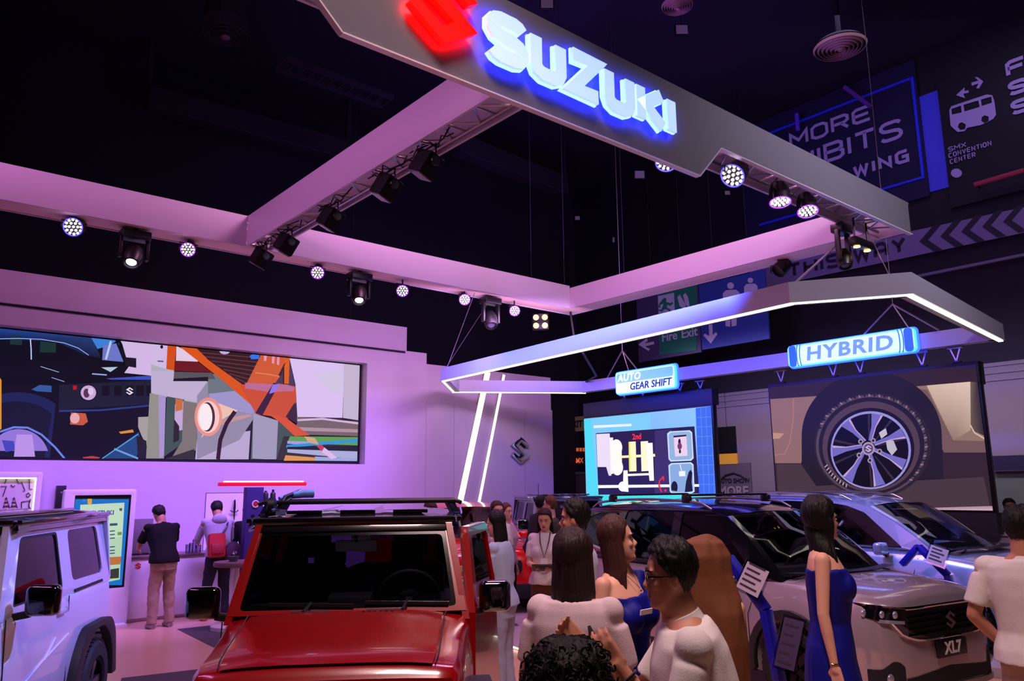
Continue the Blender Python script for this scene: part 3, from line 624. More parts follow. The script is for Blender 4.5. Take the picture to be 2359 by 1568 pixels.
# gear shift screen
D = lambda pts: px_crop(1250, 880, 5.019, pts)
gi = [([(120, 190, 255), (150, 200, 255), (120, 180, 255), (60, 110, 255)], D([(400, 300), (400, 2000), (2100, 2000), (2100, 200)])),
 ((128, 205, 250), D([(480, 420), (1250, 360), (1250, 2000), (500, 2000)])), ((64, 110, 240), D([(1770, 300), (2100, 260), (2100, 2000), (1830, 2000)]))]
for k in range(8):
    gi.append(((110, 160, 250), D(rib([(1760, 410+k*110), (2060, 395+k*112)], 4)))); 
for k in range(3): gi.append(((110, 160, 250), D(rib([(1830+k*60, 290), (1880+k*60, 1500)], 4))))
gi += [((84, 220, 250), D([(480, 430), (560, 424), (650, 1340), (520, 1345)])), ((70, 225, 235), D([(610, 1290), (2000, 1290), (2000, 1600), (620, 1600)])),
 ((38, 28, 80), D([(620, 590), (1760, 510), (1815, 1285), (650, 1300)])),
 ((60, 46, 110), D([(1300, 560), (1500, 545), (1500, 1280), (1300, 1290)])),
 ((238, 222, 250), D([(625, 600), (780, 592), (800, 1080), (770, 1080), (740, 980), (640, 980)])), ((252, 246, 255), D([(780, 640), (820, 640), (820, 1060), (790, 1060)])),
 ((255, 252, 250), D(disc(858, 755, 68, 95, 20))), ((255, 252, 250), D(disc(870, 985, 66, 92, 20))), ((255, 252, 246), D([(800, 740), (918, 740), (925, 1000), (805, 1000)])),
 ((255, 245, 190), D([(900, 850), (1305, 828), (1308, 860), (900, 878)])), ((255, 250, 200), D([(1000, 690), (1082, 685), (1092, 1028), (1006, 1032)])), ((240, 228, 90), D([(1000, 690), (1016, 689), (1020, 1030), (1006, 1032)])),
 ((255, 250, 215), D([(1140, 685), (1225, 680), (1235, 1025), (1150, 1030)])), ((255, 252, 250), D([(1200, 705), (1278, 700), (1295, 1138), (1243, 1140)])), ((255, 255, 255), D([(990, 1060), (1250, 1050), (1250, 1075), (990, 1085)])),
 ((255, 255, 255), D([(942, 1020), (990, 1018), (1000, 1268), (935, 1262)])), ((255, 255, 255), D(disc(935, 1205, 52, 58))), ((255, 255, 255), D([(648, 1190), (1815, 1178), (1817, 1208), (650, 1224)])),
 ((230, 40, 30), D(rib([(1400, 1100), (1360, 1140), (1355, 1200), (1385, 1270)], 18))), ((235, 50, 30), D(disc(1428, 1252, 16, 14, 10))), ((235, 50, 30), D([(1385, 1085), (1415, 1090), (1410, 1150)])),
 ((200, 225, 255), D([(1448, 595), (1480, 568), (1710, 556), (1738, 580), (1755, 880), (1725, 908), (1490, 918), (1465, 890)])), ((150, 180, 225), D([(1465, 610), (1490, 582), (1700, 570), (1725, 592), (1740, 870), (1715, 892), (1500, 902), (1480, 880)])),
 ((238, 210, 240), D([(1525, 625), (1670, 612), (1685, 850), (1540, 860)])), ((34, 20, 60), D([(1522, 620), (1670, 607), (1671, 625), (1524, 640)])), ((40, 20, 50), D(disc(1592, 690, 15, 36))), ((120, 60, 110), D(disc(1595, 740, 26, 40))), ((30, 16, 40), D(disc(1598, 800, 12, 24))),
 ((200, 225, 255), D([(1465, 960), (1500, 935), (1725, 925), (1755, 950), (1768, 1265), (1735, 1285), (1500, 1285), (1480, 1260)])), ((140, 172, 225), D([(1482, 970), (1510, 950), (1715, 940), (1740, 962), (1752, 1250), (1725, 1270), (1510, 1272), (1494, 1250)])),
 ((240, 245, 255), D([(1585, 1030), (1660, 1025), (1662, 1085), (1590, 1088)])), ((230, 235, 255), D(rib([(1600, 950), (1620, 1030)], 10))), ((24, 22, 46), D(disc(1535, 1215, 38, 72, 16, 150, 400))), ((24, 22, 46), D([(1655, 1272), (1670, 1150), (1700, 1040), (1725, 1010), (1742, 1050), (1735, 1150), (1748, 1260)])),
 ((232, 244, 255), D([(600, 500), (1040, 480), (1042, 508), (602, 532)]))]
art2('picture', s1, 'y', sy_-.004, -1, gi, vcol_mat('screen_pixels_bright', 1.0), AG, .0006)
place(text_mb('2nd', .15, .002, .002), XF(at(1471, 1006, 'y', sy_).x-s1.location.x, -.05, at(1471, 1006, 'y', sy_).z-s1.location.z)).build('lettering', mat('red_letter', (255, 50, 50), .5, emit=(255, 40, 50), es=1.1), s1)
# wheel screen
E_ = lambda pts: px_crop(1600, 600, 2.851, pts)
wc = (1145, 1215)
wi = [([(54, 36, 50), (62, 42, 56), (48, 34, 50), (40, 30, 50)], E_([(300, 700), (300, 1700), (2100, 1700), (2100, 700)])),
 ([(150, 110, 110), (160, 112, 112), (170, 118, 112), (126, 90, 92)], E_([(495, 910), (825, 888), (700, 1330), (530, 1330)])), ((180, 120, 120), E_(rib([(650, 908), (648, 1050), (625, 1200), (590, 1270), (525, 1276)], 8))), ((200, 150, 130), E_([(515, 1130), (590, 1135), (560, 1168), (515, 1170)])),
 ([(150, 120, 106), (190, 156, 140), (170, 140, 124), (126, 96, 92)], E_([(1405, 830), (1815, 795), (1915, 1180), (1640, 1260)])), ([(222, 190, 170), (236, 206, 190), (190, 160, 140), (150, 120, 106)], E_([(1525, 820), (1812, 795), (1820, 1110), (1700, 1180)])), ((120, 90, 90), E_([(1405, 830), (1530, 850), (1700, 1180), (1915, 1185), (1915, 1260), (1640, 1260)])),
 ([(120, 100, 90), (60, 46, 54), (50, 40, 50), (110, 90, 80)], E_([(1812, 795), (1860, 800), (1905, 1150), (1815, 1110)])), ((225, 190, 180), E_(rib([(1812, 1080), (1840, 1130), (1910, 1172)], 9))),
 ((36, 28, 42), E_(disc(1165, 1150, 460, 420, 40, 180, 360)+[(1640, 1568), (705, 1568)])),
 ((74, 56, 66), E_([(540, 1335), (700, 1335), (800, 1480), (1900, 1420), (1960, 1700), (560, 1700)])), ((190, 150, 175), E_([(1300, 1630), (2000, 1610), (2010, 1640), (1320, 1655)])), ((210, 170, 190), E_([(1300, 1640), (2010, 1625), (2010, 1652), (1320, 1668)])),
 ((46, 36, 48), E_(disc(1172, 1215, 385, 345, 44))), ((90, 70, 88), E_(disc(1165, 1213, 366, 332, 44))), ((38, 28, 42), E_(disc(1165, 1215, 348, 318, 44))), ((84, 62, 78), E_(disc(1162, 1220, 320, 296, 44))), ((26, 18, 32), E_(disc(1160, 1235, 286, 268, 44))), ((160, 150, 220), E_(disc(1160, 1245, 264, 256, 44))), ((14, 10, 18), E_(disc(1158, 1247, 250, 242, 44)))]
for k in range(10):
    a = k*36+14; wi.append(((56, 44, 60), E_([(1150+cos(R(a))*60, 1235+sin(R(a))*58), (1150+cos(R(a+6))*60, 1235+sin(R(a+6))*58), (1158+cos(R(a+4))*245, 1247+sin(R(a+4))*238), (1158+cos(R(a))*245, 1247+sin(R(a))*238)])))
wi.append(((206, 196, 214), E_([(1215, 1130), (1260, 1100), (1270, 1140), (1230, 1170)]))); wi.append(((200, 190, 205), E_([(1260, 1180), (1310, 1180), (1335, 1240), (1300, 1280), (1270, 1240)])))
for k in range(7):
    a = -82+k*51.43; c0, s0 = cos(R(a)), sin(R(a)); q0, q1 = cos(R(a+90)), sin(R(a+90))
    def wp(r_, t_): return (wc[0]+13*(r_/250)+c0*r_+q0*t_, wc[1]+30*(r_/250)+(s0*r_+q1*t_)*.97)
    wi.append(([(120, 110, 200)]*1+[(150, 140, 235)]*0 or (150, 130, 220), E_([wp(40, 16), wp(150, 22), wp(245, 48), wp(248, -26), wp(150, -8), wp(40, -6)])))
    wi.append(((200, 170, 220), E_([wp(40, 18), wp(150, 24), wp(245, 52), wp(240, 36), wp(150, 18), wp(40, 12)])))
wi += [((176, 150, 190), E_(disc(1148, 1235, 42, 44))), ((90, 70, 110), E_(disc(1148, 1235, 30, 32))), ((210, 190, 225), E_([(1126+a*44, 1258-b*46) for a, b in EMBLEM]))]
for x, y in ((1098, 1188), (1180, 1182), (1222, 1252), (1088, 1278), (1160, 1312)): wi += [((170, 150, 170), E_(disc(x, y, 17, 17, 12))), ((40, 30, 50), E_(disc(x, y, 9, 9, 10)))]
for k in range(40):
    a = 200+k*5.2; wi.append(((150, 120, 140) if k % 2 else (30, 22, 34), E_(rib([(1170+372*cos(R(a)), 1214+336*sin(R(a))), (1170+352*cos(R(a+1)), 1214+320*sin(R(a+1)))], 9))))
for k in range(9):
    a = 118+k*4.4; wi.append(((196, 170, 190), E_(rib([(1162+328*cos(R(a)), 1220+303*sin(R(a))), (1162+304*cos(R(a+1.4)), 1220+282*sin(R(a+1.4)))], 7))))
art2('picture', s2, 'y', sy_-.004, -1, wi, vcol_mat('screen_pixels_dim', .9), HY, .0006)
# ------------------------------------------------------------------ far hall signs
def banner(nm, label, cat, corners, y, items, lim=None, fr=BLACK, thick=.06, m=PRINT):
    P = [at(px, py, 'y', y) for px, py in corners]; x0 = min(p.x for p in P); x1 = max(p.x for p in P); z0 = min(p.z for p in P); z1 = max(p.z for p in P)
    b = thing(nm, label, cat, ((x0+x1)/2, y, (z0+z1)/2))
    MB().box((x0-b.location.x, .002, z0-b.location.z), (x1-b.location.x, thick, z1-b.location.z)).build('board', fr, b)
    if items: art2('print', b, 'y', y, -1, items, m, (x0, z0, x1, z1), .001)
    return b
NAVY = mat('navy_banner', (18, 14, 60), .8); LIL = mat('lilac_letter', (150, 135, 190), .6, emit=(62, 48, 92), es=.55)
def stext(b, txt, px, py, y, hgt, wid, w_, m=LIL, gap=None, shear=0.0, depth=.01):
    p = at(px, py, 'y', y); sx = wid/4; g = gap if gap is not None else w_*1.9
    q, L = stroke_text(txt, w_, depth, sx, hgt/6, g, shear)
    place(q, frame_M((p.x-b.location.x, -.02, p.z-b.location.z), (1, 0, 0), (0, 0, 1))).build('lettering', m, b)
yb = 17.9
b1 = banner('exhibits_banner', 'dark blue hall banner with large letters MORE EXHIBITS', 'banner', ((1700, 300), (2110, 210), (2140, 445), (1740, 560)), yb, None, fr=NAVY)
pM = at(1828, 352, 'y', yb)
def fit(b, txt, pa, pb, y, hgt, w_, m=LIL, depth=.01, gapf=1.0, sl=0.0):
    A_, B_ = at(*pa, 'y', y), at(*pb, 'y', y); L = B_.x-A_.x; tot = sum(cellw(c) for c in txt); g = w_*(1+gapf)
    sx = (L-w_-g*(len(txt)-1))/max(tot, .01)
    q, _ = stroke_text(txt, w_, depth, max(sx, .01), (hgt-w_)/6, g)
    place(q, frame_M((A_.x+w_/2-b.location.x, -.02, A_.z-b.location.z+w_/2), (1, 0, sl), (0, 0, 1))).build('lettering', m, b)
fit(b1, 'MORE', (1821, 344), (2011, 296), yb, .41, .075); fit(b1, 'EXHIBITS', (1738, 432), (2086, 350), yb, .50, .085); fit(b1, 'WING', (1968, 412), (2098, 386), yb, .32, .075)
MB().box((at(2105, 210, 'y', yb).x-b1.location.x-.03, -.03, -1.2), (at(2105, 210, 'y', yb).x-b1.location.x+.03, 0, 1.25)).build('edge_tube', mat('blue_tube', (30, 40, 220), .5, emit=(10, 12, 120), es=.45), b1)
MB().box((-1.9, -.03, 1.2), (at(2105, 210, 'y', yb).x-b1.location.x, 0, 1.25)).build('edge_tube', MATS['blue_tube'], b1)
MB().box((-1.9, -.03, -1.24), (at(2105, 210, 'y', yb).x-b1.location.x+.03, 0, -1.19)).build('edge_tube', MATS['blue_tube'], b1)
b2 = banner('blue_wall_strip', 'narrow lit blue wall panel between the two hall banners', 'panel', ((2112, 225), (2150, 215), (2190, 425), (2150, 440)), 17.97, None, thick=.03, fr=mat('blue_strip', (60, 60, 220), .6, emit=(16, 18, 96), es=.5))
b3 = banner('shuttle_banner', 'dark hall banner with a bus picture and arrows', 'banner', ((2160, 200), (2420, 90), (2500, 400), (2185, 425)), yb, None, fr=mat('dark_banner', (10, 8, 26), .8))
G = lambda pts: px_crop(1700, 0, 3.136, pts)
def bus_item(b, pts, holes, y, nm='pictogram'):
    P = [[(lambda q: (q.x-b.location.x, q.z-b.location.z))(at(x, yy, 'y', y)) for x, yy in G(l)] for l in [pts]+holes]
    MB().prism(P[0], P[1:], lambda u, v, d: Vector((u, -.02-d, v)), .01).build(nm, LIL, b)
bus_item(b3, [(1530, 800), (1545, 770), (1800, 685), (1840, 690), (1855, 730), (1868, 830), (1850, 860), (1760, 905), (1660, 925), (1640, 950), (1590, 955), (1560, 930), (1540, 910)], [[(1545, 790), (1615, 765), (1620, 815), (1550, 830)], [(1632, 760), (1740, 728), (1750, 775), (1640, 808)], [(1758, 722), (1835, 700), (1838, 745), (1765, 768)], G and [(1600, 895), (1620, 885), (1650, 900), (1645, 935), (1610, 942), (1592, 920)], [(1765, 850), (1785, 835), (1815, 845), (1815, 880), (1785, 892), (1762, 875)]], yb)
bus_item(b3, [(1580, 690), (1640, 635), (1640, 660), (1670, 655), (1670, 672), (1632, 680), (1645, 712)], [], yb); bus_item(b3, [(1690, 600), (1740, 585), (1715, 560), (1735, 560), (1775, 590), (1745, 642), (1725, 640), (1742, 605), (1692, 622)], [], yb)
bus_item(b3, [(1542+40+40*cos(R(a)), 1252+33*sin(R(a))) for a in range(0, 360, 24)], [], yb)
fit(b3, 'SMX', (2186, 351), (2228, 342), yb, .11, .018); fit(b3, 'CONVENTION', (2187, 365), (2286, 338), yb, .11, .018); fit(b3, 'CENTER', (2190, 379), (2249, 363), yb, .11, .018)
fit(b3, 'F', (2320, 180), (2368, 168), yb, .36, .08); fit(b3, 'S', (2326, 224), (2372, 212), yb, .32, .08); fit(b3, 'S', (2332, 268), (2378, 256), yb, .32, .08)
# THIS WAY strip with chevrons
K = lambda pts: px_crop(1200, 300, 2.0354, pts)
b4 = banner('this_way_banner', 'long pale hall strip reading THIS WAY with dark chevrons', 'banner', ((1760, 690), (1800, 640), (2500, 430), (2500, 570)), yb, None, fr=mat('lilac_strip', (120, 108, 150), .7))
b4c = [c for c in kids(b4)][0]; bpy.data.objects.remove(b4c)
def strip_poly(b, pts, m, nm, d0, d1, y=yb):
    P = [(lambda q: (q.x-b.location.x, q.z-b.location.z))(at(x, yy, 'y', y)) for x, yy in pts]
    MB().prism(P, [], lambda u, v, d: Vector((u, d0-d, v)), d1).build(nm, m, b)
strip_poly(b4, K([(1060, 640), (1240, 600), (2500, 330), (2500, 450), (1110, 745)]), MATS['lilac_strip'], 'board', .02, .03)
DK = mat('dark_letter', (26, 18, 44), .7)
fit(b4, 'THIS', (1817, 641), (1938, 612), yb, .36, .075, DK); fit(b4, 'WAY', (1968, 607), (2090, 578), yb, .36, .075, DK)
for k in range(6):
    x = 1870+k*98; y = 498-k*23
    strip_poly(b4, K([(x, y+24), (x+64, y-50), (x+104, y-60), (x+40, y+16), (x+112, y+66), (x+72, y+74)]), DK, 'chevron', -.012, .01)
# hanging pictogram signs
yh = 16.0
GREENS = mat('green_sign', (24, 96, 78), .5, emit=(10, 40, 34), es=.5); BLUES = mat('blue_sign', (36, 52, 130), .5, emit=(12, 18, 52), es=.5); GREYS = mat('grey_sign', (72, 62, 96), .6); PALES = mat('pale_sign', (170, 165, 185), .6, emit=(60, 55, 70), es=.5)
Q = lambda pts: px_crop(950, 600, 2.851, pts)
b5 = banner('fire_exit_sign', 'hanging green Fire Exit sign with running man and arrow', 'sign', ((1466, 690), (1607, 665), (1607, 812), (1480, 824)), yh, None, fr=GREYS)
strip_poly(b5, Q([(1612, 215), (1868, 160), (1868, 590), (1625, 620)]), GREENS, 'green_panel', -.0, .02, yh)
strip_poly(b5, Q([(1618, 235), (1722, 212), (1726, 330), (1622, 350)]), PALES, 'pictogram', -.022, .01, yh)
strip_poly(b5, Q([(1650, 255), (1664, 245), (1676, 256), (1670, 270), (1700, 282), (1716, 272), (1718, 284), (1700, 298), (1680, 290), (1676, 310), (1700, 320), (1704, 345), (1694, 345), (1690, 328), (1664, 318), (1645, 338), (1624, 330), (1624, 322), (1642, 324), (1652, 300), (1656, 284), (1636, 290), (1630, 312), (1622, 308), (1630, 282)]), GREENS, 'running_figure', -.034, .008, yh)
for dx in (0, 38): strip_poly(b5, Q([(1745+dx, 240-dx*.3), (1760+dx, 300-dx*.3), (1800+dx*.6, 325-dx*.4), (1798+dx*.6, 290-dx*.4), (1775+dx, 250-dx*.3), (1760+dx, 225-dx*.3)]), PALES, 'flame', -.022, .01, yh)
strip_poly(b5, Q([(1490, 552), (1545, 510), (1550, 528), (1530, 545), (1590, 532), (1592, 550), (1532, 564), (1565, 582), (1555, 595)]), PALES, 'arrow', -.022, .01, yh)
p0 = at(1562, 772, 'y', yh); [place(text_mb(q_, .33, .01, .004, al), frame_M((p0.x-b5.location.x+dx, -.03, p0.z-b5.location.z), (1, 0, 0), (0, 0, 1))).build('lettering', PALES, b5) for q_, al, dx in (('Fire', 'RIGHT', .0), ('Exit', 'LEFT', .12))]
b6 = banner('restroom_sign', 'hanging blue restroom sign with two figures and a down arrow', 'sign', ((1610, 664), (1760, 620), (1772, 778), (1620, 805)), yh, None, fr=BLUES)
Z_ = lambda pts: px_crop(1600, 600, 2.851, pts)
for cx, cy, s_ in ((238, 165, 1.0), (368, 130, .8)):
    strip_poly(b6, Z_([(cx+22*s_*cos(R(a)), cy+22*s_*sin(R(a))) for a in range(0, 360, 30)]), PALES, 'figure_head', -.002, .01, yh)
    strip_poly(b6, Z_([(cx-50*s_, cy+50*s_), (cx-30*s_, cy+30*s_), (cx+35*s_, cy+26*s_), (cx+58*s_, cy+45*s_), (cx+60*s_, cy+140*s_), (cx+42*s_, cy+140*s_), (cx+38*s_, cy+262*s_), (cx+8*s_, cy+268*s_), (cx+2*s_, cy+170*s_), (cx-4*s_, cy+270*s_), (cx-32*s_, cy+265*s_), (cx-36*s_, cy+150*s_), (cx-52*s_, cy+150*s_)]), PALES, 'figure', -.002, .01, yh)
strip_poly(b6, Z_([(95, 420), (118, 418), (120, 490), (142, 470), (152, 482), (108, 545), (60, 492), (68, 480), (98, 495)]), PALES, 'arrow', -.002, .01, yh)
for b in (b5, b6): MB().tube([(-.5, .03, .7), (-.5, .03, 11.6-b.location.z)], .012, 6).tube([(.5, .03, .7), (.5, .03, 11.6-b.location.z)], .012, 6).build('suspension_rod', DARKM, b)
# thin cornice line under the banners
t = struct(MB().box((-16, 17.9, at(2200, 617, 'y', 17.9).z-.04), (8, 18, at(2200, 617, 'y', 17.9).z+.02)), 'trim_7', mat('cornice', (110, 104, 130), .6))
# wall pieces low at the back
fe = banner('yellow_exit_sign', 'pale yellow FIRE EXIT board above the far doors', 'sign', ((1276, 965), (1346, 960), (1346, 992), (1278, 990)), 17.82, None, fr=mat('pale_yellow', (190, 186, 120), .6), thick=.03)
p0 = at(1311, 979, 'y', 17.82); place(text_mb('FIRE EXIT', .30, .01, .006), XF(p0.x-fe.location.x, -.01, p0.z-fe.location.z)).build('lettering', DK, fe)
fb = banner('directional_banner', 'dark strip banner with orange lettering above the far doors', 'banner', ((1278, 1033), (1346, 1032), (1346, 1070), (1280, 1068)), 17.82, None, fr=mat('dark_brown', (50, 30, 30), .7), thick=.03)
ORG = mat('orange_letter', (255, 150, 90), .6, emit=(190, 90, 50), es=.7)
p0 = at(1333, 1061, 'y', 17.82); place(text_mb('SMX', .22, .01, .004), XF(p0.x-fb.location.x, -.01, p0.z-fb.location.z)).build('lettering', ORG, fb)
p0 = at(1306, 1058, 'y', 17.82); [place(text_mb(q, .15, .01, .002), XF(p0.x-fb.location.x, -.01, p0.z-fb.location.z+dz)).build('lettering', ORG, fb) for q, dz in (('FREE', .1), ('SHUTTLE', -.08))]
for k in range(9):
    p0 = at(1283+k*7.5, 1035, 'y', 17.82); MB().box((p0.x-fb.location.x, -.012, p0.z-fb.location.z-.06), (p0.x-fb.location.x+.1, 0, p0.z-fb.location.z+.05)).build('stripe', ORG, fb)
dr = thing('door_1', None, None, (at(1315, 1100, 'y', 17.8).x, 17.8, 0)); dr['kind'] = 'structure'
for k in (-1, 0): MB().box((.02+k*.95, 0, .02), (.92+k*.95, .05, 2.2)).build('door_leaf', mat('door_grey', (96, 84, 96), .6), dr, bevel=.004)
MB().box((-1.02, -.02, 0), (-.94, .06, 2.3)).box((.94, -.02, 0), (1.02, .06, 2.3)).box((-1.02, -.02, 2.22), (1.02, .06, 2.3)).build('door_frame', GREYW, dr)
am = banner('auto_show_poster', 'grey poster with a car outline and the word MORE on the back wall', 'poster', ((1648, 1068), (1728, 1068), (1730, 1142), (1652, 1145)), 17.82, None, fr=mat('poster_grey', (92, 82, 98), .7), thick=.03)
p0 = at(1690, 1132, 'y', 17.82); place(text_mb('MORE', .34, .01, .012), XF(p0.x-am.location.x, -.02, p0.z-am.location.z)).build('lettering', mat('poster_light', (150, 138, 150), .7), am)
p0 = at(1690, 1107, 'y', 17.82); place(text_mb('AUTO SHOW', .16, .01, .002), XF(p0.x-am.location.x, -.02, p0.z-am.location.z)).build('lettering', DK, am)
MB().tube([(at(x, y, 'y', 17.8).x-am.location.x, -.03, at(x, y, 'y', 17.8).z-am.location.z) for x, y in ((1662, 1103), (1672, 1094), (1690, 1089), (1706, 1094), (1718, 1102))], .02, 5).build('car_outline', DK, am)
dp = banner('dark_wall_screen', 'dark rectangular screen on the grey back wall', 'screen', ((1640, 985), (1693, 985), (1696, 1043), (1645, 1043)), 17.82, None, fr=BPLAS, thick=.04)
yp = banner('yellow_wall_box', 'yellow lit box under the dark screen on the back wall', 'box', ((1646, 1046), (1697, 1044), (1697, 1068), (1650, 1068)), 17.8, None, fr=mat('yellow_box', (200, 150, 50), .6, emit=(150, 100, 10), es=.5), thick=.05)
np_ = banner('navy_fascia_board', 'navy blue stall fascia far behind the man in white polo', 'board', ((2282, 1050), (2420, 1046), (2420, 1082), (2284, 1078)), 16.5, None, fr=mat('navy_board', (20, 18, 56), .6), thick=.06)
MB().box((.2, -.04, -.06), (.6, -.005, .08)).build('label_plate', mat('pale_label', (150, 150, 190), .6), np_)
gp = banner('green_stall_wall', 'pale green stall wall at the far right edge', 'stall', ((2292, 1085), (2440, 1085), (2440, 1600), (2310, 1280)), 16.6, None, fr=mat('pale_green', (92, 110, 96), .7), thick=.08)
# ------------------------------------------------------------------ vehicles
GLS = glass('window_glass', (205, 205, 222), .9); GLT = glass('tinted_glass', (150, 140, 165), .85); GLWS = glass('windscreen_glass', (225, 228, 235), .92)
SEATM = mat('seat_fabric', (18, 16, 20), .85); DASHM = mat('dash_plastic', (20, 19, 24), .7); LAMPG = mat('lamp_clear', (190, 195, 210), .08, metal=.6, coat=1.0)
RIMD = mat('rim_dark', (24, 22, 28), .25, metal=.7); RIMS = mat('rim_silver', (190, 185, 200), .2, metal=.9); CLAD = mat('black_cladding', (20, 19, 24), .55)
def paint(nm, col, metal=.15, rough=.28): return mat(nm, col, rough, metal=metal, coat=.45 if nm == 'paint_red' else 1.0)
def crv(P, x):
    """smooth value of a keyed curve [(x, y)...] at x"""
    if x <= P[0][0]: return P[0][1]
    for i in range(len(P)-1):
        if x <= P[i+1][0]:
            x0, y0 = P[i]; x1, y1 = P[i+1]; t = (x-x0)/(x1-x0)
            m0 = (y1-P[i-1][1])/(x1-P[i-1][0]) if i > 0 else (y1-y0)/(x1-x0); m1 = (P[i+2][1]-y0)/(P[i+2][0]-x0) if i+2 < len(P) else (y1-y0)/(x1-x0)
            h = x1-x0
            return (2*t**3-3*t*t+1)*y0+(t**3-2*t*t+t)*h*m0+(-2*t**3+3*t*t)*y1+(t**3-t*t)*h*m1
    return P[-1][1]
def boolean_cut(o, cutters):
    for c in cutters:
        md = o.modifiers.new('b', 'BOOLEAN'); md.object = c; md.operation = 'DIFFERENCE'; md.solver = 'EXACT'
    me = bpy.data.meshes.new_from_object(o.evaluated_get(bpy.context.evaluated_depsgraph_get()))
    o.modifiers.clear(); old = o.data; o.data = me; bpy.data.meshes.remove(old)
    for c in cutters: bpy.data.objects.remove(c)
def lower_body(nm, K, m, parent, arches, n=46, ar=.40, ydeep=.30, hood=None):
    """K: keyed curves zb, zs, zc, hw, hs, zw along s"""
    s0, s1 = K['zb'][0][0], K['zb'][-1][0]; mb = MB(); rows = []
    ss = [s0+(s1-s0)*(i/n)**1.0 for i in range(n+1)]
    extra = [s0+.01, s0+.03, s0+.06, s1-.01, s1-.03, s1-.06]; ss = sorted(set(ss+extra))
    for s in ss:
        g = {k: crv(v, s) for k, v in K.items()}
        hw, hs, zb, zs, zc, zw = g['hw'], g['hs'], g['zb'], g['zs'], g['zc'], g['zw']
        half = [(0, zb), (hw*.86, zb), (hw*.955, zb+.035), (hw*.99, zb+.12), (hw, zw-.02), (hw, zw), (hw*.35+hs*.65, zs-.07), (hs, zs-.03), (hs-.025, zs), (hs-.10, zs+(zc-zs)*.30), (hs*.62, zs+(zc-zs)*.72), (hs*.3, zs+(zc-zs)*.95), (0, zc)]
        ring = [(s, y, z) for y, z in half]+[(s, -y, z) for y, z in half[-2:0:-1]]
        rows.append([Vector(v) for v in ring])
    mb.grid(rows, closed_u=True); k = len(rows[0]); N = len(rows)
    mb.f.append(tuple(range(k))); mb.f.append(tuple(reversed(range((N-1)*k, N*k)))); mb.m += [0, 0]
    o = mb.build(nm, m, parent)
    cs = []
    for (sa, za) in arches:
        for sg in (-1, 1):
            c = MB().lathe([(1e-4, -ydeep), (ar, -ydeep), (ar, .3), (1e-4, .3)], 28, Matrix.Translation((sa, sg*crv(K['hw'], sa), za)) @ Matrix.Rotation(-sg*pi/2, 4, 'X')).build('c', m)
            cs.append(c)
    boolean_cut(o, cs); shade(o, 38); return o
def wheel(parent, s, y, z, r=.34, wd=.215, rim=.22, style=5, m=None, nm='wheel', split=False):
    sg = 1 if y > 0 else -1; m = m or RIMS
    M = Matrix.Translation((s, y, z)) @ Matrix.Rotation(-sg*pi/2, 4, 'X')   # local z points outwards
    h = wd/2
    w_ = MB().lathe([(rim, -h), (r-.03, -h), (r-.006, -h+.025), (r, -h+.05), (r, h-.05), (r-.006, h-.025), (r-.03, h), (rim+.02, h+.004), (rim, h-.015), (rim, -h)], 40, M).build(nm, RUB, parent, smooth=35)
    mb = MB()
    for i in range(40):
        a = 2*pi*i/40
        for q in (-.06, 0.0, .06): mb.cbox((0, 0, 0), (.012, .035, .04), M @ Matrix.Rotation(a+(q*.8), 4, 'Z') @ Matrix.Translation((r+.001, 0, q)))
    t_ = mb.build('tread', RUB, w_); t_['kind'] = 'stuff'
    MB().lathe([(rim-.012, h-.012), (rim+.004, h-.004), (rim+.004, -h), (rim-.012, -h+.01), (rim-.012, h-.012)], 40, M).lathe([(1e-4, -.02), (rim, -.02)], 30, M).build('rim', RIMD if style else m, w_, smooth=35)
    sp = MB(); n = style or 5
    for i in range(n):
        T = M @ Matrix.Rotation(2*pi*i/n, 4, 'Z')
        def q_(x, yy, zz): return T @ Vector((x, yy, zz))
        zt = h-.03
        for a, b in (((.03, -.026), (.03, .026)),):
            vs = [q_(.03, -.03, zt-.01), q_(.03, .03, zt-.01), q_(rim-.005, .052, zt+.006), q_(rim-.005, -.008, zt+.006), q_(.03, -.03, zt-.045), q_(.03, .03, zt-.045), q_(rim-.005, .052, zt-.03), q_(rim-.005, -.008, zt-.03)]
            sp.add(vs, [(3,2,1,0),(4,5,6,7),(0,1,5,4),(1,2,6,5),(2,3,7,6),(3,0,4,7)])
    sp.build('spokes', m, w_); MB().lathe([(1e-4, h-.022), (.034, h-.024), (.045, h-.05), (.045, 0)], 18, M).build('hub_cap', m, w_, smooth=35)
    return w_
def side_fn(wb, wt, zb, zt, sg, off=0.0):
    def fn(u, v, d):
        y = crv(wb, u)+(crv(wt, u)-crv(wb, u))*(v-zb)/(zt-zb)
        return Vector((u, sg*(y-d-off), v))
    return fn
def steering(parent, s, y, z, tilt=.45):
    M = Matrix.Translation((s, y, z)) @ Matrix.Rotation(pi/2-tilt, 4, 'Y')
    w_ = MB().tube([M @ Vector((.185*cos(2*pi*i/26), .185*sin(2*pi*i/26), 0)) for i in range(26)], .015, 8, closed=True).build('steering_wheel', DASHM, parent, smooth=60)
    MB().ell((0, 0, 0), (.06, .08, .03), 12, 8, M).bar(M @ Vector((0, -.17, 0)), M @ Vector((0, .17, 0)), .03, .015).bar(M @ Vector((0, 0, 0)), M @ Vector((-.0, 0, -.25)), .04).build('wheel_boss', DASHM, w_, smooth=50)
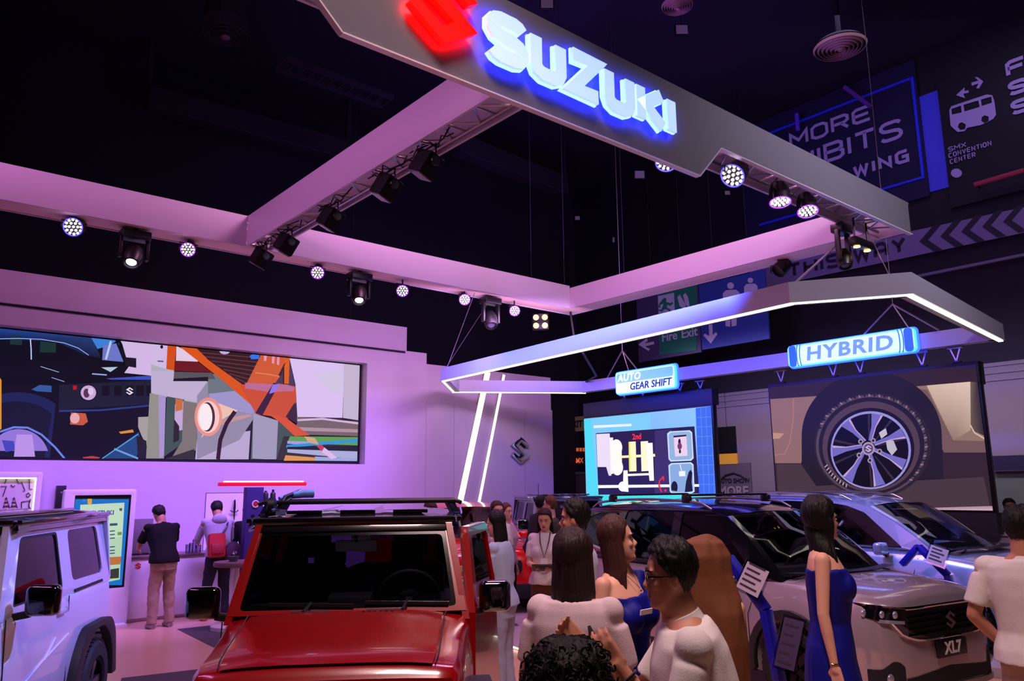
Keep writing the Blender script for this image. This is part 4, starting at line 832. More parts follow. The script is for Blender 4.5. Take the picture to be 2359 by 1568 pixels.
def seat(parent, s, y, z0=.85, h=.50):
    w_ = MB().box((s, y-.24, z0-.25), (s+.12, y+.24, z0+h-.12)).build('seat_back', SEATM, parent, bevel=.05, seg=3)
    MB().box((s+.02, y-.12, z0+h-.08), (s+.11, y+.12, z0+h+.08)).bar((s+.06, y-.05, z0+h-.13), (s+.06, y-.05, z0+h), .012).bar((s+.06, y+.05, z0+h-.13), (s+.06, y+.05, z0+h), .012).build('headrest', SEATM, w_, bevel=.02)
def mirror_part(parent, s, y, z, sg, w_=.19, h=.165, m=None, d=.10):
    m = m or GBLACK
    o = MB().box((s-.02, y-w_/2, z-h/2), (s-.02+d, y+w_/2, z+h/2)).build('wing_mirror', m, parent, bevel=.038, seg=4)
    MB().prism(rrect(-w_/2+.02, -h/2+.02, w_/2-.02, h/2-.02, .03), [], lambda u, v, q: Vector((s-.02+d-.002+q, y+u, z+v)), .005).build('mirror_glass', CHROME, o)
    MB().bar((s+.03, y-sg*w_*.35, z-h*.42), (s+.06, y-sg*(w_*.5+.10), z-h*.55), .05, .045).build('mirror_arm', BPLAS, o, bevel=.01)
    return o
def wiper(parent, a, b, piv):
    MB().tube([piv, Vector(a).lerp(Vector(b), .5)+Vector((0, 0, .015))], [.013, .007], 6).bar(a, b, .012, .02).build('wiper', BPLAS, parent)
def emblem_part(parent, s, y, z, sz, m=CHROME, d=.012):
    return MB().prism(EMBLEM, [], lambda u, v, q: Vector((s-q, y-(u-.5)*sz, z+(v-.5)*sz)), d).build('emblem', m, parent)
def place_car(o, wx, wy, ang):
    o.location = (wx, wy, 0); o.rotation_euler = (0, 0, R(ang))
# -------- boxy off-roader
JK = dict(zb=[(.05, .46), (.25, .40), (1.0, .38), (3.0, .38), (3.36, .42)], zs=[(.05, 1.00), (.09, 1.04), (.5, 1.06), (1.1, 1.10), (1.2, 1.12), (3.36, 1.12)], zc=[(.05, 1.01), (.10, 1.065), (.5, 1.11), (1.05, 1.15), (1.2, 1.13), (3.36, 1.12)],
 hw=[(.05, .60), (.2, .64), (.9, .70), (1.3, .74), (3.0, .74), (3.36, .725)], hs=[(.05, .58), (.2, .61), (.9, .665), (1.3, .71), (3.36, .70)], zw=[(.05, .80), (3.36, .82)])
def jimny(nm, label, col, roofcol, door_open=0, rack=False, group=None):
    t = thing(nm, label, 'car', (0, 0, 0), 0, group); P = paint('paint_'+col[0], col[1], *col[2:])
    lower_body('body', JK, P, t, ((.62, .36), (2.87, .36)), ar=.43)
    MB().box((.12, -.5, .30), (3.25, .5, .42)).build('chassis', CLAD, t)
    MB().box((1.16, -.66, 1.08), (3.3, .66, 1.135)).build('cabin_floor', DASHM, t)
    # hood crown and shut lines
    rows = []
    for i in range(15):
        s = .09+i*.068; rows.append([Vector((s, y, crv(JK['zc'], s)+.012-.012*abs(y/.46)**4)) for y in [(-1+j/6)*crv(JK['hs'], s)*.80 for j in range(13)]])
    MB().grid(rows).build('bonnet_panel', P, t, smooth=60)
    for sg in (-1, 1):
        MB().tube([(s, sg*(crv(JK['hs'], s)*.82), crv(JK['zc'], s)-.008) for s in [.1+.1*i for i in range(11)]], .0032, 5).build('shut_line', CLAD, t)
        MB().prism(rrect(0, 0, .22, .055, .02), [], lambda u, v, d: Vector((1.02+v, sg*(.10+u)+(0 if sg > 0 else 0), 1.158+d)), .004).build('cowl_vent', CLAD, t)
    for i in range(6): MB().box((.985, -.10+i*.032-.16, 1.158), (1.0, -.085+i*.032-.16, 1.166)).build('vent_slot', CLAD, t)
    # front face
    fr = MB().prism(rrect(-.52, .64, .52, .97, .05), [], lambda u, v, d: Vector((.055-d, u, v)), .03).build('grille_panel', CLAD, t, bevel=.006)
    for i in range(5): MB().prism(rrect(-.20+i*.082, .71, -.145+i*.082, .91, .01), [], lambda u, v, d: Vector((.024-d, u, v)), .004).build('grille_slot', BLACK, fr)
    emblem_part(fr, .018, 0, .82, .09)
    for sg in (-1, 1):
        h = MB().lathe([(.105, 0), (.105, .03), (.092, .045), (.06, .055), (1e-4, .06)], 24, Matrix.Translation((.03, sg*.41, .80)) @ Matrix.Rotation(-pi/2, 4, 'Y')).build('headlamp', LAMPG, t, smooth=50)
        MB().lathe([(.10, .02), (.118, .02), (.118, .045), (.10, .05)], 24, Matrix.Translation((.03, sg*.41, .80)) @ Matrix.Rotation(-pi/2, 4, 'Y')).build('lamp_bezel', BPLAS, h)
        MB().lathe([(.04, 0), (.035, .02), (1e-4, .025)], 14, Matrix.Translation((.03, sg*.585, .83)) @ Matrix.Rotation(-pi/2, 4, 'Y')).build('indicator', mat('amber', (230, 120, 20), .3), t)
    MB().box((-.06, -.80, .40), (.14, .80, .58)).build('front_bumper', CLAD, t, bevel=.03); MB().box((3.30, -.72, .38), (3.46, .72, .52)).build('rear_bumper', CLAD, t, bevel=.03)
    for sa in (.62, 2.87):
        for sg in (-1, 1):
            outl = rpoly([(sa-.60, .30), (sa-.50, .62), (sa-.34, .83), (sa+.30, .83), (sa+.46, .70), (sa+.56, .34), (sa+.44, .34), (sa+.43, .36)]+[(sa+.43*cos(R(a)), .36+.43*sin(R(a))) for a in range(12, 180, 12)]+[(sa-.44, .30)], [.02, .08, .12, .12, .10, .03, 0, 0]+[0]*14+[0])
            MB().prism(outl, [], lambda u, v, d: Vector((u, sg*(.80-d*(1)), v)), .13).build('wheel_arch_flare', CLAD, t, bevel=.01)
            wheel(t, sa, sg*.70, .345, .345, .195, .20, 5, RIMD if col[0] == 'red' else mat('rim_smoke', (90, 88, 105), .25, metal=.8))
    for sg in (-1, 1): MB().box((1.15, sg*.70-.03, .37), (2.35, sg*.70+.03, .46)).build('sill_guard', CLAD, t, bevel=.01)
    # greenhouse
    wb = [(1.0, .700), (1.6, .715), (3.4, .705)]; wt = [(1.0, .60), (3.4, .605)]; ZB, ZT = 1.09, 1.66
    outl = rpoly([(1.10, 1.09), (1.40, 1.655), (3.32, 1.655), (3.385, 1.09)], [0, .03, .05, 0])
    dw = rpoly([(1.31, 1.15), (1.53, 1.56), (2.20, 1.56), (2.20, 1.15)], [.03, .05, .04, .05]); qw = rpoly([(2.42, 1.19), (2.42, 1.56), (3.14, 1.56), (3.20, 1.18)], .06)
    for sg in (-1, 1):
        opened = door_open and sg == door_open
        hole = [rpoly([(1.24, 1.10), (1.48, 1.595), (2.26, 1.595), (2.26, 1.10)], .03) if opened else dw, qw]
        sp = MB().prism(outl, hole, side_fn(wb, wt, ZB, ZT, sg), .04).build('body_side', P, t)
        MB().prism(qw, [], side_fn(wb, wt, ZB, ZT, sg, .012), .006).build('side_window', GLT, sp)
        if not opened:
            MB().prism(dw, [], side_fn(wb, wt, ZB, ZT, sg, .012), .006).build('side_window', GLS, sp)
            MB().prism([(a, b) for a, b in dw], [[(a+(1.83-a)*.05, b+(1.3-b)*.07) for a, b in dw]], side_fn(wb, wt, ZB, ZT, sg, .002), .006).build('window_seal', CLAD, sp)
            for sl, z0_ in ((1.16, .46), (2.28, .46)): MB().bar((sl, sg*.743, z0_), (sl, sg*.722, 1.10), .006, .006).build('door_seam', CLAD, t)
            MB().box((2.02, sg*.742-.016, 1.0), (2.18, sg*.742+.016, 1.035)).build('door_handle', P, t, bevel=.01)
        MB().prism([(2.44, 1.125), (3.16, 1.125), (3.16, 1.105), (2.44, 1.105)], [], side_fn(wb, wt, ZB, ZT, sg, -.006), .006).build('side_trim', CLAD, t)
    if door_open:
        sg = door_open; d = MB(); out2 = rpoly([(.02, .46), (.02, 1.11), (.27, 1.60), (1.07, 1.60), (1.10, .46)], [.03, 0, .04, .06, .05])
        win = rpoly([(.17, 1.16), (.34, 1.54), (1.0, 1.54), (1.0, 1.16)], .04)
        dfn = lambda u, v, q: Vector((u, sg*((0 if v < 1.10 else -(v-1.10)*.18)-q), v))
        ang = R(13)
        dd = d.prism(out2, [win], dfn, .05).build('open_door', P, t, loc=(1.17, sg*.74, 0), rot=(0, 0, sg*ang))
        MB().prism(win, [], lambda u, v, q: dfn(u, v, q+.02), .006).build('door_glass', GLS, dd)
        MB().prism(out2[:], [win], lambda u, v, q: dfn(u, v, q+.051), .008).build('door_lining', DASHM, dd)
        MB().bar((.74, sg*-.12, 1.16), (.74, sg*-.09, 1.53), .02).build('window_divider', BPLAS, dd)
    # roof
    RP_ = mat('roof_'+roofcol[0], roofcol[1], .22, coat=1.0)
    rows = []
    for i in range(12):
        s = 1.40+i*(1.99/11)
        rows.append([Vector((s, y*.655, 1.66+.035*(1-abs(y)**3)+(.012 if (.25 < abs(y) < .62) and 1.6 < s < 3.3 else 0)-(.03 if abs(y) > .99 else 0)-(.022 if i == 0 else 0))) for y in [-1, -.99, -.93, -.64, -.60, -.26, -.22, 0, .22, .26, .60, .64, .93, .99, 1]])
    MB().grid(rows).grid([[v-Vector((0, 0, .035)) for v in r_] for r_ in rows]).build('roof', RP_, t, smooth=50)
    MB().box((1.385, -.63, 1.625), (1.46, .63, 1.675)).build('roof_front_edge', RP_, t, bevel=.02)
    for sg in (-1, 1): MB().bar((1.40, sg*.655, 1.655), (3.38, sg*.655, 1.655), .03, .03).build('drip_rail', RP_, t, bevel=.006)
    for i in range(3): MB().prism(rpoly([(1.55, -.46+i*.34), (1.60, -.43+i*.34), (3.2, -.43+i*.34), (3.2, -.25+i*.34), (1.60, -.25+i*.34), (1.55, -.22+i*.34)], .02), [], lambda u, v, q: Vector((u, v, 1.69+q)), .022).build('roof_rib', RP_, t, bevel=.008)
    # windscreen with frame
    def ws(u, v, d, e=0): # v 0 bottom 1 top
        s = 1.12+.29*v; z = 1.135+.50*v; hw_ = .685-.085*v
        return Vector((s+d*.88-e*.88, u*hw_, z-d*.47+e*.47))
    of = [(-1, 0), (1, 0), (1, 1), (-1, 1)]; inn = rpoly([(-.905, .085), (.905, .085), (.905, .90), (-.905, .90)], .06)
    MB().prism([(-1, 0), (1, 0), (1, 1), (-1, 1)], [rpoly([(-.92, .05), (.92, .05), (.925, .97), (-.925, .97)], .05)], lambda u, v, d: ws(u, v, d), .035).build('screen_frame', P, t)
    w_ = MB().prism([(-.92, .05), (.92, .05), (.925, .97), (-.925, .97)], [], lambda u, v, d: ws(u, v, d+.006), .006).build('windscreen', GLWS, t)
    MB().prism([(-.918, .052), (.918, .052), (.922, .968), (-.922, .968)], [rpoly([(-.885, .10), (.885, .10), (.885, .86), (-.885, .86)], .05)], lambda u, v, d: ws(u, v, d+.004), .002).build('screen_band', mat('frit_black', (3, 3, 4), .12, spec=.4), w_)
    MB().prism([(-1.005, .90), (1.005, .90), (1.01, 1.03), (-1.01, 1.03)], [], lambda u, v, d: ws(u, v, -.006+d), .04).build('black_header', RP_, t, bevel=.004)
    MB().prism([(-1, 0), (1, 0), (.93, 1), (-.93, 1)], [rpoly([(-.80, .10), (.80, .10), (.76, .88), (-.76, .88)], .05)], lambda u, v, d: Vector((3.385-.055*v+d, u*.70, 1.12+.53*v)), .03).build('tailgate_frame', P, t)
    MB().prism([(-.80, .10), (.80, .10), (.76, .88), (-.76, .88)], [], lambda u, v, d: Vector((3.395-.055*v+d, u*.70, 1.12+.53*v)), .006).build('rear_window', GLT, t)
    sw = MB().lathe([(.12, 0), (.34, 0), (.35, .05), (.35, .15), (.33, .19), (1e-4, .20)], 28, Matrix.Translation((3.42, .05, .86)) @ Matrix.Rotation(pi/2, 4, 'Y')).build('spare_wheel', RUB, t, smooth=40)
    # interior
    MB().box((1.16, -.64, 1.05), (1.40, .64, 1.165)).box((1.22, -.12, 1.1), (1.42, .14, 1.22)).build('dashboard', DASHM, t, bevel=.015)
    steering(t, 1.50, -.34, 1.17); [seat(t, 1.98, y, .98, .48) for y in (-.34, .34)]; [seat(t, 2.72, y, .95, .40) for y in (-.3, .3)]
    rm = MB().box((1.50, -.13, 1.455), (1.525, .13, 1.525)).build('rear_view_mirror', mat('mirror_grey', (225, 218, 232), .5), t, bevel=.01); MB().bar((1.50, 0, 1.52), (1.44, 0, 1.60), .02).build('mirror_stem', BPLAS, rm)
    MB().box((1.475, -.09, 1.53), (1.49, .03, 1.59)).build('sensor_pod', mat('mirror_grey', (225, 218, 232), .5), t, bevel=.008)
    for y0 in (.40, -.16): wiper(t, ws(y0/.685+.10, .10, 0, .012), ws(y0/.685-.62, .07, 0, .012), ws(y0/.685-.02-.2, .0, 0, .015)+Vector((-.07, 0, .015)))
    for sg in (-1, 1): mirror_part(t, 1.27, sg*(.87), 1.19, sg, .195, .185)
    # lamps at the back
    for sg in (-1, 1): MB().box((3.44, sg*.55-.12, .40), (3.475, sg*.55+.12, .48)).build('tail_lamp', mat('tail_red', (170, 10, 14), .2, coat=1.0), t, bevel=.01)
    if rack:
        for s in (1.85, 2.55):
            b_ = MB().tube([(s, -.69, 1.745), (s, -.66, 1.76), (s, .66, 1.76), (s, .69, 1.745)], .016, 8)
            bo = b_.cbox((s, 0, 1.76), (.07, 1.30, .020)).build('rack_bar', BPLAS, t, bevel=.006)
            for sg in (-1, 1): MB().bar((s, sg*.61, 1.755), (s+.01, sg*.655, 1.67), .06, .045).cbox((s, sg*.655, 1.672), (.09, .05, .03)).build('rack_foot', mat('rack_blue', (20, 22, 60), .4), bo, bevel=.006)
    return t
RED = ('red', (126, 1, 5), .0, .22); WHT = ('white', (200, 198, 214), .0, .25)
red = jimny('red_off_roader', 'red boxy off-roader facing the viewer with black roof and roof rack', RED, ('black', (10, 9, 13)), door_open=-1, rack=True)
place_car(red, -3.33, 1.715, 146.4)
wj = jimny('white_off_roader', 'white boxy off-roader with black roof at the left edge', WHT, ('brown_black', (30, 22, 24)))
place_car(wj, -4.97, -.36, 152.0)
# decals on the white door
MB().tube([(1.25, -.747, .62), (1.75, -.748, .745), (2.25, -.748, .84)], .006, 5).tube([(1.80, -.749, .75), (1.98, -.748, .86)], .006, 5).build('pinstripe', WHITE2, wj)
# -------- seven seat crossover
def suv(nm, label, col, P_, glass_=GLS, black_roof=False, plate_=None, cladding=True, rails=True, bars=False, rimm=RIMS, spokes=5):
    t = thing(nm, label, 'car'); P = paint('paint_'+col[0], col[1], *col[2:]); L = P_['L']
    K = P_['K']; lower_body('body', K, P, t, ((P_['wf'], .35), (P_['wr'], .35)), ar=.385, n=60)
    MB().box((.2, -.6, .24), (L-.15, .6, .36)).build('underbody', CLAD, t)
    MB().box((1.15, -.66, .93), (L-.12, .66, P_['zbelt']+.015)).build('cabin_floor', DASHM, t)
    for sa in (P_['wf'], P_['wr']):
        for sg in (-1, 1):
            wheel(t, sa, sg*(crv(K['hw'], sa)-.125), .335, .335, .21, .235, spokes, rimm)
            if cladding:
                yb_ = crv(K['hw'], sa)
                MB().prism([(sa+.45*cos(R(a)), .35+.45*sin(R(a))) for a in range(-12, 193, 12)]+[(sa+.38*cos(R(a)), .35+.38*sin(R(a))) for a in range(192, -13, -12)], [], lambda u, v, d: Vector((u, sg*(yb_+.012-d), v)), .05).build('wheel_arch_trim', CLAD, t, bevel=.006)
    if cladding:
        for sg in (-1, 1): MB().box((P_['wf']+.4, sg*.845-.03, .24), (P_['wr']-.4, sg*.845+.03, .37)).build('sill_cladding', CLAD, t, bevel=.012)
    wb, wt = P_['wb'], P_['wt']; ZB, ZT = P_['zbelt'], P_['ztop']; RL = P_['roof']
    n_ = 22; top = [(RL[0][0]+(RL[-1][0]-RL[0][0])*i/n_, crv(RL, RL[0][0]+(RL[-1][0]-RL[0][0])*i/n_)) for i in range(n_+1)]
    base = P_['belt']; outl = [base[0]]+P_['apil']+top+[base[1]]
    for sg in (-1, 1):
        sp = MB().prism(outl, P_['win'], side_fn(wb, wt, ZB, ZT, sg), .035).build('body_side', mat('pillar_black', (12, 12, 18), .15, coat=1.0) if black_roof else P, t)
        for q in P_['win']:
            MB().prism(q, [], side_fn(wb, wt, ZB, ZT, sg, .012), .005).build('side_window', glass_, sp)
        cx = .5
        strip = MB(); bl = [(base[0][0]+.15+(base[1][0]-base[0][0]-.3)*i/20) for i in range(21)]
        fn = side_fn(wb, wt, ZB, ZT, sg, -.008)
        strip.tube([fn(s, ZB+.035+(s-1)*P_['bslope'], 0) for s in bl], .008, 5).build('belt_moulding', CHROME if not black_roof else BPLAS, t)
        if rails:
            rr = [RL[0][0]+.25+(RL[-1][0]-RL[0][0]-.4)*i/16 for i in range(17)]
            MB().tube([Vector((s, sg*(crv(wt, s)-.03), crv(RL, s)+.022+(.028 if 0 < i < 16 else -.012))) for i, s in enumerate(rr)], .014, 7).build('roof_rail', CHROME if not black_roof else mat('rail_silver', (150, 146, 165), .3, metal=.8), t, smooth=60)
        for sd in P_['seams']: MB().tube([(sd[0], sg*(crv(K['hw'], sd[0])+.0015), .40), (sd[0]+.005, sg*(crv(K['hw'], sd[0])+.0015), .72), (sd[1], sg*(crv(K['hs'], sd[1])+.004), ZB-.03)], .004, 5).build('door_seam', CLAD, t)
        for hs_ in P_['handles']:
            y_ = (crv(K['hw'], hs_)*.5+crv(K['hs'], hs_)*.5)+.012
            MB().box((hs_-.10, sg*y_-.014, .895), (hs_+.10, sg*y_+.014, .925)).build('door_handle', P_.get('hmat', P), t, bevel=.01)
        mirror_part(t, P_['mir'][0], sg*P_['mir'][1], P_['mir'][2], sg, .20, .14, P_.get('mmat', P))
    # roof skin
    RM = mat('roof_gloss_black', (12, 11, 15), .15, coat=1.0) if black_roof else P
    rows = [[Vector((s, v*(crv(wt, s)+.004), z+P_['crown']*(1-abs(v)**2.4))) for v in [-1+j/8 for j in range(17)]] for s, z in top]
    MB().grid(rows).grid([[v-Vector((0, 0, .03)) for v in r_] for r_ in rows]).build('roof', RM, t, smooth=50)
    # windscreen
    ap = [base[0]]+P_['apil']+[top[0]]
    def wsp(i, v, off=0):
        u = i/12*(len(ap)-1); k = min(int(u), len(ap)-2); f = u-k; s = ap[k][0]*(1-f)+ap[k+1][0]*f; z = ap[k][1]*(1-f)+ap[k+1][1]*f
        y = crv(wb, s)+(crv(wt, s)-crv(wb, s))*(z-ZB)/(ZT-ZB)
        return Vector((s-P_['bulge']*(1-v*v)+off*.6, v*(y-.005), z+P_['crown']*(1-abs(v)**2.4)*(i/12)-off*.8+.004))
    vs_ = [-.955+1.91*j/14 for j in range(15)]
    gw = MB().grid([[wsp(i, v) for v in vs_] for i in range(13)]).build('windscreen', GLWS, t, smooth=60)
    bd = MB().grid([[wsp(i*.07, v, .004) for v in vs_] for i in range(13)]).grid([[wsp(11.4+i*.06, v, .004) for v in vs_] for i in range(11)]).build('screen_band', BPLAS, gw)
    for sg in (-1, 1): MB().grid([[wsp(i, sg*v, -.004) for v in (.94, .97, 1.004)] for i in range(13)]).build('pillar_cover', MATS.get('pillar_black', P) if black_roof else P, t, smooth=60)
    # cowl
    MB().grid([[Vector((base[0][0]-P_['bulge']*(1-v*v)-.13*(1-q)+.02, v*.74, crv(K['zc'], base[0][0]-.1)-.012+.018*q*0+.02)) for v in vs_] for q in (0, 1)]).build('cowl_panel', BPLAS, t)
    for y0 in (.55, .0):
        a = wsp(.7, y0/.74+.12, -.012); b = wsp(.5, y0/.74-.70, -.012); wiper(t, a, b, wsp(0, y0/.74-.0, -.02)+Vector((-.05, 0, .01)))
    # tailgate
    bs = top[-1]; be = base[1]
    MB().prism([(-1, 0), (1, 0), (.86, 1), (-.86, 1)], [rpoly([(-.82, .12), (.82, .12), (.72, .82), (-.72, .82)], .06)], lambda u, v, d: Vector((be[0]+(bs[0]-be[0])*v-d, u*crv(wb, be[0]), be[1]+(bs[1]-be[1])*v)), .04).build('tailgate_frame', P, t)
    MB().prism(rpoly([(-.82, .12), (.82, .12), (.72, .82), (-.72, .82)], .06), [], lambda u, v, d: Vector((be[0]+(bs[0]-be[0])*v-d-.01, u*crv(wb, be[0]), be[1]+(bs[1]-be[1])*v)), .005).build('rear_window', GLT, t)
    MB().box((base[0][0]+.08, -.66, .94), (base[0][0]+.55, .66, ZB+.07)).build('dashboard', DASHM, t, bevel=.03)
    steering(t, base[0][0]+.72, -.36, ZB+.06, .5)
    for y in (-.36, .36): seat(t, base[0][0]+1.35, y, .86, .52); seat(t, base[0][0]+2.2, y, .86, .46)
    MB().box((P_['wf']+1.05, -.11, ZT-.14), (P_['wf']+1.075, .11, ZT-.075)).build('rear_view_mirror', BPLAS, t, bevel=.01)
    for sg in (-1, 1): MB().prism(rpoly([(L-.10, .86), (L-.35, .98), (L-.30, 1.06), (L-.08, 1.08)], .02), [], lambda u, v, d: Vector((u, sg*(crv(K['hs'], u)+.015-d), v)), .05).build('tail_lamp', MATS['tail_red'], t)
    if bars:
        for s in bars:
            zt_ = crv(RL, s)+.115
            b_ = MB().tube([(s, -.62, zt_-.005), (s, -.58, zt_), (s, .58, zt_), (s, .62, zt_-.005)], .013, 7).cbox((s, 0, zt_), (.05, 1.2, .014)).build('rack_bar', BPLAS, t, bevel=.003)
            for sg in (-1, 1): MB().cbox((s, sg*(crv(wt, s)-.03), zt_-.045), (.11, .055, .075)).build('rack_foot', BPLAS, b_, bevel=.014)
    return t
XK = dict(zb=[(0, .34), (.03, .27), (.2, .22), (.9, .22), (3.6, .24), (4.3, .30), (4.42, .40)],
 zs=[(0, .66), (.03, .80), (.08, .90), (.25, .955), (.6, .985), (1.0, 1.0), (1.3, 1.0), (4.2, 1.03), (4.36, 1.0), (4.42, .9)],
 zc=[(0, .70), (.03, .84), (.07, .955), (.20, 1.01), (.6, 1.06), (.95, 1.075), (1.15, 1.03), (4.2, 1.03), (4.36, 1.0), (4.42, .9)],
 hw=[(0, .50), (.03, .62), (.12, .76), (.3, .845), (.7, .882), (3.6, .882), (4.2, .84), (4.42, .70)],
 hs=[(0, .46), (.03, .57), (.12, .68), (.3, .76), (.7, .80), (1.1, .79), (3.6, .79), (4.2, .75), (4.42, .62)], zw=[(0, .55), (.5, .66), (4.42, .70)])
XP = dict(L=4.45, K=XK, wf=.86, wr=3.60, zbelt=1.0, ztop=1.62, bslope=.018, crown=.045, bulge=.17,
 wb=[(.9, .74), (1.4, .785), (3.4, .785), (4.3, .70)], wt=[(1.0, .60), (2.2, .625), (3.4, .615), (4.3, .57)],
 belt=((1.0, 1.0), (4.34, 1.0)), apil=[(1.20, 1.19), (1.42, 1.37)], roof=[(1.70, 1.545), (2.0, 1.605), (2.5, 1.645), (3.1, 1.65), (3.7, 1.62), (4.12, 1.56)],
 win=[rpoly([(1.32, 1.06), (1.78, 1.475), (2.05, 1.55), (2.32, 1.575), (2.34, 1.07)], .03), rpoly([(2.46, 1.075), (2.44, 1.58), (2.95, 1.59), (3.22, 1.575), (3.32, 1.30), (3.30, 1.09)], .035), rpoly([(3.43, 1.13), (3.36, 1.56), (3.75, 1.54), (3.98, 1.48), (4.10, 1.22)], .04)],
 seams=[(1.28, 1.24), (2.38, 2.39), (3.28, 3.36)], handles=[2.18, 3.12], mir=(1.46, .93, 1.06), mmat=GBLACK)
xl = suv('grey_crossover', 'pearl grey crossover with black roof bars and XL7 plate, nearest car on the right', ('pearl', (172, 158, 166), .35, .25), XP, black_roof=True, bars=(2.30, 3.55), rimm=RIMD)
xl.location = (-2.83, 6.98, 0); xl.rotation_euler = (0, 0, R(171))
def pr(nm, poly, s, m, d, par, bev=0, ys=1):
    """flat shape on the nose, poly in (y, z); s may follow the nose curve"""
    fn = (lambda u, v, q: Vector((s(u)-q, u, v))) if callable(s) else (lambda u, v, q: Vector((s-q, u, v)))
    return MB().prism(poly, [], fn, d).build(nm, m, par, bevel=bev)
def surf_s(K, u, z):
    u = abs(u)
    def half(s):
        hw, hs, zw, zs = (crv(K[k], s) for k in ('hw', 'hs', 'zw', 'zs')); t = min(1, max(0, (z-zw)/max(.05, zs-.05-zw))); return hw+(hs-hw)*t
    a, b = K['hw'][0][0], K['hw'][0][0]+1.2
    if half(a) >= u: return a
    for _ in range(22):
        m = (a+b)/2
        if half(m) >= u: b = m
        else: a = m
    return (a+b)/2
def nose_patch(nm, K, u0, u1, zb, zt, off, m, par, n=16, nz=3, thick=.012):
    f = [[Vector((surf_s(K, u0+(u1-u0)*i/n, zb(i/n)+(zt(i/n)-zb(i/n))*j/nz)-off, (u0+(u1-u0)*i/n), zb(i/n)+(zt(i/n)-zb(i/n))*j/nz)) for j in range(nz+1)] for i in range(n+1)]
    mb = MB().grid(f); g2 = [[p+Vector((thick+off, -math.copysign(.0, p.y), 0)) for p in r_] for r_ in f]; mb.grid(g2)
    for q in ((f[0], g2[0]), (f[-1], g2[-1]), ([r_[0] for r_ in f], [r_[0] for r_ in g2]), ([r_[-1] for r_ in f], [r_[-1] for r_ in g2])): mb.grid(q)
    return mb.build(nm, m, par, smooth=50)
nose = lambda u: -.015+.10*abs(u/.7)**2.2
def arcpts(y0, y1, z, n=12): return [(y0+(y1-y0)*i/n, z) for i in range(n+1)]
XN = XK
g = nose_patch('grille', XN, -.60, .60, lambda t: .64+.16*abs(2*t-1)**3, lambda t: .885, .012, BLACK, xl, 24)
for z in (.69, .735, .78, .825): MB().tube([(surf_s(XN, u, z)-.02, u, z) for u, _ in arcpts(-.52, .52, 0, 20)], .008, 5).build('grille_bar', mat('dark_chrome', (60, 58, 64), .15, metal=1), g, smooth=60)
MB().tube([(surf_s(XN, u, .89)-.02, u, .885) for u, _ in arcpts(-.62, .62, 0, 24)], .014, 6).build('grille_moulding', CHROME, g, smooth=60)
MB().tube([(surf_s(XN, .66*c, .70)-.018, .66*c, .80) if abs(c) == 1 else (surf_s(XN, .64*c, .66)-.018, .64*c, .635+.10*abs(c)**5) for c in [-1+i/12 for i in range(25)]], .014, 6).build('grille_moulding', CHROME, g, smooth=60)
emblem_part(g, -.03, 0, .765, .14)
nose_patch('lower_grille', XN, -.56, .56, lambda t: .285, lambda t: .41-.04*abs(2*t-1), .008, BLACK, xl, 20)
pb = MB().box((-.035, -.20, .485), (-.012, .20, .615)).build('number_plate', BPLAS, xl, bevel=.004)
place(text_mb('XL7', .125, .004, .004, 'CENTER', 0, 1.1), frame_M((-.038, 0, .55), (0, -1, 0), (0, 0, 1))).build('lettering', mat('plate_letter', (210, 205, 205), .5), pb)
SK = mat('skid_silver', (150, 140, 140), .35, metal=.6)
nose_patch('skid_plate', XN, -.70, .70, lambda t: .235, lambda t: .275, .02, SK, xl, 24, 2)
for sg in (-1, 1):
    h = nose_patch('headlamp', XN, sg*.56, sg*.845, lambda t: .765+.05*t+.04*t**3, lambda t: .895+.035*t, .048, mat('lamp_black', (14, 13, 18), .08, coat=1.0), xl, 18, 4)
    for c in (.63, .70, .765): MB().ell((surf_s(XN, c, .84)-.046, sg*c, .845), (.016, .030, .030), 14, 8).build('lamp_lens', LAMPG, h, smooth=60)
    nose_patch('light_strip', XN, sg*.57, sg*.84, lambda t: .885+.03*t, lambda t: .896+.033*t, .056, CHROME, h, 14, 1)
    nose_patch('indicator_strip', XN, sg*.58, sg*.72, lambda t: .775+.01*t, lambda t: .80+.01*t, .054, LAMPG, h, 10, 1)
    fr_ = nose_patch('fog_lamp_recess', XN, sg*.58, sg*.80, lambda t: .27+.03*t, lambda t: .44+.06*sin(pi*min(1, t*1.3+.1)), .006, BLACK, xl, 12, 3)
    MB().ell((surf_s(XN, .70, .37)-.004, sg*.69, .375), (.02, .04, .04), 14, 8).build('fog_lamp', LAMPG, fr_, smooth=60)
    MB().tube([(.18+k*.08, sg*(.34+.022*k), crv(XK['zs'], .18+k*.08)+(crv(XK['zc'], .18+k*.08)-crv(XK['zs'], .18+k*.08))*.78+.001) for k in range(10)], .007, 5).build('bonnet_crease', P_pearl if False else MATS['paint_pearl'], xl, smooth=60)
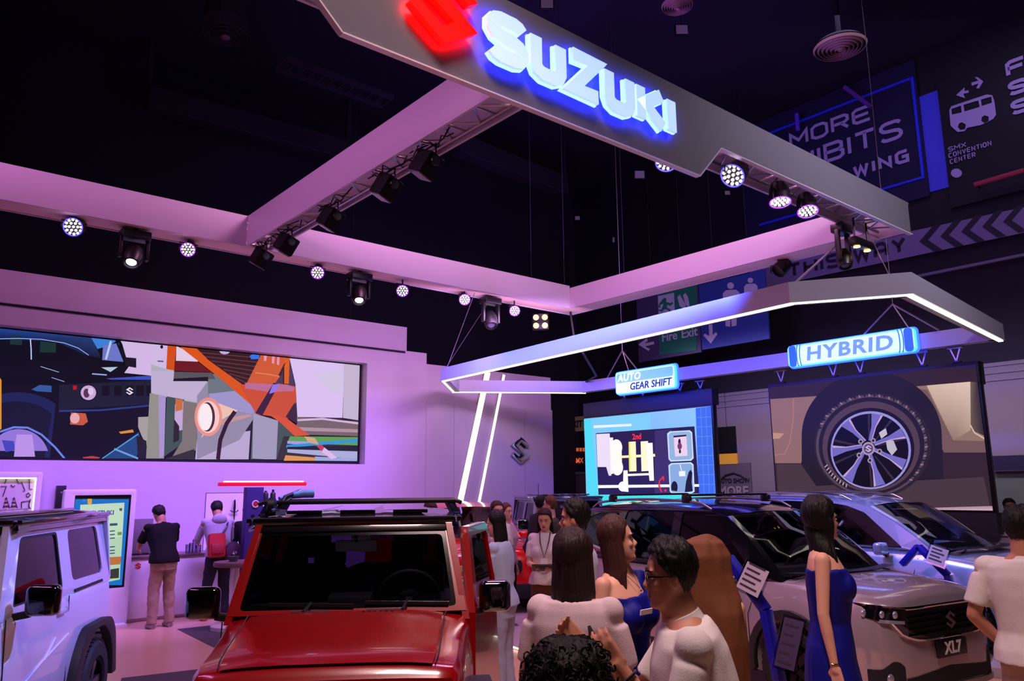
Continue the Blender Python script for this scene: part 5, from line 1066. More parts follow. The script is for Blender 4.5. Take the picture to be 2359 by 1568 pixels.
# -------- silver-blue people carrier behind
EK = dict(zb=[(0, .34), (.03, .28), (.2, .22), (3.6, .23), (4.25, .30), (4.39, .40)], zs=[(0, .62), (.03, .74), (.10, .83), (.3, .90), (.7, .96), (1.1, 1.0), (4.2, 1.04), (4.33, 1.0), (4.39, .9)],
 zc=[(0, .66), (.03, .78), (.10, .89), (.3, .97), (.7, 1.04), (1.0, 1.075), (1.2, 1.03), (4.2, 1.04), (4.33, 1.0), (4.39, .9)], hw=[(0, .48), (.03, .60), (.12, .74), (.3, .82), (.7, .866), (3.6, .866), (4.2, .82), (4.39, .70)],
 hs=[(0, .44), (.12, .66), (.3, .74), (.7, .79), (1.1, .785), (3.6, .785), (4.39, .62)], zw=[(0, .55), (.5, .64), (4.39, .70)])
EP = dict(XP, L=4.4, K=EK, wf=.82, wr=3.56, seams=[(1.25, 1.2), (2.36, 2.37), (3.24, 3.3)], mmat=None, bulge=.2,
 belt=((.98, 1.0), (4.3, 1.0)), apil=[(1.22, 1.18), (1.50, 1.36)], roof=[(1.80, 1.515), (2.1, 1.585), (2.6, 1.63), (3.2, 1.64), (3.8, 1.60), (4.12, 1.54)],
 win=[rpoly([(1.38, 1.07), (1.86, 1.45), (2.1, 1.53), (2.32, 1.56), (2.34, 1.08)], .03), rpoly([(2.46, 1.085), (2.44, 1.565), (2.95, 1.58), (3.22, 1.565), (3.30, 1.30), (3.28, 1.10)], .035), rpoly([(3.41, 1.14), (3.34, 1.55), (3.75, 1.53), (3.96, 1.46), (4.06, 1.22)], .04)], mir=(1.52, .93, 1.06))
EP.pop('mmat'); EP['hmat'] = CHROME
er = suv('silver_people_carrier', 'silver-blue people carrier parked under the wheel screen', ('silver', (160, 172, 205), .55, .28), EP, cladding=False)
er.location = (-2.72, 9.95, 0.06); er.rotation_euler = (0, 0, R(175.5))
g = nose_patch('grille', EK, -.52, .52, lambda t: .60+.1*abs(2*t-1)**3, lambda t: .78, .01, BLACK, er, 20)
for z in (.65, .70, .75): MB().tube([(surf_s(EK, u, z)-.018, u, z) for u, _ in arcpts(-.44, .44, 0, 14)], .007, 5).build('grille_bar', CHROME, g)
emblem_part(g, -.03, 0, .70, .12)
for sg in (-1, 1): nose_patch('headlamp', EK, sg*.54, sg*.81, lambda t: .73+.06*t, lambda t: .80+.08*t, .008, LAMPG, er, 14)
# -------- small red hatchbacks far back, one with its door open
def hatch(nm, label, door=0):
    t = thing(nm, label, 'car'); P = paint('paint_bright_red', (214, 12, 10), .0, .25)
    K = dict(zb=[(0, .34), (.1, .24), (3.4, .26), (3.6, .4)], zs=[(0, .66), (.05, .85), (.3, .95), (.9, 1.02), (3.3, 1.06), (3.6, .95)], zc=[(0, .7), (.05, .90), (.3, 1.0), (.85, 1.09), (1.1, 1.05), (3.3, 1.06), (3.6, .95)],
     hw=[(0, .55), (.12, .72), (.4, .80), (.8, .83), (3.0, .83), (3.6, .72)], hs=[(0, .5), (.12, .66), (.4, .72), (1, .76), (3, .76), (3.6, .65)], zw=[(0, .6), (3.6, .7)])
    lower_body('body', K, P, t, ((.68, .32), (3.05, .32)), ar=.36, n=36)
    wb = [(.8, .72), (3.5, .70)]; wt = [(1, .60), (3.4, .58)]
    outl = rpoly([(.92, 1.04), (1.48, 1.50), (2.2, 1.56), (3.15, 1.52), (3.45, 1.04)], .05); wins = [rpoly([(1.25, 1.10), (1.58, 1.44), (2.05, 1.49), (2.05, 1.10)], .03), rpoly([(2.15, 1.10), (2.15, 1.49), (2.95, 1.46), (3.1, 1.12)], .03)]
    for sg in (-1, 1):
        sp = MB().prism(outl, wins, side_fn(wb, wt, 1.04, 1.55, sg), .035).build('body_side', P, t)
        for q in wins: MB().prism(q, [], side_fn(wb, wt, 1.04, 1.55, sg, .012), .005).build('side_window', GLS, sp)
        for sa in (.68, 3.05): wheel(t, sa, sg*.72, .30, .30, .18, .19, 6)
        MB().ell((.09, sg*.60, .80), (.09, .11, .10), 16, 10).build('headlamp', LAMPG, t, smooth=60)
        mirror_part(t, 1.28, sg*.88, 1.08, sg, .17, .12, P)
    rows = [[Vector((s, v*.60, crv([(1.45, 1.50), (1.8, 1.555), (2.4, 1.575), (3.2, 1.52)], s)+.04*(1-v*v))) for v in [-1+j/6 for j in range(13)]] for s in [1.45+.16*i for i in range(12)]]
    MB().grid(rows).grid([[v-Vector((0, 0, .03)) for v in r_] for r_ in rows]).build('roof', P, t, smooth=60)
    MB().grid([[Vector((.92+.54*u-.10*(1-v*v), v*(.71-.11*u), 1.05+.46*u+.03*(1-v*v)*u)) for v in [-.94+.94*j/6 for j in range(13)]] for u in [i/6 for i in range(7)]]).build('windscreen', GLWS, t, smooth=60)
    MB().prism([(-1, 0), (1, 0), (.85, 1), (-.85, 1)], [], lambda u, v, d: Vector((3.45-.30*v-d, u*.70, 1.05+.46*v)), .03).build('tailgate', P, t)
    MB().box((1.0, -.62, .96), (1.4, .62, 1.10)).build('dashboard', DASHM, t, bevel=.03); [seat(t, 1.95, y, .85, .5) for y in (-.34, .34)]
    gr = MB().prism(rrect(-.42, .62, .42, .80, .05), [], lambda u, v, q: Vector((-.01-q, u, v)), .02).build('grille', BLACK, t); emblem_part(gr, -.04, 0, .71, .12)
    MB().box((-.03, -.60, .26), (.06, .60, .46)).build('lower_intake', BLACK, t, bevel=.02)
    MB().box((-.045, -.2, .49), (-.03, .2, .59)).build('number_plate', BPLAS, t)
    if door:
        sg = door; o2 = rpoly([(0, .42), (0, 1.02), (.40, 1.47), (.98, 1.51), (1.0, .42)], [.03, 0, .05, .06, .05]); wn = rpoly([(.16, 1.08), (.46, 1.41), (.92, 1.45), (.92, 1.08)], .03)
        dd = MB().prism(o2, [wn], lambda u, v, q: Vector((u, sg*((0 if v < 1.02 else -(v-1.02)*.2)-q), v)), .05).build('open_door', P, t, loc=(1.12, sg*.83, 0), rot=(0, 0, sg*R(58)))
        MB().prism(wn, [], lambda u, v, q: Vector((u, sg*((0 if v < 1.02 else -(v-1.02)*.2)-q-.02), v)), .005).build('door_glass', GLS, dd)
    return t
h1 = hatch('red_hatchback', 'red hatchback at the back with its front door open, beside the woman with a tablet', door=1)
h1.location = tuple(cw(-.29, 11.7)); h1.rotation_euler = (0, 0, R(157))
# dark off-roader beyond the open red door
dj = jimny('grey_off_roader', 'dark grey-green boxy off-roader behind the open red door', ('slate', (60, 66, 70), .3, .3), ('slate', (40, 44, 48)))
pz = cw(1.25, 13.3); dj.location = tuple(pz); dj.rotation_euler = (0, 0, R(149.8))
# ------------------------------------------------------------------ people
def remesh(mb, nm, m, parent, vox, smooth=2, fold=0.0, fscale=9.0, seed=0.0, fstretch=(1, 1, 1)):
    o = mb.build('tmp_'+nm, m, recalc=False)
    md = o.modifiers.new('r', 'REMESH'); md.mode = 'VOXEL'; md.voxel_size = vox; md.adaptivity = 0
    if smooth: s_ = o.modifiers.new('s', 'SMOOTH'); s_.factor = .6; s_.iterations = smooth
    me = bpy.data.meshes.new_from_object(o.evaluated_get(bpy.context.evaluated_depsgraph_get()))
    old = o.data; bpy.data.objects.remove(o); bpy.data.meshes.remove(old)
    if fold:
        ns = [v.normal.copy() for v in me.vertices]
        for v, n in zip(me.vertices, ns):
            p = Vector((v.co.x*fstretch[0], v.co.y*fstretch[1], v.co.z*fstretch[2]))*fscale+Vector((seed, seed*.7, seed*1.3))
            d = noise.noise(p)+.5*noise.noise(p*2.3)
            v.co += n*(fold*d)
    for p in me.polygons: p.use_smooth = True
    o = bpy.data.objects.new(nm, me); C.objects.link(o)
    if parent: o.parent = parent
    if not me.materials: me.materials.append(m)
    return o
HEADP = [(0, .34, .05, .13), (.03, .385, -.02, .19), (.08, .40, -.10, .235), (.13, .372, -.16, .26), (.19, .385, -.22, .28), (.24, .385, -.27, .295), (.30, .375, -.32, .31), (.38, .368, -.38, .322), (.46, .352, -.42, .33), (.50, .358, -.435, .332), (.56, .385, -.45, .335), (.64, .378, -.455, .34), (.74, .33, -.44, .335), (.84, .24, -.38, .295), (.92, .12, -.27, .22), (.97, .02, -.16, .12), (1.0, -.05, -.10, .02)]
def hring(z):
    z = max(0, min(1, z))
    for i in range(len(HEADP)-1):
        if z <= HEADP[i+1][0]:
            a, b = HEADP[i], HEADP[i+1]; t = (z-a[0])/(b[0]-a[0]); return [a[k]*(1-t)+b[k]*t for k in (1, 2, 3)]
    return HEADP[-1][1:]
def hpt(z, th, off=0.0):
    """point of the head surface at height z and angle th (0 = face)"""
    yf, yb, w_ = hring(z); yc = (yf+yb)/2*.6+.0; rf = yf-yc; rb = yc-yb
    c, s = cos(th), sin(th)
    return Vector(((w_+off)*s, yc+((rf if c > 0 else rb)+off)*c, z))
def head_mb(mb, M, fem=False, nose_=1.0):
    rows = []
    for z, yf, yb, w_ in HEADP: rows.append([M @ hpt(z, 2*pi*j/24) for j in range(24)])
    k = len(mb.v); mb.grid(rows, closed_u=True); n = 24; N = len(rows)
    mb.f.append(tuple(k+j for j in range(n))); mb.f.append(tuple(k+(N-1)*n+j for j in reversed(range(n)))); mb.m += [0, 0]
    T = lambda x, y, z: M @ Vector((x, y, z)); sc_ = M.to_scale().x
    mb.tube([T(0, .33, .53), T(0, .395, .43), T(0, .455*nose_, .345), T(0, .40, .30)], [.028*sc_, .036*sc_, .052*sc_, .04*sc_], 10)
    for sg in (-1, 1):
        mb.ell((0, 0, 0), (.04, .05, .035), 10, 8, M @ Matrix.Translation((sg*.05, .395, .315)))
        mb.ell((0, 0, 0), (.03, .085, .125), 12, 8, M @ Matrix.Translation((sg*.338, -.03, .43)) @ Matrix.Rotation(R(-12), 4, 'X'))
        mb.ell((0, 0, 0), (.13, .045, .028), 12, 8, M @ Matrix.Translation((sg*.14, .335, .565)))
        mb.ell((0, 0, 0), (.10, .09, .08), 12, 8, M @ Matrix.Translation((sg*.17, .25, .36)))
    mb.ell((0, 0, 0), (.105, .04, .022), 12, 8, M @ Matrix.Translation((0, .378, .222))); mb.ell((0, 0, 0), (.09, .04, .026), 12, 8, M @ Matrix.Translation((0, .372, .178)))
    mb.ell((0, 0, 0), (.10, .07, .06), 12, 8, M @ Matrix.Translation((0, .33, .06)))
def limb(mb, pts, rs, n=14):
    mb.tube(pts, rs, n)
    for p, r_ in zip(pts, rs): mb.ell(p, (r_*1.0,)*3, 12, 8)
def hand(mb, wr, d, pn, k=1.0, curl=25, spread=1.0, side=1):
    """wr wrist, d pointing direction, pn palm normal; thumb on the given side"""
    d = Vector(d).normalized(); pn = Vector(pn); pn = (pn-d*pn.dot(d)).normalized(); sd = d.cross(pn)*side
    base = Vector(wr); k = k*.95
    mb.tube([base-d*.02*k, base+d*.03*k], [.027*k, .028*k], 12)
    for u in (-.027, -.009, .009, .027): mb.tube([base+d*.01*k+sd*u*.7*k, base+d*.09*k+sd*u*1.05*k], [.017*k, .014*k], 10); mb.ell(base+d*.09*k+sd*u*1.05*k, (.014*k,)*3, 10, 6)
    mb.ell((0, 0, 0), (.012*k, .036*k, .045*k), 12, 8, Matrix.Translation(base+d*.05*k) @ frame_M((0, 0, 0), pn, sd))
    for i, (u, L) in enumerate(((.030, .068), (.010, .076), (-.011, .071), (-.031, .056))):
        p = base+d*.092*k+sd*u*1.05*k; dr = (d+sd*u*3*spread).normalized(); pts = [p]; rs = [.0098*k]; a = 0
        for j, f in enumerate((.42, .32, .26)):
            a += R(curl*(1.0 if j else .6)); dd = dr*cos(a)+pn*sin(a); p = p+dd*L*f*k; pts.append(p); rs.append((.0088-.001*j)*k)
        limb(mb, pts, rs, 9)
    p = base+d*.02*k+sd*.028*k; dr = (d*.7+sd*.75+pn*.25).normalized(); pts = [p]; rs = [.014*k]
    for j, L in enumerate((.036, .030, .024)): dr = (dr+d*.12+pn*(.12+curl/220)).normalized(); p = p+dr*L*k; pts.append(p); rs.append((.0115-.0012*j)*k)
    limb(mb, pts, rs, 9)
def loft(mb, sec, n=26, sq=2.3):
    """sec: list of (centre, rx, ry, frame or None)"""
    rows = []
    for c, rx, ry, M in sec:
        r_ = []
        for j in range(n):
            a = 2*pi*j/n; ca, sa = cos(a), sin(a); q = Vector((math.copysign(abs(ca)**(2/sq), ca)*rx, math.copysign(abs(sa)**(2/sq), sa)*ry, 0))
            r_.append(Vector(c)+((M @ q) if M else q))
        rows.append(r_)
    k = len(mb.v); mb.grid(rows, closed_u=True); N = len(rows)
    mb.f.append(tuple(k+j for j in range(n))); mb.f.append(tuple(k+(N-1)*n+j for j in reversed(range(n)))); mb.m += [0, 0]
def skinmat(nm, c): return mat('skin_'+nm, c, .5, noise_amt=.06, nscale=14, spec=.35)
def hairmat(nm, c): return mat('hair_'+nm, c, .55, spec=.3, bump=.9, bscale=90, stretch=(1, 1, .07), noise_amt=.35, nscale=60)
def cloth(nm, c, r_=.85): return mat('cloth_'+nm, c, r_, bump=.15, bscale=180, noise_amt=.05, nscale=20, spec=.2)
def person(label, px, f, h, phi, skin, hair, hstyle, top, bottom, lean=0, head=(0, 0), arms=None, legs=None, female=False, vox=.008, group=None, wide=1.0, sleeve='short', hair_len=.5, world=None, parts=True, hairth=1.0, hvox=None, bent_knee=0, zoff=0, skirt=None, nm='person', shoe=(60, 56, 66)):
    k = h/1.70; zr = 1.6*k
    if world: loc = Vector((*world, zoff)); rz = R(phi)
    else:
        dep = f*cos(PITCH)+(1.5-EYE)*sin(PITCH); loc = cw((px-1179.5)/F_PX*dep, f, zoff); rz = YAW-R(phi)
    t = thing(nm, label, 'person', tuple(loc), rz, group)
    SK_ = skinmat(*skin) if isinstance(skin, tuple) else skin
    sw = (.157 if female else .186)*wide; L = R(lean); hip = Vector((0, 0, .90))
    def T(p):
        p = Vector(p)
        if p.z > .90:
            q = p-hip; ang = -L*min(1, (p.z-.90)/.25); c, s = cos(ang), sin(ang)
            q = Vector((q.x, q.y*c-q.z*s, q.y*s+q.z*c)); p = hip+q
        return p*k
    RL = Matrix.Rotation(-L, 3, 'X')
    body = MB()
    cw_ = .118 if female else .13
    torso = [((0, 0, .80), .15, .10), ((0, -.005, .88), .165 if female else .16, .112), ((0, 0, .95), .155, .105), ((0, .005, 1.04), .122 if female else .142, .092), ((0, .008, 1.13), .135 if female else .15, .10), ((0, .012, 1.24), .155 if female else .17, .115 if female else .112), ((0, .0, 1.33), .165*wide if female else .185, .10), ((0, -.01, 1.39), sw*.93, .078), ((0, -.012, 1.43), .10, .06), ((0, -.005, 1.46), .06, .055)]
    def tsec(grow, z0, z1, flare=0):
        out = []
        for c, rx, ry in torso:
            if z0 <= c[2] <= z1:
                g_ = grow+(flare if c[2] < 1.02 else 0); out.append((T(c), (rx*(wide if c[2] < 1.3 else 1)+g_)*k, (ry*(wide)+g_)*k, RL if c[2] > 1.0 else None))
        return out
    loft(body, tsec(0, 0, 2))
    if female:
        for sg in (-1, 1): body.ell(T((sg*.075, .085, 1.235)), (.068*k, .06*k, .068*k), 14, 10)
    nb = T((0, -.012, 1.42)); 
    hp, hy = R(head[1]), R(head[0])
    hh = .232*k
    neck_top = T((0, .0, 1.50)); hd0 = T((0, .015, 1.49))
    MH = Matrix.Translation(hd0) @ Matrix.Rotation(-hy, 4, 'Z') @ Matrix.Rotation(hp, 4, 'X') @ Matrix.Diagonal((hh*.95, hh*.86, hh, 1)) @ Matrix.Translation((0, -.05, -.02))
    limb(body, [nb, neck_top+Vector((0, .0, .02))], [(.052 if female else .062)*k]*2)
    head_mb(body, MH, female)
    arms = arms or {}
    shirt = MB(); AR = {}
    for sg, sd in ((-1, 'L'), (1, 'R')):
        sh = T((sg*sw, -.01, 1.385)); d1, d2 = arms.get(sd, ((sg*.12, .02, -1), (sg*.03, .18, -1)))
        el = sh+Vector(d1).normalized()*.285*k; wr = el+Vector(d2).normalized()*.25*k
        rr = .85 if female else 1.0
        limb(body, [sh, sh.lerp(el, .5), el], [.050*rr*k, .044*rr*k, .038*rr*k]); limb(body, [el, el.lerp(wr, .35), wr], [.038*rr*k, .037*rr*k, .026*rr*k])
        ho = arms.get('h'+sd, {}); pn = ho.get('pn', (-sg, .2, 0)); hand(body, wr+(wr-el).normalized()*.02*k, ho.get('d', Vector(d2)), pn, k*(.9 if female else 1.0), ho.get('curl', 28), ho.get('spread', 1), ho.get('side', 1 if sg < 0 else -1))
        AR[sd] = (sh, el, wr)
        if top and sleeve:
            e2 = sh.lerp(el, .78 if sleeve == 'short' else 1.0)
            if sleeve == 'one' and sd == 'L': continue
            shirt.ell(sh-Vector((sg*.008*k, 0, 0)), (.060*k,)*3, 14, 10)
            limb(shirt, [T((0, -.012, 1.375)), sh], [.060*k, .058*rr*k])
            if sleeve in ('short', 'long'):
                limb(shirt, [sh-Vector((sg*.03*k, 0, 0)), sh.lerp(el, .35)], [.056*k, .055*rr*k]); shirt.tube([sh.lerp(el, .2), e2], [.056*k, (.064 if sleeve == 'short' else .050)*k*rr], 18)
            if sleeve == 'long': limb(shirt, [el, wr], [.048*k, .038*k])
    knees = {}
    for sg, sd in ((-1, 'L'), (1, 'R')):
        lx, ly = (legs or {}).get(sd, (sg*.095, 0))
        hp_ = Vector((sg*.085, 0, .86))*k; kn = Vector((sg*.09+(lx-sg*.09)*.5, ly*.5+.03, .48))*k; an = Vector((lx, ly-.02, .08))*k
        knees[sd] = (hp_, kn, an)
        limb(body, [hp_, hp_.lerp(kn, .5), kn], [.082*k, .070*k, .052*k]); limb(body, [kn, kn.lerp(an, .35), an], [.050*k, .050*k, .033*k])
        body.tube([an+Vector((0, -.03, -.04))*k, an+Vector((0, .05, -.045))*k, an+Vector((0, .15, -.055))*k], [.036*k, .040*k, .028*k], 12)
    bo = remesh(body, 'body', SK_, t, vox, 2)
    sd_ = random.random()*20
    if top:
        g = .022
        loft(shirt, tsec(g, .86 if bottom and bottom[0] != 'dress' else .8, 1.435, .016))
        if female:
            for sg in (-1, 1): shirt.ell(T((sg*.075, .085, 1.235)), (.082*k, .068*k, .08*k), 14, 10)
        shirt.ell(T((0, -.012, 1.375)), (sw*1.02*k, .088*k, .052*k), 18, 12)
        if sleeve in ('short', 'long') : shirt.tube([T((0, -.012, 1.38)), T((0, -.006, 1.45))], [.085*k, .068*k], 20)
        so = remesh(shirt, top[0], cloth(top[1], top[2]), t, max(vox, .008), 7, fold=.007, fscale=8.5, seed=sd_, fstretch=(1, 1, .45))
    else: so = None
    if bottom:
        if bottom[0] == 'dress':
            dm = MB(); sec = [s for s in tsec(.012, .95, 1.34)]
            if sleeve == 'one': pass
            low = [((0, 0, .04), .27, .24), ((0, 0, .3), .235, .20), ((0, 0, .6), .21, .165), ((0, -.01, .84), .19, .135), ((0, -.005, .92), .178, .125)]
            loft(dm, [(Vector(c)*k, rx*k, ry*k, None) for c, rx, ry in low]+sec)
            if female:
                for sg in (-1, 1): dm.ell(T((sg*.075, .085, 1.235)), (.080*k, .070*k, .078*k), 14, 10)
            sh = AR['L'][0]; dm.tube([T((-.04, .04, 1.27)), sh+Vector((.03, .03, .03))*k, sh+Vector((.03, -.03, .03))*k, T((-.05, -.06, 1.27))], [.06*k, .045*k, .045*k, .06*k], 14)
            remesh(dm, 'dress', cloth(bottom[1], bottom[2], .6), t, max(vox, .010), 3, fold=.012, fscale=7, seed=sd_, fstretch=(1.5, 1.5, .25))
        else:
            tr = MB(); loft(tr, [(T(c) if c[2] > .9 else Vector(c)*k, (rx*wide+.012)*k, (ry*wide+.012)*k, None) for c, rx, ry in [((0, 0, .78), .15, .11)]+torso[0:3]])
            ww = .02 if bottom[0] == 'trousers' else .035
            for sd, (a, b, c) in knees.items():
                limb(tr, [a, a.lerp(b, .5), b, b.lerp(c, .5)], [(.088+ww*.3)*k, (.078+ww*.5)*k, (.058+ww)*k, (.052+ww)*k]); tr.tube([b, c+Vector((0, 0, -.02))*k], [(.058+ww)*k, (.045+ww)*k], 16)
            remesh(tr, 'trousers', cloth(bottom[1], bottom[2]), t, max(vox, .010), 2, fold=.012, fscale=8, seed=sd_, fstretch=(1, 1, .9))
        for sd, (a, b, c) in knees.items():
            MB().tube([c+Vector((0, -.055, -.052))*k, c+Vector((0, 0, -.035))*k, c+Vector((0, .10, -.045))*k, c+Vector((0, .175, -.058))*k], [.034*k, .048*k, .044*k, .024*k], 14).build('shoe', mat('shoe_%d_%d' % (shoe[0], shoe[2]), shoe, .6), t, smooth=60)
    # face
    T2 = lambda x, y, z: MH @ Vector((x, y, z))
    for sg in (-1, 1):
        e = MB().ell((0, 0, 0), (.058, .05, .036), 14, 10, MH @ Matrix.Translation((sg*.145, .318, .475))).build('eye', mat('eye_white', (190, 184, 184), .25), t, smooth=60)
        MB().ell((0, 0, 0), (.026, .012, .027), 12, 8, MH @ Matrix.Translation((sg*.145, .362, .475))).build('iris', mat('iris_dark', (20, 12, 10), .2), e, smooth=60)
        MB().tube([T2(sg*.06, .388, .548), T2(sg*.15, .385, .575), T2(sg*.235, .335, .555)], [.014*hh, .018*hh, .010*hh], 6).build('eyebrow', hairmat('brow', (18, 12, 12)), t)
    lc = skin[1] if isinstance(skin, tuple) else (150, 90, 80)
    MB().ell((0, 0, 0), (.100, .030, .018), 12, 8, MH @ Matrix.Translation((0, .396, .222))).ell((0, 0, 0), (.085, .03, .022), 12, 8, MH @ Matrix.Translation((0, .390, .180))).build('lips', mat('lips', (150, 62, 62), .4), t, smooth=60)
    # hair
    if hstyle:
        HM = hairmat(hair[0], hair[1]); th0 = {'short': .045, 'long': .055, 'curly': .16, 'wavy': .08}[hstyle]*hairth
        def hl(a):
            q = abs(a); 
            if q < R(50): return .80-.05*(q/R(50))**2
            if q < R(75): return .75-.22*(q-R(50))/R(25)
            if q < R(95): return .53-.10*(q-R(75))/R(20) if hstyle == 'short' else .5-.15*(q-R(75))/R(20)
            return (.43-.26*min(1, (q-R(95))/R(50))) if hstyle == 'short' else (.35-.2*min(1, (q-R(95))/R(40)))
        hm = MB(); rows = []; n = 56; m_ = 16
        for i in range(m_+2):
            r_ = []
            for j in range(n):
                a = -pi+2*pi*j/n; tt = max(0, i-1)/m_; z0 = hl(a); z = z0+(.985-z0)*(tt**.9)
                off = 0.004 if i == 0 else th0*(.55+.45*min(1, tt*4))
                if i > 0:
                    q = Vector((sin(a)*3, cos(a)*3, z*3))*(1.5 if hstyle != 'curly' else 2.6)+Vector((sd_, 0, 0)); off += th0*.35*noise.noise(q)*(1.0)+(.035*noise.noise(q*3.6)+.02*noise.noise(q*8) if hstyle in ('curly', 'short') else 0)
                    if hstyle == 'short' and abs(a) < R(70): off += .03*hairth
                p = hpt(z, a, off); p.z += off*.9*max(0, (z-.7)/.3)
                r_.append(MH @ p)
            rows.append(r_)
        rows.append([MH @ Vector((0, -.07, 1.0+th0*.95))]*n)
        hm.grid(rows, closed_u=True); ho = hm.build('hair', HM, t, recalc=False)
        shade(ho, 80)
        if hstyle in ('long', 'wavy'):
            mb = MB(); nA = 44; nZ = 26; outer = []; inner = []
            a0 = R(82 if hstyle == 'long' else 78)
            back = MH.to_3x3().inverted() @ Vector((0, 0, -1)); 
            for i in range(nZ+1):
                tt = i/nZ; ro = []; ri = []
                for j in range(nA+1):
                    u = j/nA; a = a0+(2*pi-2*a0)*u; q = Vector((sin(a)*5, cos(a)*5, tt*1.2+sd_))
                    zz = .62-(.62+hair_len*(1+.12*noise.noise(Vector((u*9, sd_, 0)))))*tt
                    w_ = .385+.05*min(1, tt*2)-.06*max(0, tt-.6)+.03*noise.noise(q*1.3)+(.07*sin(tt*11+u*7) if hstyle == 'wavy' else 0)
                    yb = -.02+cos(a)*(.44+.05*noise.noise(q*1.2)+(.04*sin(tt*10+u*9) if hstyle == 'wavy' else 0))
                    if tt > .5: yb = yb*(1-.18*(tt-.5)*2)-.02
                    p0 = MH @ Vector((sin(a)*w_, yb, max(zz, -.05)))
                    if zz < -.05: p0 = p0+Vector((0, 0, (zz+.05)*hh))
                    cN = MH @ Vector((0, -.05, max(zz, -.05)))
                    if zz < -.05: cN = cN+Vector((0, 0, (zz+.05)*hh))
                    ro.append(p0); ri.append(p0.lerp(cN, .16))
                outer.append(ro); inner.append(ri)
            mb.grid(outer); mb.grid(inner)
            mb.grid([outer[-1], inner[-1]]); mb.grid([[r_[0] for r_ in outer], [r_[0] for r_ in inner]]); mb.grid([[r_[-1] for r_ in outer], [r_[-1] for r_ in inner]])
            lo_ = mb.build('hair_length', HM, t); shade(lo_, 80)
        if hstyle == 'curly':
            rnd = random.Random(5); cu = MB()
            for _ in range(1100):
                a = rnd.uniform(-pi, pi); z = rnd.uniform(.12, .98)
                if z < hl(a): continue
                c = hpt(z, a, th0*rnd.uniform(.75, 1.25)); c.z += max(0, z-.7)*.5*th0/.3; r0 = rnd.uniform(.022, .045)
                ax = Vector((rnd.uniform(-1, 1), rnd.uniform(-1, 1), rnd.uniform(-1, 1))).normalized(); b = ax.orthogonal(); c2 = ax.cross(b)
                cu.tube([MH @ (c+b*r0*cos(q*.9)+c2*r0*sin(q*.9)+ax*.012*q) for q in range(9)], .012*hh, 4)
            co_ = cu.build('curls', HM, t, smooth=70); co_['kind'] = 'stuff'
    t['k'] = k
    return t, dict(T=T, MH=MH, AR=AR, hh=hh, k=k, so=so, bo=bo, knees=knees)
SKT, SKL, SKD = ('tan', (176, 122, 96)), ('light', (206, 156, 132)), ('brown', (146, 92, 70))
BLK = ('black', (7, 6, 8)); BRN = ('brown', (62, 34, 28)); DBR = ('dark_brown', (38, 22, 20))
def extra(p, mb, nm, m, label=None, **kw):
    o = mb.build(nm, m, p, **kw)
    if label: o['label'] = label
    return o
# man in glasses, foreground
P, I = person('man in white polo and black glasses, seen from the side with one hand raised', 1645, 2.75, 1.675, -84, SKT, BLK, 'short', ('polo_shirt', 'white', (208, 204, 200)), ('trousers', 'navy', (24, 24, 44)),
 lean=14, head=(-2, -4), wide=1.12, vox=.0062, arms={'L': ((-.14, .22, -.9), (.06, .62, .80)), 'R': ((.1, .5, -.85), (-.15, .9, .75)), 'hL': dict(curl=30, pn=(.9, .1, .3), spread=1.3), 'hR': dict(curl=38, pn=(-.8, 0, .4))}, hairth=1.15)
T2 = lambda x, y, z: I['MH'] @ Vector((x, y, z)); hh = I['hh']
gl_ = MB()
for sg in (-1, 1):
    gl_.tube([T2(sg*.16+.115*cos(2*pi*i/16), .405, .47+.075*sin(2*pi*i/16)*1.0) for i in range(16)], .0022, 6, closed=True)
    gl_.tube([T2(sg*.275, .40, .49), T2(sg*.345, .15, .485), T2(sg*.35, -.03, .47), T2(sg*.345, -.10, .41)], .0024, 6)
gl_.tube([T2(-.045, .41, .485), T2(.045, .41, .485)], .0022, 6)
G1 = extra(P, gl_, 'glasses', GBLACK, 'thin black framed glasses'); 
for sg in (-1, 1): MB().prism([(sg*.16+.11*cos(2*pi*i/16), .47+.072*sin(2*pi*i/16)) for i in range(16)], [], lambda u, v, d: T2(u, .405+d, v), .004).build('lens', glass('spectacle_lens', (235, 235, 240), .95), G1)
wr = I['AR']['L'][2]; el = I['AR']['L'][1]; dd = (wr-el).normalized(); b0 = dd.orthogonal().normalized(); b1 = dd.cross(b0)
MB().tube([wr-dd*.01+(b0*cos(2*pi*i/16)+b1*sin(2*pi*i/16))*.034 for i in range(16)], .005, 6, closed=True).build('bracelet', BPLAS, P)
cl = MB(); cn = I['T']((0, -.006, 1.445)); 
cl.lathe([(.078, -.035), (.074, -.005), (.070, .016), (.064, .018), (.064, -.02)], 26, Matrix.Translation(cn+Vector((0, -.004, -.004))) @ Matrix.Rotation(-R(22), 4, 'X')); cl.build('collar', cloth('white', (208, 204, 200)), P, smooth=60)
# woman seen from behind
P, I = person('woman with long dark hair and pale shirt with black strap, seen from behind', 1318, 3.35, 1.66, 18, SKL, DBR, 'long', ('shirt', 'pale_pink', (196, 178, 184)), ('trousers', 'black', (16, 15, 20)), female=True, head=(12, 0), hair_len=.85, vox=.008, arms={'L': ((-.25, .1, -1), (.1, .4, -1)), 'R': ((.2, .1, -1), (-.1, .5, -.8))})
T = I['T']
extra(P, MB().tube([T((-.02, -.02, 1.455)), T((.06, -.09, 1.38)), T((.13, -.135, 1.24)), T((.185, -.10, 1.05)), T((.20, -.02, .90))], .012, 6), 'bag_strap', BPLAS, 'black shoulder strap')
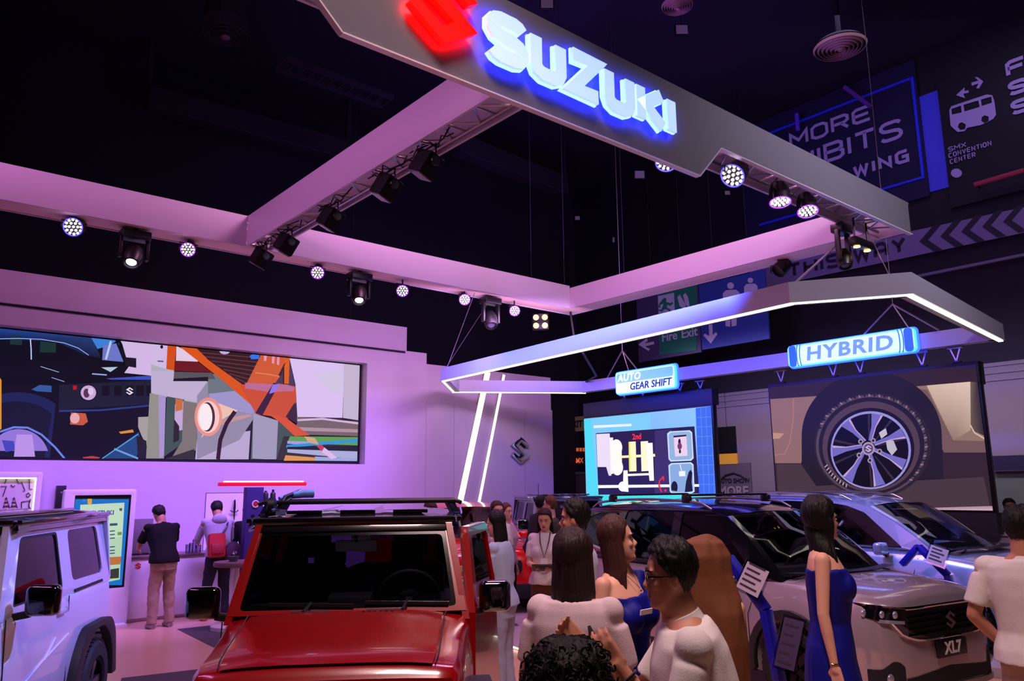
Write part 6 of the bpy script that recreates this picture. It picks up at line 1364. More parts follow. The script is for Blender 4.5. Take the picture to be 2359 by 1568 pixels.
# woman in blue one-shoulder dress, profile
BLUED = ('dress', 'royal_blue', (8, 12, 118))
P, I = person('woman in royal blue one-shoulder dress with name badge, looking right', 1424, 4.05, 1.69, 128, SKL, BRN, 'long', None, BLUED, female=True, head=(-42, 8), sleeve='one', hair_len=.95, vox=.007, arms={'L': ((-.15, .05, -1), (.15, .35, -1)), 'R': ((.15, .0, -1), (-.1, .4, -.9))})
T = I['T']; 
bd = extra(P, MB().box((-.045, 0, -.012), (.045, .006, .012)), 'name_badge', mat('badge_white', (230, 225, 225), .4), 'white name badge', loc=T((.075, .175, 1.27)), rot=(R(-8), 0, R(-8)))
extra(P, MB().tube([T((-.055, .02, 1.46)), T((-.035, .075, 1.41)), T((0, .108, 1.365)), T((.035, .075, 1.41)), T((.055, .02, 1.46))], .0016, 5).ell(T((0, .112, 1.355)), (.006,)*3, 8, 6), 'necklace', CHROME)
# curly hair in the foreground
P, I = person('person with black curly hair at the bottom edge, seen from behind', 1300, 2.0, 1.445, 8, SKT, BLK, 'curly', ('top', 'black', (14, 13, 16)), ('trousers', 'black', (16, 15, 20)), vox=.009, hairth=1.15)
# person in brown headscarf
P, I = person('person in long brown headscarf and cloak, seen from behind', 1622, 3.9, 1.58, 40, SKL, BRN, None, None, ('dress', 'brown', (92, 56, 36)), female=True, vox=.01, arms={'L': ((.05, .15, -1), (.2, .5, -1)), 'R': ((-.05, .15, -1), (-.2, .5, -1))})
T2 = lambda x, y, z: I['MH'] @ Vector((x, y, z))
v_ = MB(); k = I['k']; hc = T2(0, -.05, .5)
loft(v_, [((0, -.02, .62), .185, .165, None), ((0, -.03, 1.0), .18, .16, None), ((0, -.03, 1.22), .18, .155, None), ((0, -.03, 1.36), .17, .14, None), ((0, -.03, 1.44), .14, .13, None), ((0, -.025, 1.52), .118, .13, None), ((0, -.02, 1.60), .112, .135, None), ((0, -.02, 1.655), .085, .105, None), ((0, -.02, 1.685), .03, .04, None)])
v_.v = [(a*k*1.16, b*k*1.16, c*k*(1.0 if c < 1.3 else 1.0+.03*(c-1.3)/.38)) for a, b, c in v_.v]
remesh(v_, 'headscarf', cloth('brown_veil', (104, 62, 38), .7), P, .010, 3, fold=.016, fscale=6, seed=3, fstretch=(1.6, 1.6, .5))
# man looking left between the women
P, I = person('man with dark hair and pale shirt looking left behind the long haired woman', 1322, 5.0, 1.76, -70, SKT, BLK, 'short', ('shirt', 'pale_blue', (190, 190, 214)), ('trousers', 'navy', (24, 24, 44)), head=(-8, 0), vox=.009)
# woman with clipboard
P, I = person('woman in white polo and brown trousers reading a black tablet', 1252, 8.7, 1.60, 188, SKL, DBR, 'long', ('polo_shirt', 'white', (208, 204, 200)), ('trousers', 'brown', (120, 78, 54)), female=True, head=(6, -16), hair_len=.45, vox=.010, arms={'L': ((-.1, .25, -1), (.35, 1, -.05)), 'R': ((.1, .25, -1), (-.35, 1, -.02))}, shoe=(180, 170, 200))
T = I['T']
extra(P, MB().box((-.13, -.09, -.008), (.13, .09, .008)), 'tablet', BPLAS, 'black tablet in both hands', loc=(-.02, .36, 1.03), rot=(R(25), 0, R(8)), bevel=.005)
extra(P, MB().tube([T((-.06, .04, 1.45)), T((-.05, .13, 1.35)), T((0, .175, 1.18)), T((.05, .13, 1.35)), T((.06, .04, 1.45))], .006, 5), 'lanyard', mat('lanyard_navy', (20, 20, 70), .7))
extra(P, MB().box((-.035, .0, -.05), (.035, .006, .05)), 'id_card', MATS['badge_white'], loc=T((0, .19, 1.12)))
# woman by the open red door
P, I = person('woman with long black hair, pale blue tee and light jeans beside the open red door', 1150, 7.1, 1.63, -68, SKL, BLK, 'long', ('tee', 'sky', (168, 182, 216)), ('jeans', 'light_denim', (150, 150, 178)), female=True, lean=3, head=(-8, -8), hair_len=1.25, vox=.009, arms={'L': ((-.05, .15, -1), (.2, 1, -.1)), 'R': ((.2, .4, -1), (-.1, 1, .1))}, shoe=(160, 150, 170))
extra(P, MB().lathe([(.026, -.012), (.030, -.010), (.030, .010), (.026, .012), (.026, -.012)], 16, Matrix.Translation(I['AR']['L'][2]) @ Matrix.Rotation(pi/2, 4, 'X')), 'wristwatch', BPLAS)
# group near the red hatchback
person('woman with brown hair and white blouse standing behind the black haired woman', 1141, 9.9, 1.66, 150, SKL, BRN, 'long', ('blouse', 'white', (208, 204, 200)), ('trousers', 'black', (16, 15, 20)), female=True, vox=.014, hair_len=.3)
person('woman with reddish hair near the hatchback bonnet', 1162, 10.8, 1.62, 120, SKL, ('auburn', (92, 44, 32)), 'long', ('blouse', 'rose', (180, 150, 160)), ('trousers', 'black', (16, 15, 20)), female=True, vox=.014, hair_len=.5)
person('man in dark shirt leaning at the open door of the red hatchback', 1224, 12.0, 1.72, 60, SKD, BLK, 'short', ('shirt', 'charcoal', (40, 36, 44)), ('trousers', 'black', (16, 15, 20)), vox=.014, lean=14, arms={'R': ((.3, .6, -.6), (0, 1, .2)), 'L': ((-.1, .6, -.8), (0, 1, .2))})
person('man with short light brown hair in olive shirt standing before the grey off-roader', 1264, 10.4, 1.72, -75, SKL, ('light_brown', (96, 58, 40)), 'short', ('shirt', 'olive', (70, 62, 50)), ('trousers', 'black', (16, 15, 20)), vox=.013, hairth=.7)
person('person with brown hair beyond the roof rack of the red off-roader', 987, 8.9, 1.67, 170, SKD, BRN, 'short', ('tee', 'rust', (130, 60, 40)), ('trousers', 'black', (16, 15, 20)), vox=.014)
# people at the counter
P, I = person('man in black polo and khaki trousers leaning at the white counter', 0, 0, 1.67, 96, SKT, BLK, 'short', ('polo_shirt', 'black', (22, 20, 26)), ('trousers', 'khaki', (168, 140, 122)), lean=20, head=(-18, -28), world=(-11.72, 3.52), vox=.010, wide=1.08, arms={'L': ((-.2, .5, -1), (.35, 1, -.25)), 'R': ((.15, .5, -1), (-.3, 1, -.2))}, shoe=(150, 140, 150), legs={'L': (-.12, 0), 'R': (.12, .0)})
P, I = person('man in grey hoodie with red sling bag writing at the counter', 0, 0, 1.71, 86, SKT, BLK, 'short', ('hoodie', 'light_grey', (172, 170, 188)), ('trousers', 'dark_grey', (44, 40, 52)), lean=18, head=(4, -30), world=(-11.9, 4.34), vox=.010, sleeve='long', arms={'L': ((-.25, .5, -1), (.3, 1, -.2)), 'R': ((.2, .5, -1), (-.3, 1, -.2))}, shoe=(190, 60, 40), legs={'L': (-.17, -.03), 'R': (.12, .0)})
T = I['T']
extra(P, MB().ell(T((0, -.10, 1.40)), (.11, .06, .09), 16, 10), 'hood', cloth('light_grey', (172, 170, 188)), smooth=70)
b_ = extra(P, MB().box((-.12, -.06, -.17), (.12, .06, .17)), 'sling_bag', mat('bag_red', (190, 24, 50), .6), 'red sling bag across the back', loc=T((-.09, -.20, 1.02)), rot=(R(-10), 0, 0), bevel=.035)
MB().box((-.09, -.085, -.13), (.09, -.05, .02)).build('bag_pocket', mat('bag_red_dark', (150, 16, 40), .6), b_, bevel=.02)
extra(P, MB().tube([T((-.02, -.17, 1.12)), T((.09, -.14, 1.28)), T((.15, -.03, 1.42)), T((.08, .1, 1.36))], .014, 6), 'bag_strap', BPLAS)
cp = extra(P, MB().ell((0, 0, 0), (.125, .08, .16), 18, 12), 'hanging_cap', mat('cap_purple', (70, 40, 70), .8), 'dark purple cap hanging at the hip', loc=T((.15, -.17, .93)), smooth=60)
MB().prism(EMBLEM, [], lambda u, v, d: Vector((-(u-.5)*.08, -.078-d, (v-.5)*.05)), .004).build('cap_badge', MATS['badge_white'], cp)
P, I = person('person in black jacket with light brown hair beside the grey hoodie', 0, 0, 1.66, 80, SKL, ('light_brown', (96, 58, 40)), 'short', ('jacket', 'black', (22, 20, 26)), ('trousers', 'black', (16, 15, 20)), lean=24, head=(0, -34), world=(-12.0, 4.86), vox=.012, sleeve='long')
# woman in blue dress on the right
P, I = person('woman in long royal blue dress with dark wavy hair by the grey crossover', 1893, 4.75, 1.75, 112, SKL, BLK, 'wavy', None, BLUED, female=True, head=(-30, 4), sleeve='one', hair_len=.95, hairth=1.5, vox=.008, arms={'R': ((.13, -.06, -1), (.02, .14, -1)), 'L': ((-.1, .1, -1), (0, .2, -1)), 'hR': dict(curl=22, pn=(-1, .3, 0))})
wr = I['AR']['R'][2]; extra(P, MB().tube([wr+Vector((.027*cos(2*pi*i/14), .027*sin(2*pi*i/14), 0)) for i in range(14)], .003, 5, closed=True), 'gold_bracelet', mat('gold', (210, 160, 80), .2, metal=1))
# man at the right edge
P, I = person('man in white polo and khaki trousers at the right edge', 2352, 4.5, 1.70, 38, SKT, BLK, 'short', ('polo_shirt', 'white', (208, 204, 200)), ('trousers', 'khaki', (168, 140, 122)), wide=1.04, vox=.008, arms={'L': ((-.30, -.10, -1), (.55, .45, -.75)), 'R': ((.3, .0, -1), (-.4, .7, -.5)), 'hL': dict(curl=35)})
person('person in dark clothes far behind the man at the right edge', 2322, 11.6, 1.60, 200, SKT, BLK, 'short', ('shirt', 'black', (22, 20, 26)), ('trousers', 'black', (16, 15, 20)), vox=.014)
# ------------------------------------------------------------------ stage lights on the frame
PARC = mat('par_cell', (255, 245, 255), .4, emit=(255, 236, 255), es=5.0); PARR = mat('par_ring', (150, 60, 255), .4, emit=(150, 40, 255), es=2.0); PARB = mat('par_ring_blue', (60, 60, 255), .4, emit=(70, 60, 255), es=3.0)
AMB = mat('amber_cell', (255, 200, 110), .4, emit=(255, 190, 90), es=5.0)
def aimM(d):
    return Vector(d).to_track_quat('Z', 'Y').to_matrix().to_4x4()
def par(px, py, ax, val, label, aim=(.8, -.45, -.45), r=.125, ztop=5.0, ring=PARR, lit=True, group='round stage lights', nm='stage_light', hook=True):
    p = at(px, py, ax, val); t = thing(nm, label, 'stage light', tuple(p), 0, group); M = aimM(aim)
    MB().lathe([(.03, -.20), (r*.7, -.19), (r*.92, -.12), (r, -.02), (r, .03), (r*.9, .03), (r*.88, .0), (1e-4, .0)], 24, M).build('housing', BPLAS, t, smooth=40)
    MB().lathe([(r*.99, .022), (r*1.0, .034), (r*.90, .036), (r*.90, .024)], 24, M).build('bezel', ring if lit else BPLAS, t)
    if lit:
        for n, q in ((1, 0), (6, .42), (12, .76)):
            for i in range(n):
                a = 2*pi*i/n; c = M @ Vector((r*q*cos(a), r*q*sin(a), .012)); MB().ell((0, 0, 0), (r*.135, r*.135, .012), 8, 5, Matrix.Translation(c) @ M).build('led_cell', PARC, t)
    h = ztop-p.z
    if hook:
        side = Vector((0, 1, 0)) if abs(aim[0]) > .3 or ax == 'x' else Vector((1, 0, 0)); a = side*(r+.02)
        MB().tube([a+Vector((0, 0, -.02)), a+Vector((0, 0, h*.6)), -a+Vector((0, 0, h*.6)), -a+Vector((0, 0, -.02))], .008, 6).tube([Vector((0, 0, h*.6)), Vector((0, 0, h+.02))], .012, 6).build('yoke', DARKM, t)
    return t
for i, (px, py, lb) in enumerate(((170, 522, 'round stage light under the white beam, leftmost, brightest, with blue rim'), (434, 574, 'round stage light under the beam left of the corner, pink rim'), (732, 627, 'round stage light just right of the beam corner'), (927, 669, 'round stage light right of the moving head with lit lens'), (1070, 689, 'round stage light left of the unlit moving head near the far corner'), (1185, 715, 'small round stage light nearest the far frame corner'))):
    par(px, py, 'x', -10.0, lb, r=.11 if i == 0 else .092, ring=PARB if i == 0 else PARR)
def mover(p, label, aim, lit=False, k=1.0, ztop=5.0, group='moving head lights'):
    t = thing('moving_head', label, 'stage light', tuple(p), 0, group); M = aimM(aim); h = ztop-p[2]
    MB().box((-.10*k, -.17*k, h-.13), (.10*k, .17*k, h-.02)).build('base', BPLAS, t, bevel=.015)
    for s in (-1, 1): MB().box((-.04*k, s*.155*k-.02, -.05*k), (.04*k, s*.155*k+.02, h-.10)).build('arm', BPLAS, t, bevel=.01)
    MB().lathe([(1e-4, -.15*k), (.085*k, -.14*k), (.115*k, -.05*k), (.115*k, .08*k), (.095*k, .15*k), (.075*k, .155*k), (.07*k, .12*k), (1e-4, .12*k)], 20, M).build('head', BPLAS, t, smooth=45)
    MB().lathe([(1e-4, .135*k), (.06*k, .13*k)], 18, M).build('lens', mat('mover_lens', (230, 240, 255), .2, emit=(225, 240, 255), es=3.5) if lit else mat('lens_grey', (110, 110, 130), .15), t)
    MB().bar((0, 0, h-.02), (0, 0, h+.02), .05).build('clamp', DARKM, t)
for px, py, l, lb in ((310, 555, True, 'moving head light hanging between the two leftmost round lights'), (828, 650, True, 'moving head light with lit lens under the middle of the long beam'), (1130, 712, False, 'unlit moving head light between the last two round lights')):
    mover(at(px, py, 'x', -10.0)+Vector((0, 0, -.18)), lb, (.5, -.25, -.85), l, 1.0)
for i, (px, py, lb) in enumerate(((605, 562, 'black box light on the cross beam, nearest the inner corner'), (662, 530, 'black box light, second from the inner corner on the cross beam'), (765, 475, 'black box light at the middle of the cross beam'), (893, 400, 'black box light, second nearest the lit fascia on the cross beam'), (985, 345, 'large black box light nearest the lit fascia on the cross beam'))):
    p = at(px, py, 'y', 3.875); t = thing('box_light', lb, 'stage light', (p.x, p.y, 4.86), 0, 'box lights on the cross beam')
    Rm = Matrix.Rotation(R(24), 4, 'Y') @ Matrix.Rotation(R(-20), 4, 'X')
    MB().box((-.12, -.10, -.13), (.12, .10, .10), Rm).build('housing', mat('matte_black', (7, 7, 9), .7, spec=.2), t, bevel=.02)
    MB().box((-.10, -.08, -.142), (.10, .08, -.13), Rm).build('lens', mat('lens_grey', (110, 110, 130), .15), t)
    MB().tube([(-.14, 0, -.02), (-.14, 0, .15), (.14, 0, .15), (.14, 0, -.02)], .01, 6).build('yoke', DARKM, t)
    MB().lathe([(.045, -.02), (.05, .0), (.045, .02), (1e-4, .02)], 14, Matrix.Translation((.13, 0, -.02)) @ Matrix.Rotation(pi/2, 4, 'Y')).build('knob', BPLAS, t)
    rnd = random.Random(i)
    MB().tube([(x*.11-.35, .05*rnd.uniform(-1, 1), .17+rnd.uniform(-.05, .07)) for x in range(8)], .008, 5).tube([(x*.11-.35, .08*rnd.uniform(-1, 1), .19+rnd.uniform(-.05, .06)) for x in range(8)], .007, 5).build('cable', CABLE, t)
par(1690, 402, 'x', -4.2, 'large black round light with bright blue-white lens beside the fascia notch', aim=(.05, -.8, -.68), r=.125, ring=PARB)
par(1797, 460, 'x', -4.2, 'round light pointing down under the fascia, left of a pair', aim=(.15, -.2, -1), r=.115)
par(1860, 482, 'x', -4.2, 'round light pointing down under the fascia, right of a pair', aim=(.25, -.3, -1), r=.115)
pp = at(1535, 374, 'x', -4.2); par(1535, 370, 'x', -4.25, 'blue-white light peeking below the fascia under the last letter', aim=(.3, -.6, -.9), r=.10, ring=PARB)
# strip light with two amber lamps
p = at(1985, 562, 'x', -4.2); t = thing('strip_light', 'black strip light with two amber lamps under the right end of the fascia', 'stage light', tuple(p))
MB().box((-.05, -.24, -.05), (.05, .24, .05)).build('housing', BPLAS, t, bevel=.01)
for y in (-.13, .13): MB().lathe([(.035, 0), (.04, -.02), (1e-4, -.02)], 14, Matrix.Translation((0, y, -.045))).build('lamp', AMB, t)
MB().tube([(0, -.16, .04), (0, -.16, 5.0-p.z)], .012, 6).tube([(0, .16, .04), (0, .16, 5.0-p.z)], .012, 6).build('hanger', DARKM, t)
mover(at(1945, 596, 'x', -4.4)+Vector((0, 0, .0)), 'black spotlight hanging below the amber strip light', (.2, -.3, -.9), False, .8, 5.0)
par(1795, 622, 'y', 9.85, 'unlit black spotlight hanging under the right beam', aim=(-.3, -.6, -.6), r=.11, lit=False)
# four amber lamps
p = at(1245, 740, 'y', 9.86); t = thing('blinder_light', 'square light with four amber lamps near the far frame corner', 'stage light', tuple(p), R(45))
MB().box((-.16, 0, -.16), (.16, .10, .16)).build('housing', BPLAS, t, bevel=.02)
for x in (-.085, .085):
    for z in (-.08, .08): MB().lathe([(.055, 0), (.05, .015), (1e-4, .02)], 16, Matrix.Translation((x, 0, z)) @ Matrix.Rotation(pi/2, 4, 'X')).build('lamp', AMB, t)
MB().tube([(-.17, .05, .0), (-.17, .05, 5.0-p.z)], .01, 6).tube([(.17, .05, .0), (.17, .05, 5.0-p.z)], .01, 6).build('hanger', DARKM, t)
# chains and wires down to the ring
def rope(pts, r, m, label, nm, cat='cable', group=None):
    o = MB().tube(pts, r, 6).build(nm, m, smooth=60); tag(o, label, cat, group); return o
rc = Vector((-10.0, 9.85, 5.0))
rope([rc, rc+Vector((.03, .05, -.5)), Vector((-9.75, 9.9, 4.2)), Vector((-10.3, 10.8, 3.93)), Vector((-10.95, 11.15, 3.9))], .022, CABLE, 'thick black cable bundle from the frame corner down to the hanging frame', 'cable_bundle')
for a, b, lb in (((-9.95, 7.6, 5.0), (-11.3, 8.0, 3.93), 'thin steel wire from the long beam to the left end of the hanging frame'), ((-10.0, 8.0, 5.0), (-11.35, 8.0, 3.93), 'second steel wire meeting the first at the left end of the hanging frame'), ((-4.3, 9.5, 5.0), (-3.5, 8.2, 3.93), 'steel wire from the fascia end to the right corner of the hanging frame'), ((-4.9, 9.86, 5.0), (-4.2, 7.45, 3.93), 'chain from the right beam to the bend of the hanging frame')):
    rope([a, b], .006 if 'wire' in lb else .014, ALU, lb, 'suspension_wire', 'wire')
for (px, py), dx, lb in (((1440, 808), 1.0, 'pale triangular rigging struts above the gear shift sign'), ((2062, 702), 1.3, 'pale triangular rigging struts above the hybrid sign')):
    q = at(px, py, 'y', 11.4); t = thing('rigging_bridle', lb, 'rigging', (q.x, 11.32, q.z))
    for s in (-1, 1): MB().tube([(0, 0, 0), (s*dx*.45, 0, 3.925-q.z)], .014, 6).build('strut', ALU, t)
    MB().tube([(0, 0, 0), (.18*dx, .0, 3.925-q.z)], .01, 6).tube([(0, 0, 0), (0, 0, 11.6-q.z)], .005, 5).build('hanging_wire', ALU, t)
for px, y0 in ((1222, 9.0), (1297, 9.4), (815, 8.0), (1433, 10.5)):
    q = at(px, 500, 'y', y0); rope([(q.x, y0, 5.4 if px != 1433 else 5.4), (q.x, y0, 11.59)], .004, mat('wire_grey', (30, 26, 40), .8), {1222: 'thin ceiling wire left of the far corner', 1297: 'thin ceiling wire above the far frame corner', 815: 'faint ceiling wire over the long beam', 1433: 'faint ceiling wire right of the far corner'}[px], 'ceiling_wire', 'wire')
# ------------------------------------------------------------------ ceiling
def diffuser(px, py, z, r, label):
    p = at(px, py, 'z', z); t = thing('air_diffuser', label, 'air vent', tuple(p)); DM = mat('diffuser_beige', (170, 130, 120), .6)
    for i in range(6):
        q = r*(1-i*.15); MB().lathe([(q, 0), (q-.06*r, -.04-.012*i), (q-.075*r, -.035-.012*i), (q-.015*r, .01)], 36).build('cone_ring', DM, t, smooth=50)
    MB().lathe([(1e-4, -.09), (r*.10, -.08), (r*.12, .05)], 16).build('centre', DM, t); MB().lathe([(r*1.02, .02), (r*.8, .12), (1e-4, .13)], 30).build('duct_neck', CEILM, t); MB().tube([(0, 0, .1), (0, 0, 11.6-z)], .05, 8).build('drop_rod', BLACK, t)
diffuser(1935, 108, 10.3, .50, 'large round beige ceiling air diffuser'); diffuser(1560, 12, 10.3, .28, 'small round ceiling air diffuser at the top edge'); 
fan = at(520, 75, 'z', 10.4); t = thing('ceiling_fan_guard', 'round dark ceiling speaker with wire guard, upper left', 'speaker', tuple(fan))
for q in (.1, .2, .3, .4): MB().tube([(q*cos(2*pi*i/24), q*sin(2*pi*i/24), -.12+.2*q) for i in range(24)], .006, 5, closed=True).build('guard_ring', mat('guard_metal', (60, 48, 52), .5), t)
MB().lathe([(1e-4, -.08), (.12, -.06), (.12, .1), (.4, .2), (.4, 1.2)], 20).build('housing', CEILM, t)
MB().ell((0, 0, -.1), (.09, .09, .04), 12, 8).build('centre_boss', mat('boss_pink', (120, 92, 96), .6), t)
FLD = mat('flood_face', (130, 110, 130), .5, emit=(70, 56, 74), es=.5)
for px, py, s, lb in ((1473, 403, .28, 'largest pale ceiling floodlight right of the lettering'), (1330, 503, .16, 'small pale ceiling floodlight above the far beam corner'), (1418, 553, .24, 'pair-like pale ceiling floodlight above the right beam'), (1675, 445, .16, 'small ceiling floodlight behind the notch of the fascia'), (1570, 70, .26, 'tilted ceiling floodlight near the top edge'), (1260, 10, .26, 'ceiling floodlight cut by the top edge above the lettering'), (568, 435, .18, 'dim ceiling floodlight above the left beam corner')):
    p = at(px, py, 'z', 9.6) if py > 300 else at(px, py, 'z', 10.4)
    t = thing('ceiling_floodlight', lb, 'floodlight', tuple(p), R(50), 'ceiling floodlights')
    MB().box((-s/2, -.03, -s*.42), (s/2, .04, s*.42)).build('housing', DARKM, t, bevel=.008); MB().box((-s*.42, -.04, -s*.34), (s*.42, -.028, s*.34)).build('glass_face', FLD, t)
    MB().tube([(0, .02, s*.4), (0, .02, 11.6-p.z)], .01, 5).build('stem', DARKM, t)
DUC = mat('duct_dark', (26, 20, 34), .8)
t = thing('cable_tray', 'long dark cable tray under the ceiling, upper left', 'cable tray', tuple(at(770, 195, 'z', 9.5)))
p0, p1 = at(648, 145, 'z', 9.5)-t.location, at(893, 235, 'z', 9.5)-t.location; sd_ = Vector((.22, 0, 0))
for s_ in (-1, 1): MB().bar(p0+sd_*s_, p1+sd_*s_, .03, .12).build('side_rail', DUC, t)
for i in range(12): q = p0.lerp(p1, i/11); MB().bar(q-sd_, q+sd_, .03, .02).build('rung', DUC, t)
for f_ in (.1, .6, .95): q = p0.lerp(p1, f_); MB().tube([q, q+Vector((0, 0, 2.1))], .012, 5).build('hanger', DUC, t)
for a, b, lb in (((340, 225), (800, 350), 'long dark ceiling beam at the upper left'), ((1050, 330), (1300, 430), 'dark ceiling beam behind the lettering')):
    A0, B0 = at(*a, 'z', 10.2), at(*b, 'z', 10.2); t = thing('ceiling_beam', lb, 'beam', tuple(A0)); MB().bar((0, 0, 0), B0-A0, .3, .5).build('web', DUC, t); MB().bar((0, 0, -.25), B0-A0+Vector((0, 0, -.25)), .36, .04).build('flange', mat('duct_mid', (40, 32, 50), .7), t); MB().bar((0, 0, .2), (0, 0, 1.4), .1).bar(B0-A0+Vector((0, 0, .2)), B0-A0+Vector((0, 0, 1.4)), .1).build('hanger', DUC, t)
# coloured light tubes behind the fascia
for pts, c, lb in ((((1945, 200), (2005, 245)), (60, 20, 110), 'dim violet tube light behind the fascia, slanted'), (((1835, 262), (1838, 300)), (60, 20, 160), 'dim violet vertical tube light'), (((2245, 425), (2359, 392)), (110, 20, 50), 'dim red tube light below the bus banner')):
    A0, B0 = at(*pts[0], 'y', 17.6), at(*pts[1], 'y', 17.6); o = MB().tube([A0, B0], .05, 8).build('tube_light', mat('tube_%d' % c[0]+'_%d' % c[2], c, .5, emit=c, es=.35)); tag(o, lb, 'tube light'); 
    MB().tube([Vector((A0.x, 17.6, A0.z)), Vector((A0.x, 17.98, A0.z))], .02, 5).build('bracket', DARKM, o)
# ------------------------------------------------------------------ booth furniture
# kiosk
t = thing('touch_kiosk', 'white freestanding touch screen kiosk with a lit event poster', 'kiosk', (-12.35, 2.77, 0))
LX = lambda y0, z0, y1, z1, x0, x1: ((x0, y0, z0), (x1, y1, z1))
MB().prism(rrect(-.46, .03, .45, 1.87, .03), [rrect(-.335, .52, .385, 1.79, .01)], lambda u, v, d: Vector((.15-d, u, v)), .16).build('cabinet', WHITE2, t, bevel=.012)
MB().box((-.01, -.36, .5), (.13, .40, 1.80)).build('screen_bezel', BPLAS, t); MB().prism(rrect(-.50, 0, .42, .05, .01), [], lambda u, v, d: Vector((.32-d, u, v)), .56).build('foot', WHITE2, t, bevel=.008)
KX = -12.22; N = lambda pts: px_crop(0, 1050, 3.027, pts)
ki = [((20, 120, 210), N([(525, 300), (900, 300), (850, 900), (480, 900)])), ((205, 235, 205), N([(560, 340), (868, 325), (845, 700), (540, 800)])), ((190, 225, 195), N([(700, 600), (850, 560), (835, 860), (740, 880)])),
 ((235, 180, 30), N([(610, 298), (640, 298), (640, 330), (625, 340), (610, 330)])), ((60, 130, 225), N([(575, 300), (600, 300), (600, 318), (575, 318)])), ((120, 160, 90), N([(820, 530), (850, 528), (848, 550), (818, 552)])),
 ((200, 120, 60), N([(760, 705), (845, 700), (838, 755), (760, 760)])), ((60, 60, 50), N([(770, 790), (830, 780), (828, 850), (765, 855)])), ((90, 90, 90), N([(830, 365), (850, 362), (852, 380), (835, 384)]))]
for y_ in (470, 520, 545, 570, 630, 655, 675): ki.append(((60, 90, 110), N([(765, y_), (818 if y_ < 500 else 800, y_-3), (818 if y_ < 500 else 800, y_+(14 if y_ < 500 else 5)), (765, y_+(17 if y_ < 500 else 8))])))
art2('picture', t, 'x', KX, 1, ki, vcol_mat('kiosk_pixels', .85), (2.42, .54, 3.14, 1.765), .0006)
p0 = at(236, 1181, 'x', KX); place(text_mb('SUZUKI', .085, .003, .002), frame_M((KX+.016+12.35, p0.y-2.77, p0.z), (0, 1, 0), (0, 0, 1))).build('lettering', mat('navy_print', (20, 50, 120), .5, emit=(14, 50, 120), es=.7), t)
p0 = at(205, 1184, 'x', KX); MB().prism(EMBLEM, [], lambda u, v, d: Vector((KX+.014+12.35+d, p0.y-2.77+(u-.5)*.09, p0.z+(v-.5)*.09)), .003).build('emblem', mat('red_print', (220, 40, 20), .5, emit=(220, 40, 20), es=.8), t)
# lit drawing frame at the left edge
fy = at(97, 1100, 'x', -12.9); t = thing('drawing_frame', 'white lit frame with a line drawing of cones and tools at the left edge', 'picture', (-12.95, 1.5, 1.55))
MB().prism(rrect(-.9, -.60, fy.y-1.5, .57, .03), [rrect(-.84, -.52, fy.y-1.5-.07, .49, .01)], lambda u, v, d: Vector((.09-d, u, v)), .09).build('frame', WHITE2, t, bevel=.01)
MB().box((-.0, -.84, -.52), (.02, fy.y-1.5-.07, .49)).build('backboard', mat('drawing_paper', (200, 186, 190), .6), t)
MB().box((.055, fy.y-1.5-.085, -.52), (.07, fy.y-1.5-.07, .49)).box((.055, -.84, .475), (.07, fy.y-1.5-.07, .49)).build('light_edge', LEDW, t)
INK = mat('ink', (30, 24, 36), .6); fx = -12.92
def ink(pxs, r_=.006): 
    P = [at(x, y, 'x', fx) for x, y in pxs]; MB().tube([(fx+12.95, q.y-1.5, q.z-1.55) for q in P], r_, 4).build('drawn_line', INK, t)
for cx in (14, 32):
    ink(N([(cx*3-25, 390), (cx*3+2, 285), (cx*3+32, 385)])); [ink(N([(cx*3-25+6*i, 375-26*i), (cx*3+28-6*i, 373-26*i)])) for i in range(4)]
ink(N([(110, 150), (130, 190), (150, 180), (175, 240), (160, 245)])); ink(N([(205, 135), (205, 230), (225, 232)])); ink(N([(180, 270), (200, 255), (212, 272), (195, 288), (182, 278)])); ink(N([(150, 320), (205, 310), (200, 390), (150, 385), (150, 320)])); ink(N([(10, 150), (50, 130), (35, 190)])); ink(N([(5, 210), (45, 210), (20, 280)])); ink(N([(215, 300), (200, 345), (220, 380)])); ink(N([(75, 200), (90, 215), (105, 205)]))
# slim black wall speaker
p0 = at(132, 1118, 'x', -12.9); t = thing('column_speaker', 'slim black vertical speaker on the wall beside the kiosk', 'speaker', (-12.96, p0.y+.06, 1.5))
MB().box((-.03, -.06, -.5), (.06, .06, p0.z-1.5)).build('cabinet', BPLAS, t, bevel=.006); MB().ell((.062, 0, p0.z-1.5-.1), (.004, .012, .012), 8, 6).build('badge', ALU, t)
# counter
t = thing('reception_counter', 'long white counter with grey top and small red emblem at the wall', 'counter', (-12.65, 4.2, 0))
MB().box((-.28, -1.0, .05), (.25, .62, .88)).build('body', WHITE2, t, bevel=.01); MB().box((-.30, -1.02, .88), (.27, .64, .91)).build('top', mat('counter_top', (110, 80, 90), .4), t, bevel=.004); MB().box((-.25, -.98, 0), (.2, .6, .05)).build('plinth', WHITE, t)
p0 = at(318, 1303, 'x', -12.4); MB().prism(EMBLEM, [], lambda u, v, d: Vector((.25+d, p0.y-4.2+(u-.5)*.085, p0.z+(v-.5)*.085)), .006).build('emblem', mat('red_print2', (200, 10, 20), .4), t)
p0 = at(327, 1240, 'x', -12.7); t = thing('monitor_stand', 'grey flat panel standing at the left end of the counter', 'monitor', (-12.78, p0.y, .91))
MB().box((0, -.14, .02), (.03, .16, .52)).build('panel', mat('panel_grey', (110, 98, 110), .5), t, bevel=.006); MB().box((-.06, -.12, 0), (.1, .12, .02)).build('foot', BPLAS, t)
CLG = glass('clear_glass', (235, 235, 245), .93)
